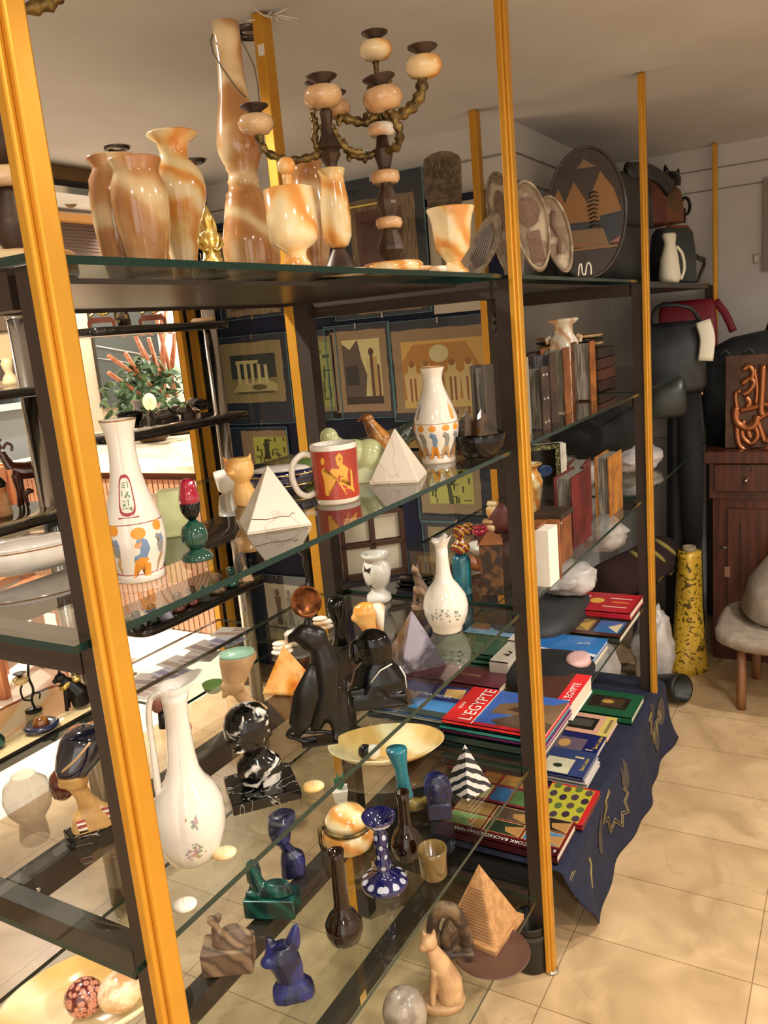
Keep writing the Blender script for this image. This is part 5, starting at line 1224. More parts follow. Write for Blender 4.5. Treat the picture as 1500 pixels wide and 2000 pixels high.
# lapis block figure
P = pl(860, 1592, G4)
t = Thing('lapis_figurine', 'blue stone pharaoh head block beside the striped pyramid', 'figurine', P)
g = G().box((0, 0, 14), (46, 36, 28)).loft([(26, 0, 0, 22, 16, 3), (44, 0, 0, 27, 18, 3), (64, -2, 0, 26, 18, 3), (78, -4, 0, 18, 14), (82, -4, 0, 10, 8)]).ball((-4, -16, 50), (13, 8, 18))
t.part('body', g, LAPIS, remesh=0.0018, smooth=2)
# striped pyramid
P = pl(914, 1538, G4)
t = Thing('striped_pyramid', 'small black and white striped pyramid at the shelf end', 'pyramid', P); t.e.rotation_euler[2] += 0.75
t.part('body', G().pyramid((0, 0, 0), 34, 84), mat('zebra_stone', '#1b1a1e', 0.2, coat=0.5, pat='wave', c2='#cfc8c0', scale=22, dist=3, lo=0.45, hi=0.55), bevel=0.0008)
one('brass_leaf', 'yellow painted little bird figurine behind the lapis block', 'figurine', pl(812, 1585, G4), G().ball((0, 0, 14), (22, 12, 12)).tube([(14, 0, 18), (30, 0, 26), (44, 0, 24)], [7, 5, 1]).tube([(-14, 0, 14), (-34, 0, 22)], [6, 2]), mat('yellow_olive', '#8f7c3a', 0.4, pat='noise', c2='#4a3a1c', scale=30))
one('olive_cup', 'olive brown glazed cup near the end of the fourth shelf', 'cup', pl(848, 1712, G4), G().lathe([(20, 0), (26, 6), (28, 46), (29, 56), (26, 56), (24, 10), (0.1, 6)]), mat('olive_glaze', '#6a5224', 0.2, coat=0.6))
# ---- bottom shelf
P = pl(944, 1812, G5); P.v *= .93
t = Thing('sandstone_pyramid', 'sandstone stepped pyramid model at the end of the bottom shelf', 'pyramid', P); t.e.rotation_euler[2] += -0.55
t.part('base', G().box((0, 0, 6), (118, 118, 12)), SAND, bevel=0.001)
g = G().pyramid((0, 0, 12), 52, 120)
t.part('body', g, SAND)
g = G()
for k in range(17):
    h = 18+k*4.6; a = 52*(1-(h-12)/120)
    g.box((-.0, -a-0.2, h), (2*a-8, 3.2, 2.2))
t.part('course_ridges', g, mat('dark_sandstone', '#9a7049', 0.85))
P = pl(862, 1962, G5); P.v *= .95
t = Thing('stone_cat', 'pale tan stone cat sitting upright on an oval base', 'cat', P)
g = G().tube([(20, 0, 14), (18, 0, 46), (4, 0, 84), (-8, 0, 112), (-12, 0, 124)], [26, 27, 20, 13, 10], n=16).ball((-14, -4, 130), (17, 15, 14)).ball((-26, -12, 126), (9, 7, 7)).lathe([(6, 0), (1, 17)], M=Matrix.Translation((-4, 0, 138)) @ Matrix.Rotation(.15, 4, 'Y')).lathe([(6, 0), (1, 14)], M=Matrix.Translation((-20, 2, 138)) @ Matrix.Rotation(-.3, 4, 'Y')).tube([(-6, -10, 80), (-14, -12, 40), (-16, -16, 12)], [9, 7, 6]).tube([(-6, 8, 80), (-14, 6, 40), (-16, 2, 12)], [9, 7, 6]).ball((26, -14, 24), (18, 12, 20))
t.part('body', g, TAN, remesh=0.002, smooth=3)
t.part('base', G().loft([(0, 4, 0, 42, 30), (10, 4, 0, 44, 32), (14, 4, 0, 42, 30)]), TAN)
P = pl(880, 1868, G5)
t = Thing('rough_carving', 'dark brown rough wood carving of curled forms', 'carving', P)
g = G().box((4, 0, 10), (84, 50, 20)).tube(smooth_path([(-26, 0, 20), (-30, 0, 60), (-14, 0, 92), (14, 0, 86), (30, 0, 50), (34, 0, 20)]), 13, n=12).tube(smooth_path([(-4, -6, 20), (-6, -8, 46), (8, -8, 64)]), 11, n=10).ball((8, 4, 44), (22, 12, 30))
t.part('body', g, mat('driftwood', '#3c2c20', 0.6, pat='noise', c2='#7a6144', scale=26, bump=0.5), remesh=0.0025, smooth=3)
one('stone_sphere', 'grey-brown speckled stone sphere at the bottom edge', 'ball', pl(795, 2022, G5), G().ball((0, 0, 44), 44), mat('grey_brown_stone', '#7d6f62', 0.3, coat=0.3, pat='noise', c2='#a39484', scale=40))
one('brown_plate', 'round red-brown plate lying under the sandstone pyramid', 'plate', pl(962, 1868, G5), G().lathe([(50, 0), (66, 6), (74, 10), (72, 11), (50, 4), (0.1, 3)], n=48), mat('plate_brown', '#5d4034', 0.4))

# bottles standing on the floor between the bays
for px, py, r, h, lb in [(1040, 1880, 36, 86, 'black cylindrical pot on the floor against the second front post'), (1000, 1850, 20, 40, 'dark small jar beside the black pot on the floor')]:
    P = pl(px, py, 0)
    t = Thing('floor_pot', lb, 'pot', P, group='dark pots on the floor')
    t.part('body', G().lathe([(r*.9, 0), (r, 4), (r, h-20), (r*.96, h-12), (r*.96, h-4), (r, h), (r*.9, h), (r*.86, 10), (0.1, 8)]), mat('black_pot', '#16150f', 0.45))
    t.part('rim_band', G().lathe([(r+.6, h-22), (r+1, h-18), (r+.6, h-14)], cap=False), mat('grey_pot_band', '#33322a', 0.5))
# ================================================================== books
def wbox(name, lab, cat, x0, x1, y0, y1, z0, z1, m, group=None, rz=0.0, page=None, art=(), spine='x0', texts=()):
    """a closed book lying flat: boards, page block, cover art in its own 0..1 space (u along +X, v along +Y)"""
    cx, cy = (x0+x1)/2, (y0+y1)/2; w_, d_ = x1-x0, y1-y0; h = z1-z0
    t = Thing(name, lab, cat, m1((cx, cy, z0), rz), group=group)
    b = min(0.0025, h*.2)
    g = G().box((0, 0, b/2), (w_, d_, b)).box((0, 0, h-b/2), (w_, d_, b))
    g.box((-w_/2+b/2, 0, h/2), (b, d_, h)) if spine == 'x0' else g.box((0, -d_/2+b/2 if spine == 'y0' else d_/2-b/2, h/2), (w_, b, h))
    zt = h
    for i, (poly, c) in enumerate(art):
        zt = h+0.0002+i*0.00012
        g.plate([((u-.5)*w_, (v-.5)*d_) for u, v in poly], zt, mat('cov_'+c[1:], c, 0.3, coat=0.25))
    t.part('cover', g, m)
    t.part('pages', G().box((0.001, 0, h/2), (w_-.004, d_-.005, h-2*b)), page or mat('book_pages', '#d8cdb9', 0.8))
    if texts:
        for s_, size, u, v, rot, m_, wd in texts:
            g2 = G(); M = Matrix.Translation(((u-.5)*w_, (v-.5)*d_, zt+.0006)) @ Matrix.Rotation(rot, 4, 'Z')
            text_geo(s_, size, g2, m_, M, wide=wd); t.part('title', g2, m_)
    return t
cv = lambda n, c, r=0.3: mat('book_'+n, c, r, coat=0.3)
WHT = mat('ink_white', '#f4ece0', 0.5); YLW = mat('ink_yellow', '#e3c24a', 0.5); BLK = mat('ink_black', '#181512', 0.5)
# stack with the red guide on top; long side along Y, spine facing the near bay
zs = G4
for lab, h, c, dx, dy in [('dark green book at the bottom of the stack under the red guide', .022, '#1d3530', .0, .004), ('purple spined book low in the red guide stack', .011, '#6a1f60', .004, -.002), ('teal spined book in the middle of the red guide stack', .012, '#2f8f88', -.002, .003), ('second purple spined book just under the red guide', .008, '#7a2160', .003, 0)]:
    wbox('guide_book', lab, 'book', 1.095+dx, 1.285+dx, .006+dy, .262+dy, zs, zs+h-.0005, cv(c[1:], c), group='guide book stack on the fourth shelf', texts=()); zs += h
egy = [(rect(0, 0, 1, 1), '#d8262a'), (rect(.0, .0, 1, .70), '#3f68b8'), ([(.0, .40), (.18, .56), (.5, .30), (.62, .0), (.0, .0)], '#5d4a3c'), ([(.35, .62), (.62, .60), (.75, .42), (.8, .1), (.95, .0), (.3, .0), (.4, .2), (.38, .5)], '#7a5f45'), ([(.5, .5), (.62, .42), (.6, .2), (.45, .22)], '#4a3526'), (rect(0, 0, .07, 1), '#c4202a'), (rect(.0, .695, 1, .705), '#f0e0c8')]
t = wbox('guide_book', 'red guide book with large white title L\'EGYPTE and a sphinx photo', 'book', 1.085, 1.275, .003, .255, zs, zs+.010, cv('red', '#d8262a'), group='guide book stack on the fourth shelf', art=egy, texts=[("L'EGYPTE", .043, .06, .735, 0.0, WHT, .98), ('toute', .016, .34, .915, 0.0, WHT, 1.0)])
g = G()
for k, (z_, s_) in enumerate([(zs+.002-zs, 'BONECHI'), ]): pass
# spine lettering on the near-side spines
g = G(); M = Matrix.Translation((1.0925-.001, .17, G4+.0035+.046)) @ Matrix.Rotation(-PI/2, 4, 'Z') @ Matrix.Rotation(PI/2, 4, 'X')
# right half of the same stack shows more covers beyond the post
wbox('guide_book', 'red and white guide with brown cover photo just beyond the second gold post', 'book', 1.292, 1.47, .006, .14, G4, G4+.045, cv('whitered', '#efe4e0'), group='guide books beyond the post', art=[(rect(0, .3, 1, 1), '#4a2c22'), (rect(0, 0, 1, .3), '#d8262a')], texts=[("L'EGYPTE", .026, .08, .08, 0, WHT, 1)])
# magazines
for k in range(4):
    wbox('magazine', ['thin grey magazine at the bottom of the pyramid magazine pile', 'thin dark magazine in the pyramid magazine pile', 'pale magazine just under the top pyramid magazine', 'blue magazine with desert pyramids and a sphinx'][k], 'magazine', 1.145+.003*k, 1.33, .275+.004*k, .50, G4+.0065*k, G4+.0065*(k+1)-.0004, cv(['606058', '3c3f3c', 'b8b4a4', '35608f'][k], ['#606058', '#3c3f3c', '#b8b4a4', '#35608f'][k]), group='pyramid magazines', art=[] if k < 3 else [(rect(0, 0, 1, 1), '#4786c4'), (rect(.5, 0, 1, 1), '#1f2f6e'), ([(.3, 1), (.75, .9), (.62, .55), (.35, .6)], '#a9855a'), ([(.05, .95), (.4, .8), (.3, .5), (.0, .6)], '#7a5a48'), ([(.62, .0), (.95, .05), (.9, .3), (.66, .25)], '#d0a868'), (rect(0, .0, .16, .6), '#3a4440')], texts=[('PYRAMIDES', .02, .60, .62, -PI/2, WHT, 1.0)] if k == 3 else ())
wbox('book', 'dark red book with small gold lines, behind the pyramid magazine', 'book', 1.365, 1.475, .225, .50, G4, G4+.022, cv('darkred', '#5a2530'), group='flat books on the middle bay fourth shelf', texts=[('MOSQUEES', .012, .5, .5, -PI/2, TAN, 1)])
for k in range(3):
    wbox('book', ['green book at the bottom of the green pile', 'middle green book of the green pile', 'topmost dark green book of the pile under the white bottle vase'][k], 'book', 1.515+.004*k, 1.655, .30-.008*k, .495, G4+.014*k, G4+.014*(k+1)-.0005, cv('green%d' % k, ['#2c4a3c', '#3c6a54', '#2f5a48'][k]), group='green books')
wbox('book', 'book with green and sky blue aerial photo cover beyond the green pile', 'book', 1.685, 1.82, .305, .47, G4, G4+.036, cv('map', '#6b7d4a'), group='flat books on the middle bay fourth shelf', art=[(rect(0, 0, .5, 1), '#7fa3bf'), (rect(.5, 0, 1, 1), '#5b7240'), (rect(.3, .6, .6, 1), '#8a5a40')])
wbox('paper_stack', 'stack of white leaflets with black scribble beside the green books', 'leaflets', 1.46, 1.60, .235, .29, G4, G4+.055, cv('leaf', '#cfc7b8'), group='white leaflets', art=[([(.3, .3), (.4, .7), (.45, .3), (.6, .6), (.55, .25)], '#2a2a2a')])
wbox('paper_stack', 'second stack of white leaflets next to the post', 'leaflets', 1.61, 1.675, .225, .295, G4, G4+.058, cv('leaf', '#cfc7b8'), group='white leaflets')
# blue book, picture book, red book beyond the second post
for k in range(2):
    wbox('book', ['white edged book under the blue water book', 'glossy blue book with white torn wave pattern'][k], 'book', 1.60, 1.775, .045, .25, G4+.014*k, G4+.014*(k+1)-.0005, cv(['cream2', 'blue'][k], ['#d8c9a8', '#2270b8'][k]), group='blue water books', art=[] if k == 0 else [([(0, 0), (.25, .0), (.35, .3), (.25, .6), (.35, 1), (0, 1)], '#102c50'), ([(.28, .0), (.36, .25), (.30, .6), (.38, 1), (.30, 1), (.22, .6), (.28, .3), (.18, .0)], '#dfe4e8'), ([(.05, .0), (.12, .2), (.02, .35), (.0, .0)], '#dfe4e8')], texts=[('Sinai', .02, .75, .20, PI/2+.3, WHT, 1)] if k else ())
pa = [(rect(0, 0, 1, 1), '#23312a')]
cols = ['#2f66a0', '#8a7448', '#b0a070', '#5a7090', '#3a3a38', '#8f5e3c', '#caa84a', '#4a4e40']
for i in range(2):
    for j in range(4): pa.append((rect(.12+i*.42, .03+j*.245, .12+i*.42+.38, .03+j*.245+.215), cols[(i*4+j) % 8])); pa.append(([(.14+i*.42, .05+j*.245), (.3+i*.42, .15+j*.245), (.46+i*.42, .05+j*.245)], '#c9a24a' if j % 2 else '#d8c8a0'))
pa.append((rect(0, 0, .1, 1), '#4a1f1c'))
wbox('book', 'dark picture book with a grid of small colour photographs', 'book', 1.81, 2.075, .02, .39, G4, G4+.02, cv('picgrid', '#23312a'), group='flat books on the middle bay fourth shelf', art=pa)
wbox('book', 'bright red book with gold figures lying on the photo grid book', 'book', 1.958, 2.140, .024, .262, G4+.0215, G4+.044, cv('brightred', '#b81a28'), group='flat books on the middle bay fourth shelf', art=[(ell(.5, .88, .32, .07), '#e0a040'), (ell(.55, .55, .14, .10), '#e8b850'), (rect(.3, .68, .8, .71), '#f0d8c0'), (rect(.7, .1, .74, .4), '#f0d8c0'), (rect(.5, .1, .54, .34), '#e0a040'), (rect(.25, .1, .29, .42), '#f0d8c0'), (rect(.0, .0, 1, .02), '#7a0f1a')])
# black bag with pink lace
P = m1((1.52, .135, G4), 0.1)
t = Thing('black_pouch', 'black cloth pouch with a pale pink lace panel behind the red guide stack', 'pouch', P)
t.part('pouch', G().loft([(0, 0, 0, .125, .11, 3), (.02, 0, 0, .13, .115, 3), (.04, 0, 0, .11, .10, 3), (.05, 0, 0, .07, .06, 3)]), CLOTHB)
t.part('pink_panel', G().loft([(.04, .03, -.07, .05, .035), (.056, .03, -.07, .045, .03), (.058, .03, -.07, .03, .02)]), mat('pale_pink', '#d3a9a4', 0.7))
# ---- bottom shelf of the middle bay: draped cloth and books
Zc = 0.213
def cloth():
    nx, ny = 60, 34; x0, x1 = 1.15, 2.30; vs = []; fs = []
    rr = random.Random(11)
    prof = []   # across: from the back of the board, over the front edge, down to the floor
    for j in range(ny+1):
        s_ = j/ny
        prof.append(s_)
    for i in range(nx+1):
        u = i/nx; x = x0+(x1-x0)*u
        drop = 0.205 if u > .12 else 0.09+0.11*(u/.12)
        for s_ in prof:
            L_ = 0.30+drop; q = s_*L_
            if q < 0.28: y = 0.30-q; z = Zc+0.004
            else:
                t_ = (q-0.28); a = min(t_/0.03, 1)*PI/2
                y = 0.02-0.02*math.sin(a)-0.004-0.012*math.sin(x*11+.6)*min(1, t_/.1)-0.005*math.sin(x*31+1)*min(1, t_/.1)-0.03*(t_/drop)**2
                z = Zc+0.004-0.012*(1-math.cos(a))-max(0, t_-0.02)
                z = max(z, 0.004)
            vs.append((x+0.02*math.sin(q*20+u*9)*(q > .3), y, z))
    for i in range(nx):
        for j in range(ny): a = i*(ny+1)+j; fs.append((a, a+1, a+ny+2, a+ny+1))
    return vs, fs
vs, fs = cloth()
o = obj('draped_cloth', G().add(vs, fs), NAVY)
so = o.modifiers.new('thick', 'SOLIDIFY'); so.thickness = 0.003; so.offset = 0
tag(o, 'navy cloth with gold star outlines draped over the bottom shelf to the floor', 'cloth')
def clothpt(x, q):
    drop = 0.205; t_ = q-0.28
    if q < .28: return (x, .30-q, Zc+.0065)
    a = min(t_/0.03, 1)*PI/2
    y = 0.02-0.02*math.sin(a)-0.004-0.012*math.sin(x*11+.6)*min(1, t_/.1)-0.005*math.sin(x*31+1)*min(1, t_/.1)-0.03*(t_/drop)**2
    return (x+0.02*math.sin(q*20+((x-1.15)/1.15)*9), y-.004, max(Zc+0.004-0.012*(1-math.cos(a))-max(0, t_-0.02), .004))
g = G()
for cx, k in ((1.62, 1.0), (2.12, .9), (1.24, .8)):
    for off in (0, .012):
        g = G(); pts = []
        for i in range(13):
            a = i/12*PI*1.1+.2; r = (.105 if i % 2 else .075)*k-off
            pts.append(clothpt(cx+r*math.cos(a), .34+r*1.0*math.sin(a)))
        g.tube(pts, 0.0018, n=5); obj('star_outline', g, STARG, parent=o)
g = G()
for cx, q0 in ((1.72, .33), (2.2, .36), (2.14, .42), (1.45, .37), (2.08, .33)):
    g = G(); n = 14; ring = [clothpt(cx+.035*math.cos(2*PI*i/n), q0+.045*math.sin(2*PI*i/n)) for i in range(n)]
    c = clothpt(cx, q0); g.add([c]+ring, [(0, 1+i, 1+(i+1) % n) for i in range(n)], None, None, False)
    obj('taupe_motif', g, TAUP, parent=o)
zb = Zc+.0085
wbox('picture_book', 'green book with a gold framed dark photo at the far end of the navy cloth', 'book', 1.925, 2.10, .02, .22, zb, zb+.022, cv('bookgreen', '#1c5a38'), group='books on the navy cloth', art=[(rect(.28, .16, .78, .80), '#2a1f18'), (rect(.34, .24, .72, .6), '#4a3826'), (ell(.55, .5, .08, .1), '#c89a4a')])
wbox('picture_book', 'pink and yellow book with black oval photo beside the green book', 'book', 1.785, 1.918, .062, .225, zb, zb+.02, cv('bookpink', '#e0a88c'), group='books on the navy cloth', art=[(rect(0, 0, 1, .2), '#dcc468'), (rect(.2, .3, .8, .9), '#1a1614'), (rect(.35, .38, .7, .8), '#4a4a40'), (rect(.15, .04, .85, .1), '#8a7a4a')])
wbox('picture_book', 'dark blue book with pharaoh photo next to the pink book', 'book', 1.66, 1.78, .062, .215, zb, zb+.022, cv('bookblue', '#1a1f5c'), group='books on the navy cloth', art=[(rect(.0, .3, .72, 1), '#6a5a6a'), (ell(.4, .7, .2, .12), '#c89a5a'), (rect(.2, .1, .24, .24), '#e8dc9a')], texts=[('Sans Luban', .018, .30, .04, 0, YLW, 1)])
for k in range(3):
    wbox('card_case', ['lowest white edged case of the clear case pile', 'middle white edged case of the clear case pile', 'clear plastic case with a cream label on the case pile'][k], 'case', 1.515-.005*k, 1.65, .045+.004*k, .185, zb+.012*k, zb+.012*(k+1)-.0006, cv(['casew', 'casew', 'caseb'][k], ['#cfc8c0', '#cfc8c0', '#34406e'][k]), group='clear plastic cases', art=[] if k < 2 else [(rect(.05, .35, .62, .95), '#cfc8a8'), (ell(.32, .65, .08, .1), '#2a3a28'), (rect(.7, .2, .76, .4), '#d8cc90')], texts=[('Sans Luban', .016, .25, .08, 0, YLW, 1)] if k == 2 else ())
ya = [(rect(0, 0, 1, 1), '#c8282c'), (rect(.04, .1, .96, .98), '#b8b23c')]
rr = random.Random(8)
for i in range(4):
    for j in range(4): ya.append((ell(.14+i*.24+.06*(j % 2), .18+j*.22, .085, .075, 10), ['#4a3c48', '#5c6a3a', '#3a2c38', '#5a4a44'][(i+2*j) % 4]))
wbox('pattern_board', 'yellow and green dotted pattern board with a red border', 'board', 1.318, 1.492, .0, .135, zb+.001, zb+.016, cv('red2', '#7a1a1c'), group='boxed table mats', art=ya, page=mat('clear_wrap', '#5d5548', 0.2))
ca = [(rect(0, 0, 1, 1), '#7a221c')]
for i in range(2):
    for j in range(3):
        u, v = .24+i*.39, .03+j*.325
        ca.append((rect(u-.01, v-.01, u+.36, v+.30), '#c9a070')); ca.append((rect(u, v, u+.34, v+.285), ['#4d86b0', '#2f3a2a', '#8fae70', '#2b241c', '#5a4a3a', '#b08a50'][(i*3+j) % 6])); ca.append(([(u, v), (u+.3, v), (u+.2, v+.14), (u+.08, v+.12)], '#b98a50'))
wbox('coaster_box', 'maroon coaster box lettered CORK BACKED COASTERS with six scenes', 'box', 1.165, 1.315, .015, .335, zb+.001, zb+.024, cv('maroon', '#43131a'), group='boxed table mats', art=ca+[(rect(0, 0, .17, 1), '#3a1018')], texts=[('6 PLACES CORK BACKED COASTERS', .0165, .13, .02, PI/2, WHT, 1.0)])
ga = [(rect(0, 0, 1, 1), '#8a2f38')]
for i in range(2):
    for j in range(3): ga.append((rect(.06+i*.47, .04+j*.32, .46+i*.47, .32+j*.32), ['#5a7f4a', '#3a72a8', '#c8c07a', '#b88448', '#c09050', '#a87a40'][(i*3+j) % 6]))
wbox('coaster_box', 'second mat box with river and sand scenes half under the plastic cases', 'box', 1.33, 1.50, .15, .33, zb+.001, zb+.02, cv('maroon2', '#5a1c28'), group='boxed table mats', art=ga)
# ================================================================== middle bay, second shelf: albums and a pale vase
def album(name, lab, cx, cy, z, th, dep, h, cover, page, rz=0.0, studs=False, group='standing albums', two=None):
    """a standing album: pages and spine face the near bay, boards to either side"""
    t = Thing(name, lab, 'album', m1((cx, cy, z), rz), group=group)
    b = .005
    g = G().box((0, -th/2+b/2, h/2), (dep, b, h)); t.part('front_board', g, cover, bevel=.0012)
    t.part('back_board', G().box((0, th/2-b/2, h/2), (dep, b, h)), two or cover, bevel=.0012)
    t.part('pages', G().box((.006, 0, h/2), (dep-.016, th-2*b-.001, h-.012)), page)
    if studs:
        g = G()
        for zz in (.02, h*.5, h-.02):
            for xx in (-dep/2+.014, dep/2-.014): g.ball((xx, -th/2, zz), (.004, .002, .004), n=8)
        t.part('studs', g, CHROME)
    return t
def hgt(X, Y, py):
    lo, hi = 0.0, 2.5
    for _ in range(40):
        m_ = (lo+hi)/2
        if proj((X, Y, m_))[1] > py: lo = m_
        else: hi = m_
    return lo
z2 = G2
album('album', 'grey paged album standing at the end of the near bay second shelf', 1.035, .075, z2, .030, .05, hgt(1.035, .07, 712)-z2, mat('grey_board', '#4c453c', 0.5), PAGEGR)
album('album', 'pale grey album at the left end of the middle bay row', 1.24, .085, z2, .045, .06, hgt(1.2, .08, 702)-z2, mat('pale_board', '#8a8270', 0.5), PAGEGR)
album('album', 'dark brown album with small silver studs', 1.335, .070, z2, .045, .05, hgt(1.33, .06, 716)-z2, LEATHD, PAGEGR, studs=True)
album('album', 'dark album with blue-grey pages behind the studded album', 1.47, .100, z2, .055, .05, hgt(1.45, .09, 690)-z2, LEATHD, mat('bluegrey_pages', '#71707c', 0.6, pat='grain', c2='#3f3f48', scale=220))
album('album', 'brown leather album with a rounded spine top, under the pale vase', 1.66, .130, z2, .065, .05, hgt(1.64, .12, 680)-z2, LEATH, PAGEGR)
album('album', 'orange leather album standing apart at the right of the row', 1.965, .145, z2, .060, .05, hgt(1.94, .13, 667)-z2, LEATHO, mat('pale_pages', '#b0a79b', 0.6, pat='grain', c2='#6b655c', scale=220), two=LEATH)
P = pl(1112, 762, G2); P.loc = Vector((2.10, .245, G2)); P = Place(P.loc)
hv = (hgt(2.10, .245, 622)-G2)/150/1.0
t = Thing('onyx_vase', 'pale cream onyx vase with wide flat lip above the albums', 'vase', Place(P.loc, P.s, hv))
t.part('body', G().lathe([(20, 0), (22, 4), (22, 30), (28, 60), (29, 90), (26, 110), (18, 122), (17, 138), (27, 144), (29, 147), (28, 150), (22, 150), (14, 138), (14, 124), (0.1, 100)]), ONYXW)
t.part('ear', G().tube([(24, 0, 118), (32, 0, 114), (30, 0, 104)], 4), ONYXW); t.part('ear', G().tube([(-24, 0, 118), (-32, 0, 114), (-30, 0, 104)], 4), ONYXW)
# beads hanging dark at the back, boxes at the back
t = Thing('bead_string', 'dark string of large stone beads hanging behind the pale vase', 'beads', m1((2.08, .43, 1.50)))
for k in range(10):
    a = PI*.15+k/10*2*PI
    t.part('bead', G().ball((.0, .035*math.cos(a), .045*math.sin(a)), .016, n=12), mat('bead_mix%d' % (k % 3), ['#3d3a2c', '#4a2f30', '#232420'][k % 3], 0.3))
def at(px, py, Y): p = onY(px, py, Y); return p
def wallbox(name, lab, cat, x0, y0, x1, y1, Y, d, m, group=None, bevel=.002):
    a = at(x0, y1, Y); b = at(x1, y0, Y)
    o = obj(name, G().box((0, d/2, (b.z-a.z)/2), (abs(b.x-a.x), d, abs(b.z-a.z))), m, bevel=bevel); o.location = ((a.x+b.x)/2, Y, min(a.z, b.z))
    return tag(o, lab, cat, group)
for k, (yy, c, lb) in enumerate([(0, '#3a2218', 'dark brown wooden box at the bottom of the box pile'), (1, '#5a3426', 'reddish wooden box second in the pile behind the orange album'), (2, '#4a2a20', 'reddish wooden box third in the pile'), (3, '#2a211c', 'flat black case on top of the wooden boxes')]):
    wo = Thing('wooden_box', lb, 'box', m1((2.33, .30, G2+.003+yy*.036), .0), group='boxes piled at the back')
    wo.part('body', G().box((0, 0, .017), (.20, .26, .034)), mat('wbx%d' % k, c, 0.4), bevel=.002)
for k in range(3):
    tag(obj('flat_dish', G().lathe([(.08, 0), (.11, .004), (.115, .012), (.10, .012), (.07, .004), (.001, .003)]), [TAN, EBONY, TAN][k]), ['pale shallow dish at the bottom of the three stacked on the wooden boxes', 'dark dish between the two pale dishes', 'topmost pale shallow dish under the top shelf'][k], 'dish', 'stacked dishes').location = (2.33, .30, G2+.15+.0135*k)
# ================================================================== middle bay, third shelf
z3 = G3
t = Thing('leather_book', 'thick brown leather book with white page block next to the second post', 'book', m1((1.26, .075, z3)), group='leather bound books')
h = hgt(1.24, .06, 1025)-z3
t.part('cover', G().box((.035, -.03, h/2), (.008, .058, h)).box((0, -.0, h/2), (.074, .008, h)).box((0, 0, h-.003), (.074, .06, .006)), LEATH, bevel=.001)
t.part('pages', G().box((-.004, -.03, h/2-.004), (.066, .05, h-.010)), WHITEP)
t = Thing('leather_box', 'brown leather box with small studs beside the oxblood album', 'box', m1((1.45, .085, z3)))
h = hgt(1.45, .07, 997)-z3
t.part('body', G().box((0, 0, h/2-.006), (.085, .07, h-.012)), LEATH, bevel=.002); t.part('lid', G().box((0, 0, h-.006), (.10, .08, .012)), LEATHD, bevel=.002)
t.part('studs', G().ball((-.05, -.036, h-.02), (.002, .004, .004), n=8).ball((-.0435, -.02, .02), (.002, .004, .004), n=8).ball((-.0435, -.02, h*.5), (.002, .004, .004), n=8), CHROME)
album('album', 'glossy oxblood album left of the two orange covers', 1.62, .085, z3, .05, .16, hgt(1.6, .07, 925)-z3, LEATHR, PAGEGR, group='third shelf albums')
album('album', 'grey edged album standing open behind the oxblood album', 1.80, .12, z3, .05, .13, hgt(1.78, .1, 903)-z3, LEATHR, PAGEGR, rz=.15, group='third shelf albums')
album('album', 'orange suede covered album at the far end of the third shelf', 1.985, .085, z3, .045, .15, hgt(1.96, .07, 888)-z3, mat('orange_suede', '#b07427', 0.85, pat='noise', c2='#8a5520', scale=18), PAGEGR, group='third shelf albums')
P = pl(1092, 1000, G3)
one('onyx_vase', 'orange onyx vase with wide lip behind the leather box', 'vase', Place(Vector((1.80, .27, G3)), None, (hgt(1.8, .27, 905)-G3)/110),
    G().lathe([(12, 0), (13, 4), (13, 10), (18, 40), (23, 66), (24, 78), (20, 90), (15, 96), (15, 103), (23, 107), (24, 110), (16, 110), (12, 100), (0.1, 90)]), ONYX2)
t = Thing('inlaid_book', 'dark book with a yellow patterned border and blue centre', 'book', m1((2.10, .33, z3), rz=-.95))
h = hgt(2.1, .33, 868)-z3
t.part('cover', G().box((0, 0, h/2), (.11, .012, h)), BLACK)
t.part('yellow_border', G().box((0, -.0065, h-.010), (.105, .002, .016)).box((.045, -.0065, h/2), (.014, .002, h-.01)).box((-.049, -.0065, h/2), (.006, .002, h-.01)), mat('mosaic_yellow', '#c9bf7a', 0.4, pat='cells', c2='#3a3a20', scale=180, lo=.2, hi=.5))
t.part('blue_motif', G().ball((.0, -.008, h*.55), (.025, .003, .02)), mat('motif_blue', '#1e3a66', 0.3))
t.part('pages', G().box((.03, .03, h/2), (.10, .045, h-.01)), WHITEP)
# items at the back left of the third shelf, seen between the posts
t = Thing('blue_bottle', 'teal cylinder bottle with striped red and gold ball top', 'bottle', pl(905, 1158, G3))
t.part('body', G().lathe([(17, 0), (18, 3), (18, 66), (15, 72), (9, 76)]), TEAL)
t.part('neck', G().lathe([(8, 76), (18, 82), (19, 90), (16, 96), (8, 100), (8, 108)]), mat('stripe_red', '#8c1f1a', 0.2, coat=.6, pat='wave', c2='#d99a2a', c3='#2d4a2a', scale=30, dist=1, lo=.1, hi=1))
t.part('ball_top', G().ball((0, 0, 118), (13, 13, 13)), mat('stripe_red', '#8c1f1a'))
for k, (px, py, r, h, m_, lb) in enumerate([(938, 1046, 16, 20, REDGL, 'small crimson trinket pot behind the blue bottle'), (915, 1044, 12, 22, mat('stripe_red', '#8c1f1a'), 'red and gold striped trinket pot beside the crimson one'), (958, 1040, 18, 26, ONYXP, 'pink onyx trinket pot right of the crimson pot'), (964, 1012, 14, 34, ONYX2, 'small lidded onyx jar at the back of the third shelf')]):
    one('trinket_pot', lb, 'pot', pl(px, py, G3), G().lathe([(r*.7, 0), (r, h*.3), (r, h*.6), (r*.6, h*.75), (r*.9, h*.8), (r*.7, h), (0.1, h)]), m_, group='trinket pots on the third shelf')
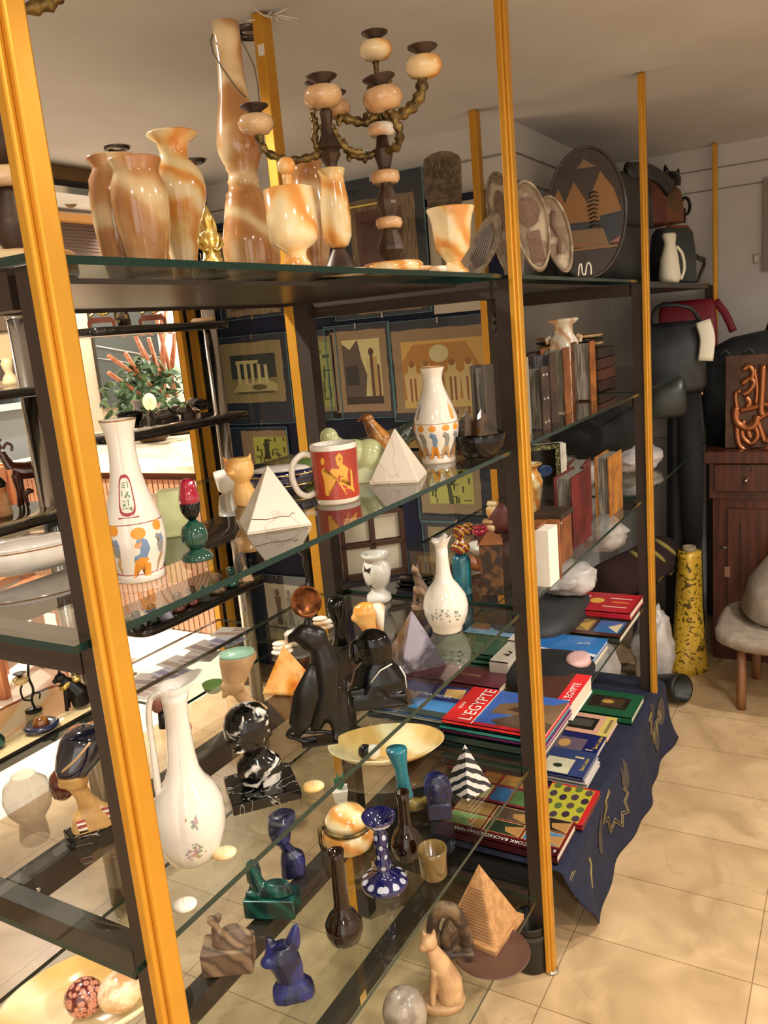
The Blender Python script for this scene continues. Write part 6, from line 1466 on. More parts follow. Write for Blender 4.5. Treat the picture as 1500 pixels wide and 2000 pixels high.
one('leather_pouch', 'brown leather pouch standing with a peaked top, left of the second post', 'pouch', pl(978, 1040, G3), G().loft([(0, 0, 0, 24, 12), (20, 0, 0, 26, 12), (40, 2, 0, 16, 7), (56, 4, 0, 5, 3)]), mat('maroon_leather', '#5e2a20', 0.5))
one('white_bowl', 'small white bowl in the clutter behind the blue bottle', 'bowl', pl(945, 1088, G3), G().lathe([(12, 0), (16, 2), (30, 18), (32, 26), (30, 26), (14, 4), (0.1, 3)]), PORC)
one('brown_fur_toy', 'rumpled brown leather camel saddle shape under the white bowl', 'ornament', pl(935, 1118, G3), G().tube(smooth_path([(-34, 0, 8), (-20, 0, 24), (0, 0, 14), (20, 0, 26), (38, 0, 10)]), [10, 12, 14, 14, 14, 12, 12, 12, 12, 12, 12, 14, 14, 12, 12, 12, 12, 10, 10, 8, 8]), LEATH)
t = Thing('carved_box', 'brown carved wooden box beside the second post on the third shelf', 'box', m1((1.16, .135, G3), rz=.4))
h = hgt(1.16, .12, 1060)-G3
t.part('body', G().box((0, 0, h/2), (.05, .05, h)), mat('carved_brown', '#6b4420', 0.6, pat='noise', c2='#2d1a0c', scale=45, lo=.45, hi=.55, bump=.6), bevel=.002)
t.part('lid', G().pyramid((0, 0, h+.001), .028, .03), LEATH)
t = Thing('window_frame_box', 'brown wooden tray frame with four cream panes leaning at the back', 'tray', m1((1.20, .47, G3+.004), rz=-.85))
g = G(); W0, H0 = .165, .17
for zz in (.006, H0/2, H0-.006): g.box((0, 0, zz), (W0, .022, .012))
for xx in (-W0/2+.006, 0, W0/2-.006): g.box((xx, 0, H0/2), (.012, .022, H0))
t.part('frame', g, mat('frame_brown', '#4a2d1c', 0.4), bevel=.001)
for sx in (-1, 1):
    for sz in (.27, .75): t.part('pane', G().box((sx*W0*.25, .003, H0*sz), (W0*.42, .004, H0*.40)), mat('pane_cream', '#e4d7bf', 0.6))
t = Thing('wooden_stand', 'dark turned wooden stand at the back of the third shelf', 'stand', pl(607, 1150, G3))
t.part('stem', G().lathe([(24, 0), (24, 4), (10, 12), (7, 30), (11, 50), (9, 64), (18, 74), (24, 84), (18, 94)]), EBONY)
for k in range(3):
    one('black_dish', ['lowest black leaf dish near the marble urn', 'middle black leaf dish near the marble urn', 'top black leaf dish near the marble urn'][k], 'dish', Place(onZ(808+k*3, 1150-k*2, G3)+Vector((0, 0, .008*k+.001*(k > 0)))), G().loft([(0, 0, 0, 30, 20), (5, 0, 0, 36, 24), (7, 0, 0, 33, 22)]), BLACK, group='black leaf dishes')
# ================================================================== plastic bags and cases below, far bay
def crumple(name, lab, cat, c, r, m, seed=1, group=None, n=36, amp=.18, sq=1.0):
    rr = Vector((seed*3.1, seed*1.7, seed*.9)); vs = []; fs = []; q = 22
    for i in range(q+1):
        th_ = PI*i/q
        for k in range(n):
            a = 2*PI*k/n; d = Vector((math.sin(th_)*math.cos(a), math.sin(th_)*math.sin(a), -math.cos(th_)))
            f = 1+amp*noise.noise(d*2.2+rr)+amp*1.1*abs(noise.noise(d*4.5+rr))-amp*.5*abs(noise.noise(d*10+rr))
            vs.append((d.x*r[0]*f, d.y*r[1]*f, max(-r[2]*.8, d.z*r[2]*f)+r[2]*.8))
    for i in range(q):
        for k in range(n): fs.append((i*n+k, i*n+(k+1) % n, (i+1)*n+(k+1) % n, (i+1)*n+k))
    o = obj(name, G().add(vs, fs), m); o.location = c
    return tag(o, lab, cat, group)
crumple('plastic_bag', 'crumpled white plastic bag on the third shelf left of the far post', 'bag', (2.36, .30, G3), (.09, .07, .075), PLAST, 2, 'white plastic bags')
crumple('plastic_bag', 'crumpled white plastic bag with red print right of the far post', 'bag', (2.74, .20, G3), (.16, .11, .055), PLAST, 3, 'white plastic bags')
g = G()
for k, (px, py) in enumerate([(1292, 868), (1300, 890), (1286, 885)]):
    p = onY(px, py, .085); g.add([(p.x-.012, p.y, p.z-.006), (p.x+.012, p.y, p.z-.002), (p.x+.006, p.y, p.z+.008)], [(0, 1, 2)], None, None, False)
crumple('plastic_bag', 'white plastic bag bulging over the grey case below the albums', 'bag', (2.06, .26, G4+.072), (.10, .10, .055), PLAST, 5, 'white plastic bags')
crumple('plastic_bag', 'small knotted white bag beside the far post above the grey case', 'bag', (2.60, .28, G4+.072), (.10, .09, .07), PLAST, 7, 'white plastic bags')
o = obj('soft_case', G().loft([(0, 0, 0, .20, .13, 3), (.025, 0, 0, .22, .14, 3), (.05, 0, 0, .21, .13, 3), (.068, 0, 0, .15, .10, 3)]), mat('charcoal_case', '#2b2b2c', 0.6)); o.location = (1.93, .30, G4+.0005)
tag(o, 'dark grey rounded soft case under the white plastic bag', 'case')
crumple('plastic_bag', 'white plastic bag with red letters on the floor behind the far post', 'bag', (2.74, .13, 0), (.09, .08, .18), PLAST, 9, 'white plastic bags on the floor')
crumple('plastic_bag', 'greyish white plastic bag heaped on the floor left of the far post', 'bag', (2.42, .30, 0), (.12, .11, .17), PLAST, 11, 'white plastic bags on the floor')
crumple('black_cloth_bundle', 'large black cloth bundle across the shelf above the white plastic bags', 'bundle', (2.50, .26, G3+.105), (.30, .15, .11), CLOTHB, 4, amp=.12)
# ---- handbags on the top board of the far bay
zt = G1-.002
def bag(name, lab, X, Y, z, w_, d_, h, m, rz=0.0, handle=None, strap=None, group='handbags on the far shelves', e=3.5, top=.8, flap=None, hm=None):
    t = Thing(name, lab, 'bag', m1((X, Y, z), rz), group=group)
    t.part('body', G().loft([(0, 0, 0, w_*.46, d_*.42, e), (h*.06, 0, 0, w_*.5, d_*.5, e), (h*.5, 0, 0, w_*.49, d_*.48, e), (h*.9, 0, 0, w_*.46*(.5+top/2), d_*.40, e), (h, 0, 0, w_*.44*top, d_*.16, e)]), m)
    if handle: t.part('handle', G().tube(smooth_path([(-w_*.25, 0, h*.94), (-w_*.24, 0, h+handle*.7), (0, 0, h+handle), (w_*.24, 0, h+handle*.7), (w_*.25, 0, h*.94)]), .008, n=8), hm or m)
    if flap: t.part('flap', G().loft([(h*.55, 0, -d_*.46, w_*.42, .012, 4), (h*.95, 0, -d_*.40, w_*.46, .02, 4), (h*1.03, 0, -d_*.1, w_*.46, d_*.3, 4)]), flap)
    return t
t = bag('large_bag', 'large black bag with a floppy flap filling the top shelf by the third post', 2.68, .27, zt, .50, .26, .38, BAGB, rz=-.1, flap=BAGB)
t.part('flap_tip', G().tube(smooth_path([(.0, -.10, .40), (.16, -.12, .41), (.28, -.14, .385), (.34, -.15, .35)]), [.03]*10+[.035]*5+[.012], flat=.5), BAGB)
t.part('buckle', G().ball((-.19, -.12, .20), (.012, .006, .012)), SILV)
P0 = onY(1290, 545, .07)
t = Thing('drawstring_pouch', 'small off-white leather pouch with hanging laces', 'pouch', m1((2.80, .055, zt), -.5))
t.part('body', G().loft([(0, 0, 0, .036, .03), (.02, 0, 0, .045, .036), (.09, 0, 0, .036, .03), (.14, .004, 0, .022, .018), (.17, 0, 0, .030, .022), (.178, 0, 0, .026, .018)]), CREAMB)
t.part('lace', G().tube(smooth_path([(.03, -.01, .13), (.06, -.01, .10), (.07, -.01, .05), (.05, -.01, .01)]), .006, n=6), CREAMB)
bag('boxy_bag', 'dark grey stiff shoulder bag right of the off-white pouch', 3.10, .10, zt, .20, .10, .22, BAGG, rz=-.5, e=6, top=.95)
bag('tote_bag', 'tan orange leather bag behind the dark grey bag', 3.36, .13, zt, .15, .10, .25, BAGO, rz=-.5, e=4, top=.9)
t = Thing('belt_strap', 'folded black strap sticking out triangularly over the shelf edge', 'strap', m1((3.42, .07, zt), 0))
t.part('strap', G().tube([(-.10, .0, .13), (.06, -.01, .11), (.13, -.02, .105), (.135, -.02, .09), (.02, -.01, .02), (-.16, 0, .012)], .012, n=8, flat=.5), BAGB)
zb2 = zt+.26
for nm, lab, X, Y, dz, w_, d_, h, m_ in [('brown_bag', 'oxblood leather bag stacked on the grey and orange bags', 3.07, .19, .235, .17, .12, .20, BAGBR), ('rust_bag', 'rust brown bag stacked right of the oxblood bag', 3.36, .17, .262, .15, .10, .15, mat('rust_leather', '#7a4a30', 0.5, pat='noise', c2='#5c4a30', scale=9))]:
    bag(nm, lab, X, Y, zt+dz, w_, d_, h, m_, rz=-.4, top=.85)
t = Thing('black_bow_ornament', 'black bow shaped clasp bag on top of the rust brown bag', 'bag', m1((3.36, .15, zt+.415), -.4))
t.part('body', G().loft([(0, 0, 0, .05, .03), (.03, 0, 0, .055, .03), (.055, 0, 0, .05, .02)]).lathe([(.018, 0), (.002, .04)], M=Matrix.Translation((-.035, 0, .045)) @ Matrix.Rotation(-.3, 4, 'Y')).lathe([(.014, 0), (.002, .03)], M=Matrix.Translation((.04, 0, .045)) @ Matrix.Rotation(.4, 4, 'Y')), BLACK)
t = Thing('ring_buckle', 'round dark ring buckle hanging at the right of the stacked bags', 'buckle', m1((3.50, .12, zt+.30), -.5))
t.part('ring', G().tube([(.03*math.cos(a/16*2*PI), 0, .04+.035*math.sin(a/16*2*PI)) for a in range(16)], .007, closed=True), EBONY)
t.part('tab', G().box((-.02, 0, .0), (.03, .01, .06)), EBONY)
# ---- bags hanging under the top board
def hang(name, lab, x0, y0, x1, y1, X, d, m, e=3.2, group='hanging bags of the far bay', **k):
    c = onX((x0+x1)/2, y1, X); P = Place(c); w_ = (x1-x0)*P.s; h = (y1-y0)*P.s
    t = Thing(name, lab, 'bag', m1(c, P.rz), group=group)
    t.part('body', G().loft([(0, 0, 0, w_*.42, d*.4, e), (h*.12, 0, 0, w_*.5, d*.5, e), (h*.6, 0, 0, w_*.49, d*.5, e), (h*.92, 0, 0, w_*.46, d*.32, e), (h, 0, 0, w_*.43, d*.12, e)]), m)
    return t, w_, h
t, w_, h = hang('red_bag', 'crimson bag hanging behind the black handbags', 1288, 590, 1398, 720, 3.42, .09, BAGR, e=7)
t.part('strap', G().tube(smooth_path([(w_*.46, 0, h*.96), (w_*.62, -.02, h*.75), (w_*.74, -.04, h*.50)]), .016, n=8, flat=.3), BAGR)
t, w_, h = hang('black_handbag', 'glossy black handbag with a cream strap hanging under the top shelf', 1252, 632, 1376, 770, 2.88, .10, BAGB)
t.part('cream_strap', G().tube(smooth_path([(w_*.44, -.05, h*.98), (w_*.50, -.065, h*.75), (w_*.47, -.065, h*.45)]), .028, n=8, flat=.15), CREAMB)
t.part('loop_strap', G().tube(smooth_path([(-w_*.3, 0, h*.95), (-.05, -.03, h*1.22), (.06, -.03, h*1.18), (w_*.4, 0, h*.99)]), .008, n=6), BAGB)
t, w_, h = hang('black_satchel', 'flat black satchel lying below the glossy black handbag', 1256, 735, 1340, 815, 2.84, .10, mat('satchel_black', '#1b1d1d', 0.35, pat='noise', c2='#31352f', scale=9))
# long black coat
COAT = mat('coat_black', '#0c0c0d', 0.85)
a = at(1356, 1240, .0); zb_ = hgt(3.14, .05, 1225); ztp = hgt(3.14, .05, 690)
t = Thing('hanging_coat', 'long black coat hanging between the shelving and the cabinet', 'coat', m1((3.14, .075, zb_)))
H_ = ztp-zb_; n = 48; q = 30; vs = []; fs = []
for i in range(q+1):
    s_ = i/q; w0 = .125-.02*s_ if s_ < .82 else .105*(1-(s_-.82)/.18*.55)
    for k in range(n):
        a_ = 2*PI*k/n; f = 1+.10*math.sin(a_*7+s_*2)*(1-s_*.6)
        vs.append((w0*math.cos(a_)*f, .075*math.sin(a_)*f*(1-.3*s_), s_*H_))
for i in range(q):
    for k in range(n): fs.append((i*n+k, i*n+(k+1) % n, (i+1)*n+(k+1) % n, (i+1)*n+k))
fs.append(tuple(range(n-1, -1, -1))); fs.append(tuple(q*n+k for k in range(n)))
t.part('body', G().add(vs, fs), COAT)
t.part('sleeve', G().tube([(-.07, -.03, H_*.9), (-.10, -.05, H_*.6), (-.10, -.05, H_*.35)], [.045, .05, .04], n=14), COAT)
t.part('orange_tab', G().box((-.04, -.083, H_*.985), (.012, .006, .05)), mat('tab_orange', '#c46a3a', 0.5))
t.part('gilt_clasp', G().ball((.01, -.075, H_*.86), (.010, .006, .010)), BRASS)
t.part('hook', G().tube(smooth_path([(0, 0, H_), (.0, 0, H_+.05), (.03, 0, H_+.07), (.05, 0, H_+.05)]), .004, n=6), BLACK)
# rolled rug
M = Matrix.Rotation(PI/2, 4, 'Y')
p0 = Vector((2.62, .30, .455)); p1 = Vector((3.18, .12, .46))
t = Thing('rolled_rug', 'rolled maroon rug with olive yellow curves on a low crate', 'rug', m1((2.82, .20, .385)))
t.part('roll', G().tube([(-.25, .06, .085), (.20, -.06, .085)], .085, n=28), RUG)
g = G()
for k, rad_ in enumerate((.062, .040)):
    g.tube([(.20+.0-.004, -.061, .085)]+[(.204-.22*a_/10*0, -.062-.0, .085) for a_ in range(0)], .001) if False else None
for x_, r0 in ((.12, .088), (.02, .088), (-.08, .088)):
    pts = []
    for j in range(10):
        a_ = -PI*.75+j/9*PI*.75; yy = -.06*(x_+.025)/.225
        pts.append((x_+.03*math.sin(j*.7), yy+r0*math.sin(a_)*1.0, .085+r0*math.cos(a_+PI/2*0)*1.0 if False else .085-r0*math.sin(a_-PI/2)))
    g.tube(pts, .010, n=6, flat=.4)
t.part('yellow_curves', g, RUGY)
t = Thing('low_crate', 'dark crate standing behind the far post under the rug', 'crate', m1((2.74, .22, 0)))
t.part('box', G().box((.0, .20, .19), (.44, .10, .38)), mat('crate_dark', '#1a1714', 0.7), bevel=.004)
t.part('board', G().box((.0, .06, .374), (.46, .26, .02)), mat('crate_dark', '#1a1714', 0.7), bevel=.002)
# gold brocade roll
t = Thing('fabric_roll', 'tall roll of shiny gold brocade fabric standing on the floor', 'fabric', m1((2.93, .022, 0)))
hr = hgt(2.93, .02, 1078)
n = 40; vs = []; fs = []; q = 20
for i in range(q+1):
    s_ = i/q; rr0 = .068-.022*s_+.012*max(0, .25-s_)*4*.5
    for k in range(n):
        a_ = 2*PI*k/n; f = 1+.5*max(0, .5-s_)*max(0, math.cos(a_-2.6))**3+.05*math.sin(3*a_+s_*5)
        vs.append((rr0*math.cos(a_)*f+.02*s_, rr0*math.sin(a_)*f-.0, s_*hr))
for i in range(q):
    for k in range(n): fs.append((i*n+k, i*n+(k+1) % n, (i+1)*n+(k+1) % n, (i+1)*n+k))
fs.append(tuple(range(n-1, -1, -1))); fs.append(tuple(q*n+k for k in range(n)))
t.part('fabric', G().add(vs, fs), FAB)
t.part('core_tube', G().lathe([(.026, hr-.01), (.026, hr+.02), (.021, hr+.02), (.021, hr)], M=Matrix.Translation((.02, 0, 0))), mat('card_core', '#8a7c62', 0.8))
# tipped black pot
t = Thing('tipped_pot', 'black round pot tipped on its side on the floor by the third post', 'pot', m1((2.60, .035, .055), -.5))
M = Matrix.Rotation(PI/2-.25, 4, 'X')
t.part('body', G().lathe([(.035, -.06), (.048, -.05), (.055, .03), (.056, .06), (.048, .06), (.045, -.04), (.001, -.045)], M=M), mat('black_pot', '#16150f', 0.45))
# mahogany cabinet
t = Thing('cabinet', 'dark mahogany cabinet with one drawer and a door against the end wall', 'cabinet', m1((3.05, -.03, 0)))
zc = [hgt(3.05, -.03, v_) for v_ in (882, 905, 962, 975)]
W_ = .78
t.part('body', G().box((.28, -W_/2, zc[3]/2), (.50, W_-.04, zc[3])), MAHOG, bevel=.002)
t.part('top_board', G().box((.27, -W_/2, (zc[0]+zc[1])/2+.0), (.56, W_+.02, zc[0]-zc[1])), MAHOG, bevel=.004)
t.part('drawer_case', G().box((.28, -W_/2, (zc[1]+zc[3])/2), (.52, W_-.02, zc[1]-zc[3]-.001)), MAHOG)
dr = t.part('drawer', G().box((.012, -W_/2, (zc[1]+zc[2])/2), (.018, W_-.06, (zc[1]-zc[2])*.92)), MAHOG, bevel=.003)
kp = onX(1457, 938, 3.045)-Vector((3.05, -.03, 0)); kr = onX(1463, 914, 3.045)-Vector((3.05, -.03, 0))
obj('knob', G().ball((-.012, kp.y, kp.z), (.014, .010, .010)), CHROME, dr)
obj('ring', G().tube([(-.0, kr.y+.012*math.cos(a/14*2*PI), kr.z+.012*math.sin(a/14*2*PI)) for a in range(14)], .002, closed=True), SILV, dr)
door = t.part('door', G().box((.020, -W_/2-.02, zc[3]*.5), (.018, W_-.12, zc[3]*.88)).box((.013, -W_/2-.02, zc[3]*.5), (.012, W_-.22, zc[3]*.74)), MAHOG, bevel=.003)
kh = onX(1408, 1067, 3.05)-Vector((3.05, -.03, 0)); kl = onX(1420, 1118, 3.05)-Vector((3.05, -.03, 0))
obj('handle', G().tube([(0.0, kh.y, kh.z), (-.02, kh.y, kh.z), (-.02, kh.y-.03, kh.z)], .005), SILV, door)
obj('paper_label', G().box((.009, kl.y, kl.z), (.003, .022, .045)), mat('label_tan', '#8a5c44', 0.7), door)
# copper calligraphy plaque
pz = zc[0]+.001
A = onX(1415, 893, 3.12); B = onX(1418, 695, 3.14)
hp = B.z-pz; wp = .34
t = Thing('copper_plaque', 'dark copper plaque with raised Arabic calligraphy standing on the cabinet', 'plaque', m1((3.13, A.y, pz), -PI/2))
t.e.rotation_euler = Euler((-.06, 0, -PI/2))
t.part('sheet', G().prism([(0, 0), (wp, 0), (wp, hp), (0, hp)], -.006, .006), COPPER, bevel=.003)
g = G()
def pk(px, py): 
    p = onX(px, py, 3.13); return (A.y-p.y, -.010, p.z-pz)
strokes = [([(1438, 795), (1436, 812), (1442, 828), (1458, 836), (1474, 830), (1480, 812)], 7), ([(1450, 722), (1462, 716), (1470, 728), (1466, 742)], 5), ([(1448, 750), (1462, 740), (1472, 748), (1462, 764), (1450, 770)], 5), ([(1490, 712), (1488, 760), (1486, 800), (1490, 812)], 6), ([(1472, 718), (1478, 760), (1476, 790)], 4),
           ([(1440, 806), (1436, 770), (1446, 764)], 4), ([(1440, 800), (1440, 850), (1450, 876), (1478, 882), (1505, 874)], 5), ([(1452, 820), (1450, 850), (1466, 866), (1480, 850), (1470, 826), (1462, 840), (1466, 856)], 5), ([(1476, 812), (1486, 840), (1496, 862), (1510, 840)], 5), ([(1444, 802), (1470, 796), (1492, 790), (1512, 796)], 5), ([(1498, 716), (1510, 722), (1512, 760), (1504, 800)], 6), ([(1480, 818), (1500, 808), (1515, 818), (1512, 840)], 5), ([(1456, 776), (1464, 786), (1458, 796)], 5)]
for pts, r in strokes:
    g.tube(smooth_path([pk(*p) for p in pts]), r*.0025, n=8, flat=.7)
for k in range(8): 
    bx = pk(1520+k*12, 720+((k*37) % 120)); g.tube(smooth_path([bx, (bx[0]+.02, bx[1], bx[2]+.03), (bx[0]+.035, bx[1], bx[2]-.01), (bx[0]+.02, bx[1], bx[2]-.05)]), .010, n=8)
t.part('raised_calligraphy', g, COPPERB)
# black duffel behind the plaque
p = onX(1400, 700, 3.24)
t = Thing('duffel_bag', 'black embroidered cloth bag behind the copper plaque', 'bag', m1((3.26, -.20, pz)))
hb = hgt(3.2, -.2, 652)-pz
g = G()
for i in range(1): g.loft([(0, 0, -.08, .07, .28, 4), (hb*.5, 0, -.08, .09, .30, 4), (hb*.86, 0, -.08, .08, .29, 4), (hb*.98, 0, -.12, .05, .22, 3), (hb*1.03, 0, -.16, .03, .12, 3)])
t.part('body', g, BAGB)
t.part('handle', G().tube(smooth_path([(0, -.04, hb), (-.01, -.07, hb+.07), (-.01, -.12, hb+.12), (-.01, -.2, hb+.10), (0, -.26, hb)]), .016, n=8), BAGB)
g = G()
for k in range(4):
    y0 = .13-k*.09; zz = hb*.80
    g.tube(smooth_path([(-.088, y0, zz+.02), (-.092, y0-.02, zz+.035), (-.092, y0-.05, zz+.0), (-.092, y0-.07, zz+.02)]), .003, n=5)
    g.tube(smooth_path([(-.092, y0-.01, zz-.01), (-.092, y0-.03, zz-.03), (-.092, y0-.06, zz-.012)]), .003, n=5)
t.part('embroidery', g, mat('grey_thread', '#4a4c4a', 0.7))
# stool
lz = hgt(2.61, -.22, 1262)
t = Thing('stool', 'low wooden stool with a taupe padded seat at the right edge', 'stool', m1((2.61, -.22, 0)))
for dx, dy in ((0, 0), (.30, -.02), (.02, -.42), (.32, -.42)):
    t.part('leg', G().lathe([(.017, .0), (.018, .05), (.015, lz)], M=Matrix.Translation((dx, dy, 0))), WOODL)
g = G().loft([(lz, .15, -.20, .22, .27, 4), (lz+.02, .15, -.20, .25, .30, 4), (lz+.05, .15, -.20, .26, .30, 4), (lz+.06, .15, -.20, .24, .28, 4)])
t.part('seat', g, CUSH)
p = Vector((2.80, -.40, lz+.061))
tt = Thing('cushion', 'plump taupe cushion propped on the stool', 'cushion', m1(p, .3))
tt.part('body', G().loft([(0, 0, 0, .13, .17, 3), (.03, 0, 0, .16, .20, 3), (.14, .02, -.01, .14, .18, 3), (.23, .05, -.04, .10, .13, 3), (.27, .06, -.05, .04, .06, 3)]), CUSH)
# ================================================================== chrome pole display at the left
def pole(X, lab, ztop):
    t = Thing('chrome_pole', lab, 'pole', m1((X, 1.20, 0)), group='chrome display poles')
    t.part('tube', G().lathe([(.022, .0), (.022, ztop)], n=36), CHROME)
    t.part('cap', G().lathe([(.024, ztop), (.024, ztop+.006), (.001, ztop+.008)]), CHROME)
    t.part('pin', G().lathe([(.002, ztop+.007), (.002, ztop+.03), (.0015, ztop+.032)]), CHROME)
pole(.835, 'chrome pole just left of the nearest gold post', 1.612); pole(1.53, 'chrome pole between the gilt lobby posts and the navy board', 1.76)
def tray(x0, x1, z, lab, top=None, y0=1.08, y1=1.34, th=.022):
    t = Thing('tray_shelf', lab, 'shelf', m1(((x0+x1)/2, (y0+y1)/2, z-th)), group='black tray shelves on chrome poles')
    w_, d_ = (x1-x0)/2, (y1-y0)/2
    t.part('tray', G().loft([(0, 0, 0, w_-.004, d_-.004, 8), (.004, 0, 0, w_, d_, 8), (th-.004, 0, 0, w_, d_, 8), (th-.001, 0, 0, w_-.003, d_-.003, 8)], n=48), BLACKTRAY)
    if top: t.part('inlay', G().loft([(th-.0008, 0, 0, w_-.02, d_-.02, 8), (th, 0, 0, w_-.021, d_-.021, 8)], n=48), top)
    return t
tray(.98, 1.51, 1.581, 'topmost black tray shelf with the little bridges, right of the nearest post')
tray(.98, 1.56, 1.301, 'black tray shelf carrying the glassy dark stones', mat('tray_mirror', '#4a4238', 0.08, coat=.8), y1=1.44)
tray(.98, 1.54, .766, 'black tray shelf with a row of tiny figures, below the second glass shelf')
tray(.10, .88, 1.452, 'black tray shelf with the cream bust, left of the nearest post')
tray(.10, .88, 1.150, 'black tray shelf carrying the brown goat', mat('tray_olive', '#5b4c32', 0.12, coat=.7))
tray(.10, .88, .629, 'black rimmed tray with a cream reflection painted on top, carrying the black cat', mat('tray_ceiling_reflection', '#e8cf98', 0.12, coat=.6), y1=1.36)  # inlay colour stands in for the cream ceiling mirrored in the tray
glass(.95, 1.56, .573, .98, 1.36, 'clear glass sheet with postcards on the chrome display')
# little bridges
for k, px in enumerate((208, 308)):
    P = Place(onY(px, 627, 1.14)); P = Place(Vector((P.loc.x, 1.16, 1.581)))
    t = Thing('pipe_rest', ['left little dark wooden bridge with brass tangle on the top tray', 'right little dark wooden bridge with brass tangle on the top tray'][k], 'ornament', P, group='little wooden bridges')
    t.part('bridge', G().prism([(-26, 0), (-26, 12), (-18, 20), (18, 20), (26, 12), (26, 0), (20, 0), (18, 9), (-18, 9), (-20, 0)], -8, 8), REDBR)
    t.part('brass_tangle', G().tube(smooth_path([(-20, 0, 22), (-4, 0, 34), (10, 0, 26), (22, 0, 36)]), 2.5).tube(smooth_path([(-10, 0, 34), (4, 0, 24), (18, 0, 34)]), 2), BRASS)
one('tiny_owl', 'small dark speckled bird figure between the two bridges', 'figurine', Place(Vector((onY(243, 627, 1.16).x, 1.16, 1.581))), G().loft([(0, 0, 0, 12, 10), (20, -4, 0, 15, 12), (36, -6, 0, 11, 10), (44, -6, 0, 5, 5)]), mat('speckled_dark', '#2a1c12', 0.4, pat='noise', c2='#8a7040', scale=60, lo=.5, hi=.6))
one('pale_disc', 'flat pale onyx disc at the right end of the top tray', 'disc', Place(Vector((onY(396, 622, 1.16).x, 1.16, 1.581))), G().lathe([(22, 0), (24, 4), (20, 9), (0.1, 10)]), TAN)
# second tray
P = pl(270, 818, 1.301)
one('white_candlestick', 'small white candlestick on the second black tray', 'candlestick', P, G().lathe([(14, 0), (14, 6), (7, 12), (6, 26), (9, 32), (9, 36), (5, 36)]), PORC)
one('black_bowl', 'small glossy black bowl in front of the white candlestick', 'bowl', pl(256, 826, 1.301), G().lathe([(16, 0), (22, 3), (25, 14), (26, 22), (23, 22), (18, 6), (0.1, 5)]), BLACK)
rr = random.Random(21)
SMK = mat('smoky_quartz', '#2e2622', 0.08, coat=1.0, pat='noise', c2='#8a7f78', scale=30)
for k in range(10):
    px = 296+k*12; py = 826-k*3.2+rr.uniform(-3, 3); r = rr.uniform(11, 17)
    P = pl(px, py, 1.301)
    g = G().pyramid((0, 0, 0), r, r*1.7, rz=rr.uniform(0, 1)) if k % 3 == 0 else G().ball((0, 0, r*.7), (r, r*.8, r*.7), n=7)
    one('quartz_chunk', ['smoky quartz chunk on the second black tray', 'black glossy stone at the right end of the second black tray'][k > 7], 'stone', P, g, SMK if k < 8 else BLACK, group='smoky quartz chunks' if k < 8 else 'black glossy stones')
one('tiny_wire_goblet', 'thin small glass goblet among the smoky quartz', 'goblet', pl(303, 836, 1.301), G().lathe([(8, 0), (8, 1), (1.5, 3), (1.5, 16), (8, 24), (9, 32)], cap=False), SMOKE)
# third tray: row of tiny figures
for k, (px, m_) in enumerate([(272, EBONY), (302, EBONY), (327, AMETH), (352, REDBR), (378, REDBR), (400, EBONY), (428, WOODST), (455, GRNGL), (482, TAN)]):
    p = onY(px, 1246-(px-272)*.535, 1.12); P = Place(Vector((p.x, 1.12, .766)))
    g = G().lathe([(13, 0), (14, 8), (8, 12), (6, 20), (10, 26), (8, 36), (0.1, 38)]) if k % 3 != 2 else G().pyramid((0, 0, 0), 14, 30)
    lb = 'tiny %s on the lower black tray, %s' % (['dark pawn figure', 'black pawn figure', 'grey pyramid', 'red-brown pawn', 'dull red pawn figure', 'dark pyramid', 'brown pawn figure', 'green pawn figure', 'tan pyramid'][k], ['first beside the post', 'second from the post', 'third from the post', 'fourth from the post', 'fifth from the post', 'sixth from the post', 'seventh from the post', 'eighth from the post', 'last in the row'][k])
    one('tiny_figure', lb, 'figurine', P, g, m_, group='row of tiny figures')
# left trays
P = pl(22, 752, 1.452)
one('cream_bust', 'small cream stone bust on the left upper tray', 'bust', P, G().loft([(0, 0, 0, 16, 12), (8, 0, 0, 15, 11), (16, 0, 0, 12, 9), (24, 0, 0, 7, 7), (30, -1, 0, 9, 9), (42, -1, 0, 12, 11), (52, 0, 0, 8, 8)]), mat('cream_stone', '#ecd4a2', 0.35, sub=.2))
P = pl(66, 985, 1.150)
t = Thing('goat_figurine', 'glossy red-brown standing goat with curled horns on the left tray', 'figurine', P)
g = G().tube([(-26, 0, 72), (-6, 0, 66), (18, 0, 66), (34, 0, 62)], [14, 17, 18, 16], n=14).tube([(-28, 0, 74), (-36, 0, 94), (-40, 0, 106)], [11, 8, 7]).tube([(-40, 0, 108), (-52, 0, 98)], [8, 5]).tube(smooth_path([(-36, -3, 112), (-28, -5, 122), (-20, -5, 116), (-22, -5, 106)]), 3).tube([(-38, 4, 112), (-42, 6, 124), (-36, 7, 130)], 2.6).tube([(36, 0, 66), (42, 0, 54)], [5, 2])
for x_, y_ in ((-24, -8), (-18, 9), (30, -8), (38, 9)): g.tube([(x_, y_, 62), (x_+2, y_, 30), (x_-2, y_, 0)], [8, 5, 4])
g.tube([(-10, -14, 0), (-12, -14, 22), (-4, -14, 30), (4, -14, 26)], [4, 5, 6, 4])
t.part('body', g, REDBR, remesh=.0022, smooth=2)
t = Thing('orange_jar', 'orange stone jar with a black lid at the left edge', 'jar', pl(6, 1008, 1.150))
t.part('body', G().lathe([(18, 0), (20, 4), (16, 30), (15, 56)]), mat('orange_stone', '#d98a4c', 0.3, pat='noise', c2='#f0c490', scale=24)); t.part('lid', G().lathe([(15, 56), (17, 62), (10, 74), (0.1, 76)]), BLACK)
P = pl(66, 1388, .629)
t = Thing('flower_candleholder', 'thin iron candle holder with two cup flowers on the cream tray', 'candleholder', P)
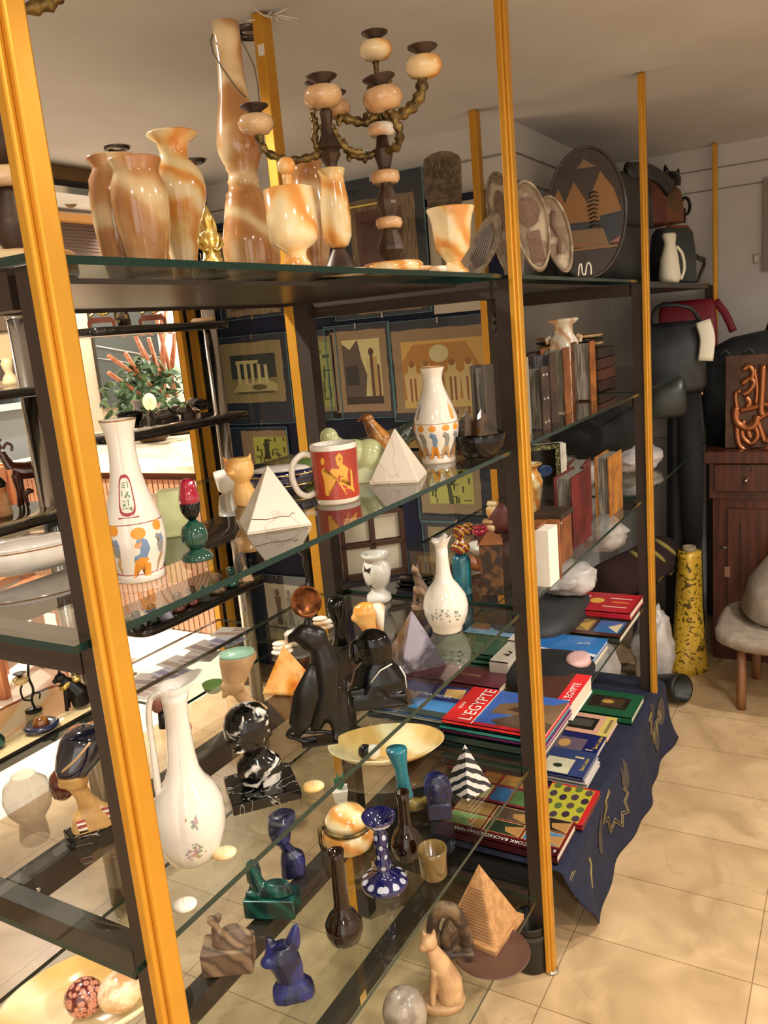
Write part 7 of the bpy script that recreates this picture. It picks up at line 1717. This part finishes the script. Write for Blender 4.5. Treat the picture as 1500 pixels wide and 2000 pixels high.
t.part('stem', G().tube(smooth_path([(4, 0, 0), (0, 0, 20), (6, 0, 40), (2, 0, 64), (6, 0, 90)]), 2.5).tube(smooth_path([(0, 0, 20), (-14, 0, 26), (-16, 0, 44), (-12, 0, 52)]), 2).tube(smooth_path([(4, 0, 34), (16, 0, 30), (14, 0, 20)]), 1.6), EBONY)
for x_, z_ in ((6, 90), (-13, 54)):
    t.part('cup', G().lathe([(6, 0), (14, 4), (15, 12), (12, 14)], M=Matrix.Translation((x_, 0, z_))), ONYXY); t.part('drip_pan', G().lathe([(4, 14), (6, 18), (12, 22), (5, 20)], M=Matrix.Translation((x_, 0, z_))), DKBR)
t.part('foot', G().lathe([(16, 0), (16, 3), (6, 6)]), EBONY)
P = pl(146, 1384, .629)
t = Thing('black_cat', 'small black cat statuette with gilt collar sitting on the cream tray', 'cat', P)
g = G().tube([(14, 0, 6), (12, 0, 30), (-2, 0, 48), (-12, 0, 58)], [17, 19, 13, 9], n=14).ball((-16, -2, 64), (11, 9, 9)).tube([(-22, -2, 62), (-30, -3, 58)], [6, 4]).lathe([(5, 0), (.6, 14)], M=Matrix.Translation((-16, 0, 68))).tube([(-10, -6, 44), (-14, -8, 2)], [5, 4]).tube([(-8, 6, 44), (-10, 7, 2)], [5, 4]).tube([(26, 0, 20), (34, 0, 4)], [6, 3])
t.part('body', g, EBONY, remesh=.0018, smooth=2)
t.part('collar', G().lathe([(13, 0), (15, 4), (12, 8)], M=Matrix.Translation((-7, 0, 46)) @ Matrix.Rotation(-.5, 4, 'Y'), cap=False), BRASS)
t.part('gilt_bead', G().ball((12, -4, 56), (9, 8, 7)), BRASS)
t = Thing('domed_dish', 'dark blue ring dish with a brown dome on the cream tray', 'dish', pl(82, 1425, .629))
t.part('ring', G().lathe([(20, 0), (30, 4), (34, 10), (28, 14), (18, 10)]), mat('blue_stone', '#1d2440', 0.2, coat=.6)); t.part('dome', G().ball((0, 0, 10), (16, 15, 17)), TIGER)
one('teal_stone', 'dark teal stone at the left edge of the cream tray', 'stone', pl(-2, 1462, .629), G().ball((0, 0, 14), (14, 12, 16)), MALA)
# postcards, bowl and leaflets on the clear sheet
PC = [('#c9a79a', '#e9ddd0'), ('#a88a8c', '#efe4d8'), ('#9a8fb8', '#dfe0ee'), ('#c2a08c', '#f0e6da')]
for k in range(8):
    x = 1.00+.062*k; c1, c2 = PC[k % 4]
    o = obj('postcard', G().box((0, 0, .0012), (.085, .11, .0015)).plate(rect(-.03, -.045, -.004, .045), .0022, mat('pc'+c1[1:], c1, .5)).plate(rect(.004, -.045, .034, .0), .0022, mat('pc'+c1[1:], c1, .5)), mat('pcb'+c2[1:], c2, .5))
    o.location = (x, 1.16+.035*(k % 2), .574+.0018*k); o.rotation_euler = (0, 0, .25*math.sin(k*2))
    tag(o, 'pale postcard with small pink pictures, spread on the clear glass sheet', 'postcard', 'spread postcards')
for k in range(8):
    o = obj('flat_pebble', G().ball((0, 0, .004), (.013, .010, .004), n=12), [GRYP, TAN][k % 2]); o.location = (.985+.03*(k % 4)+.01*(k > 3), 1.27+.025*(k > 3), .5745)
    tag(o, 'flat small grey or tan pebble beside the postcards on the clear glass sheet', 'pebble', 'flat pebbles')
t = Thing('green_glass_bowl', 'small leaf green glass bowl on the clear glass sheet', 'bowl', pl(418, 1352, .573))
t.part('bowl', G().lathe([(10, 0), (14, 2), (20, 12), (21, 18), (19, 18), (12, 4), (0.1, 3)], cap=False), LGLASS)
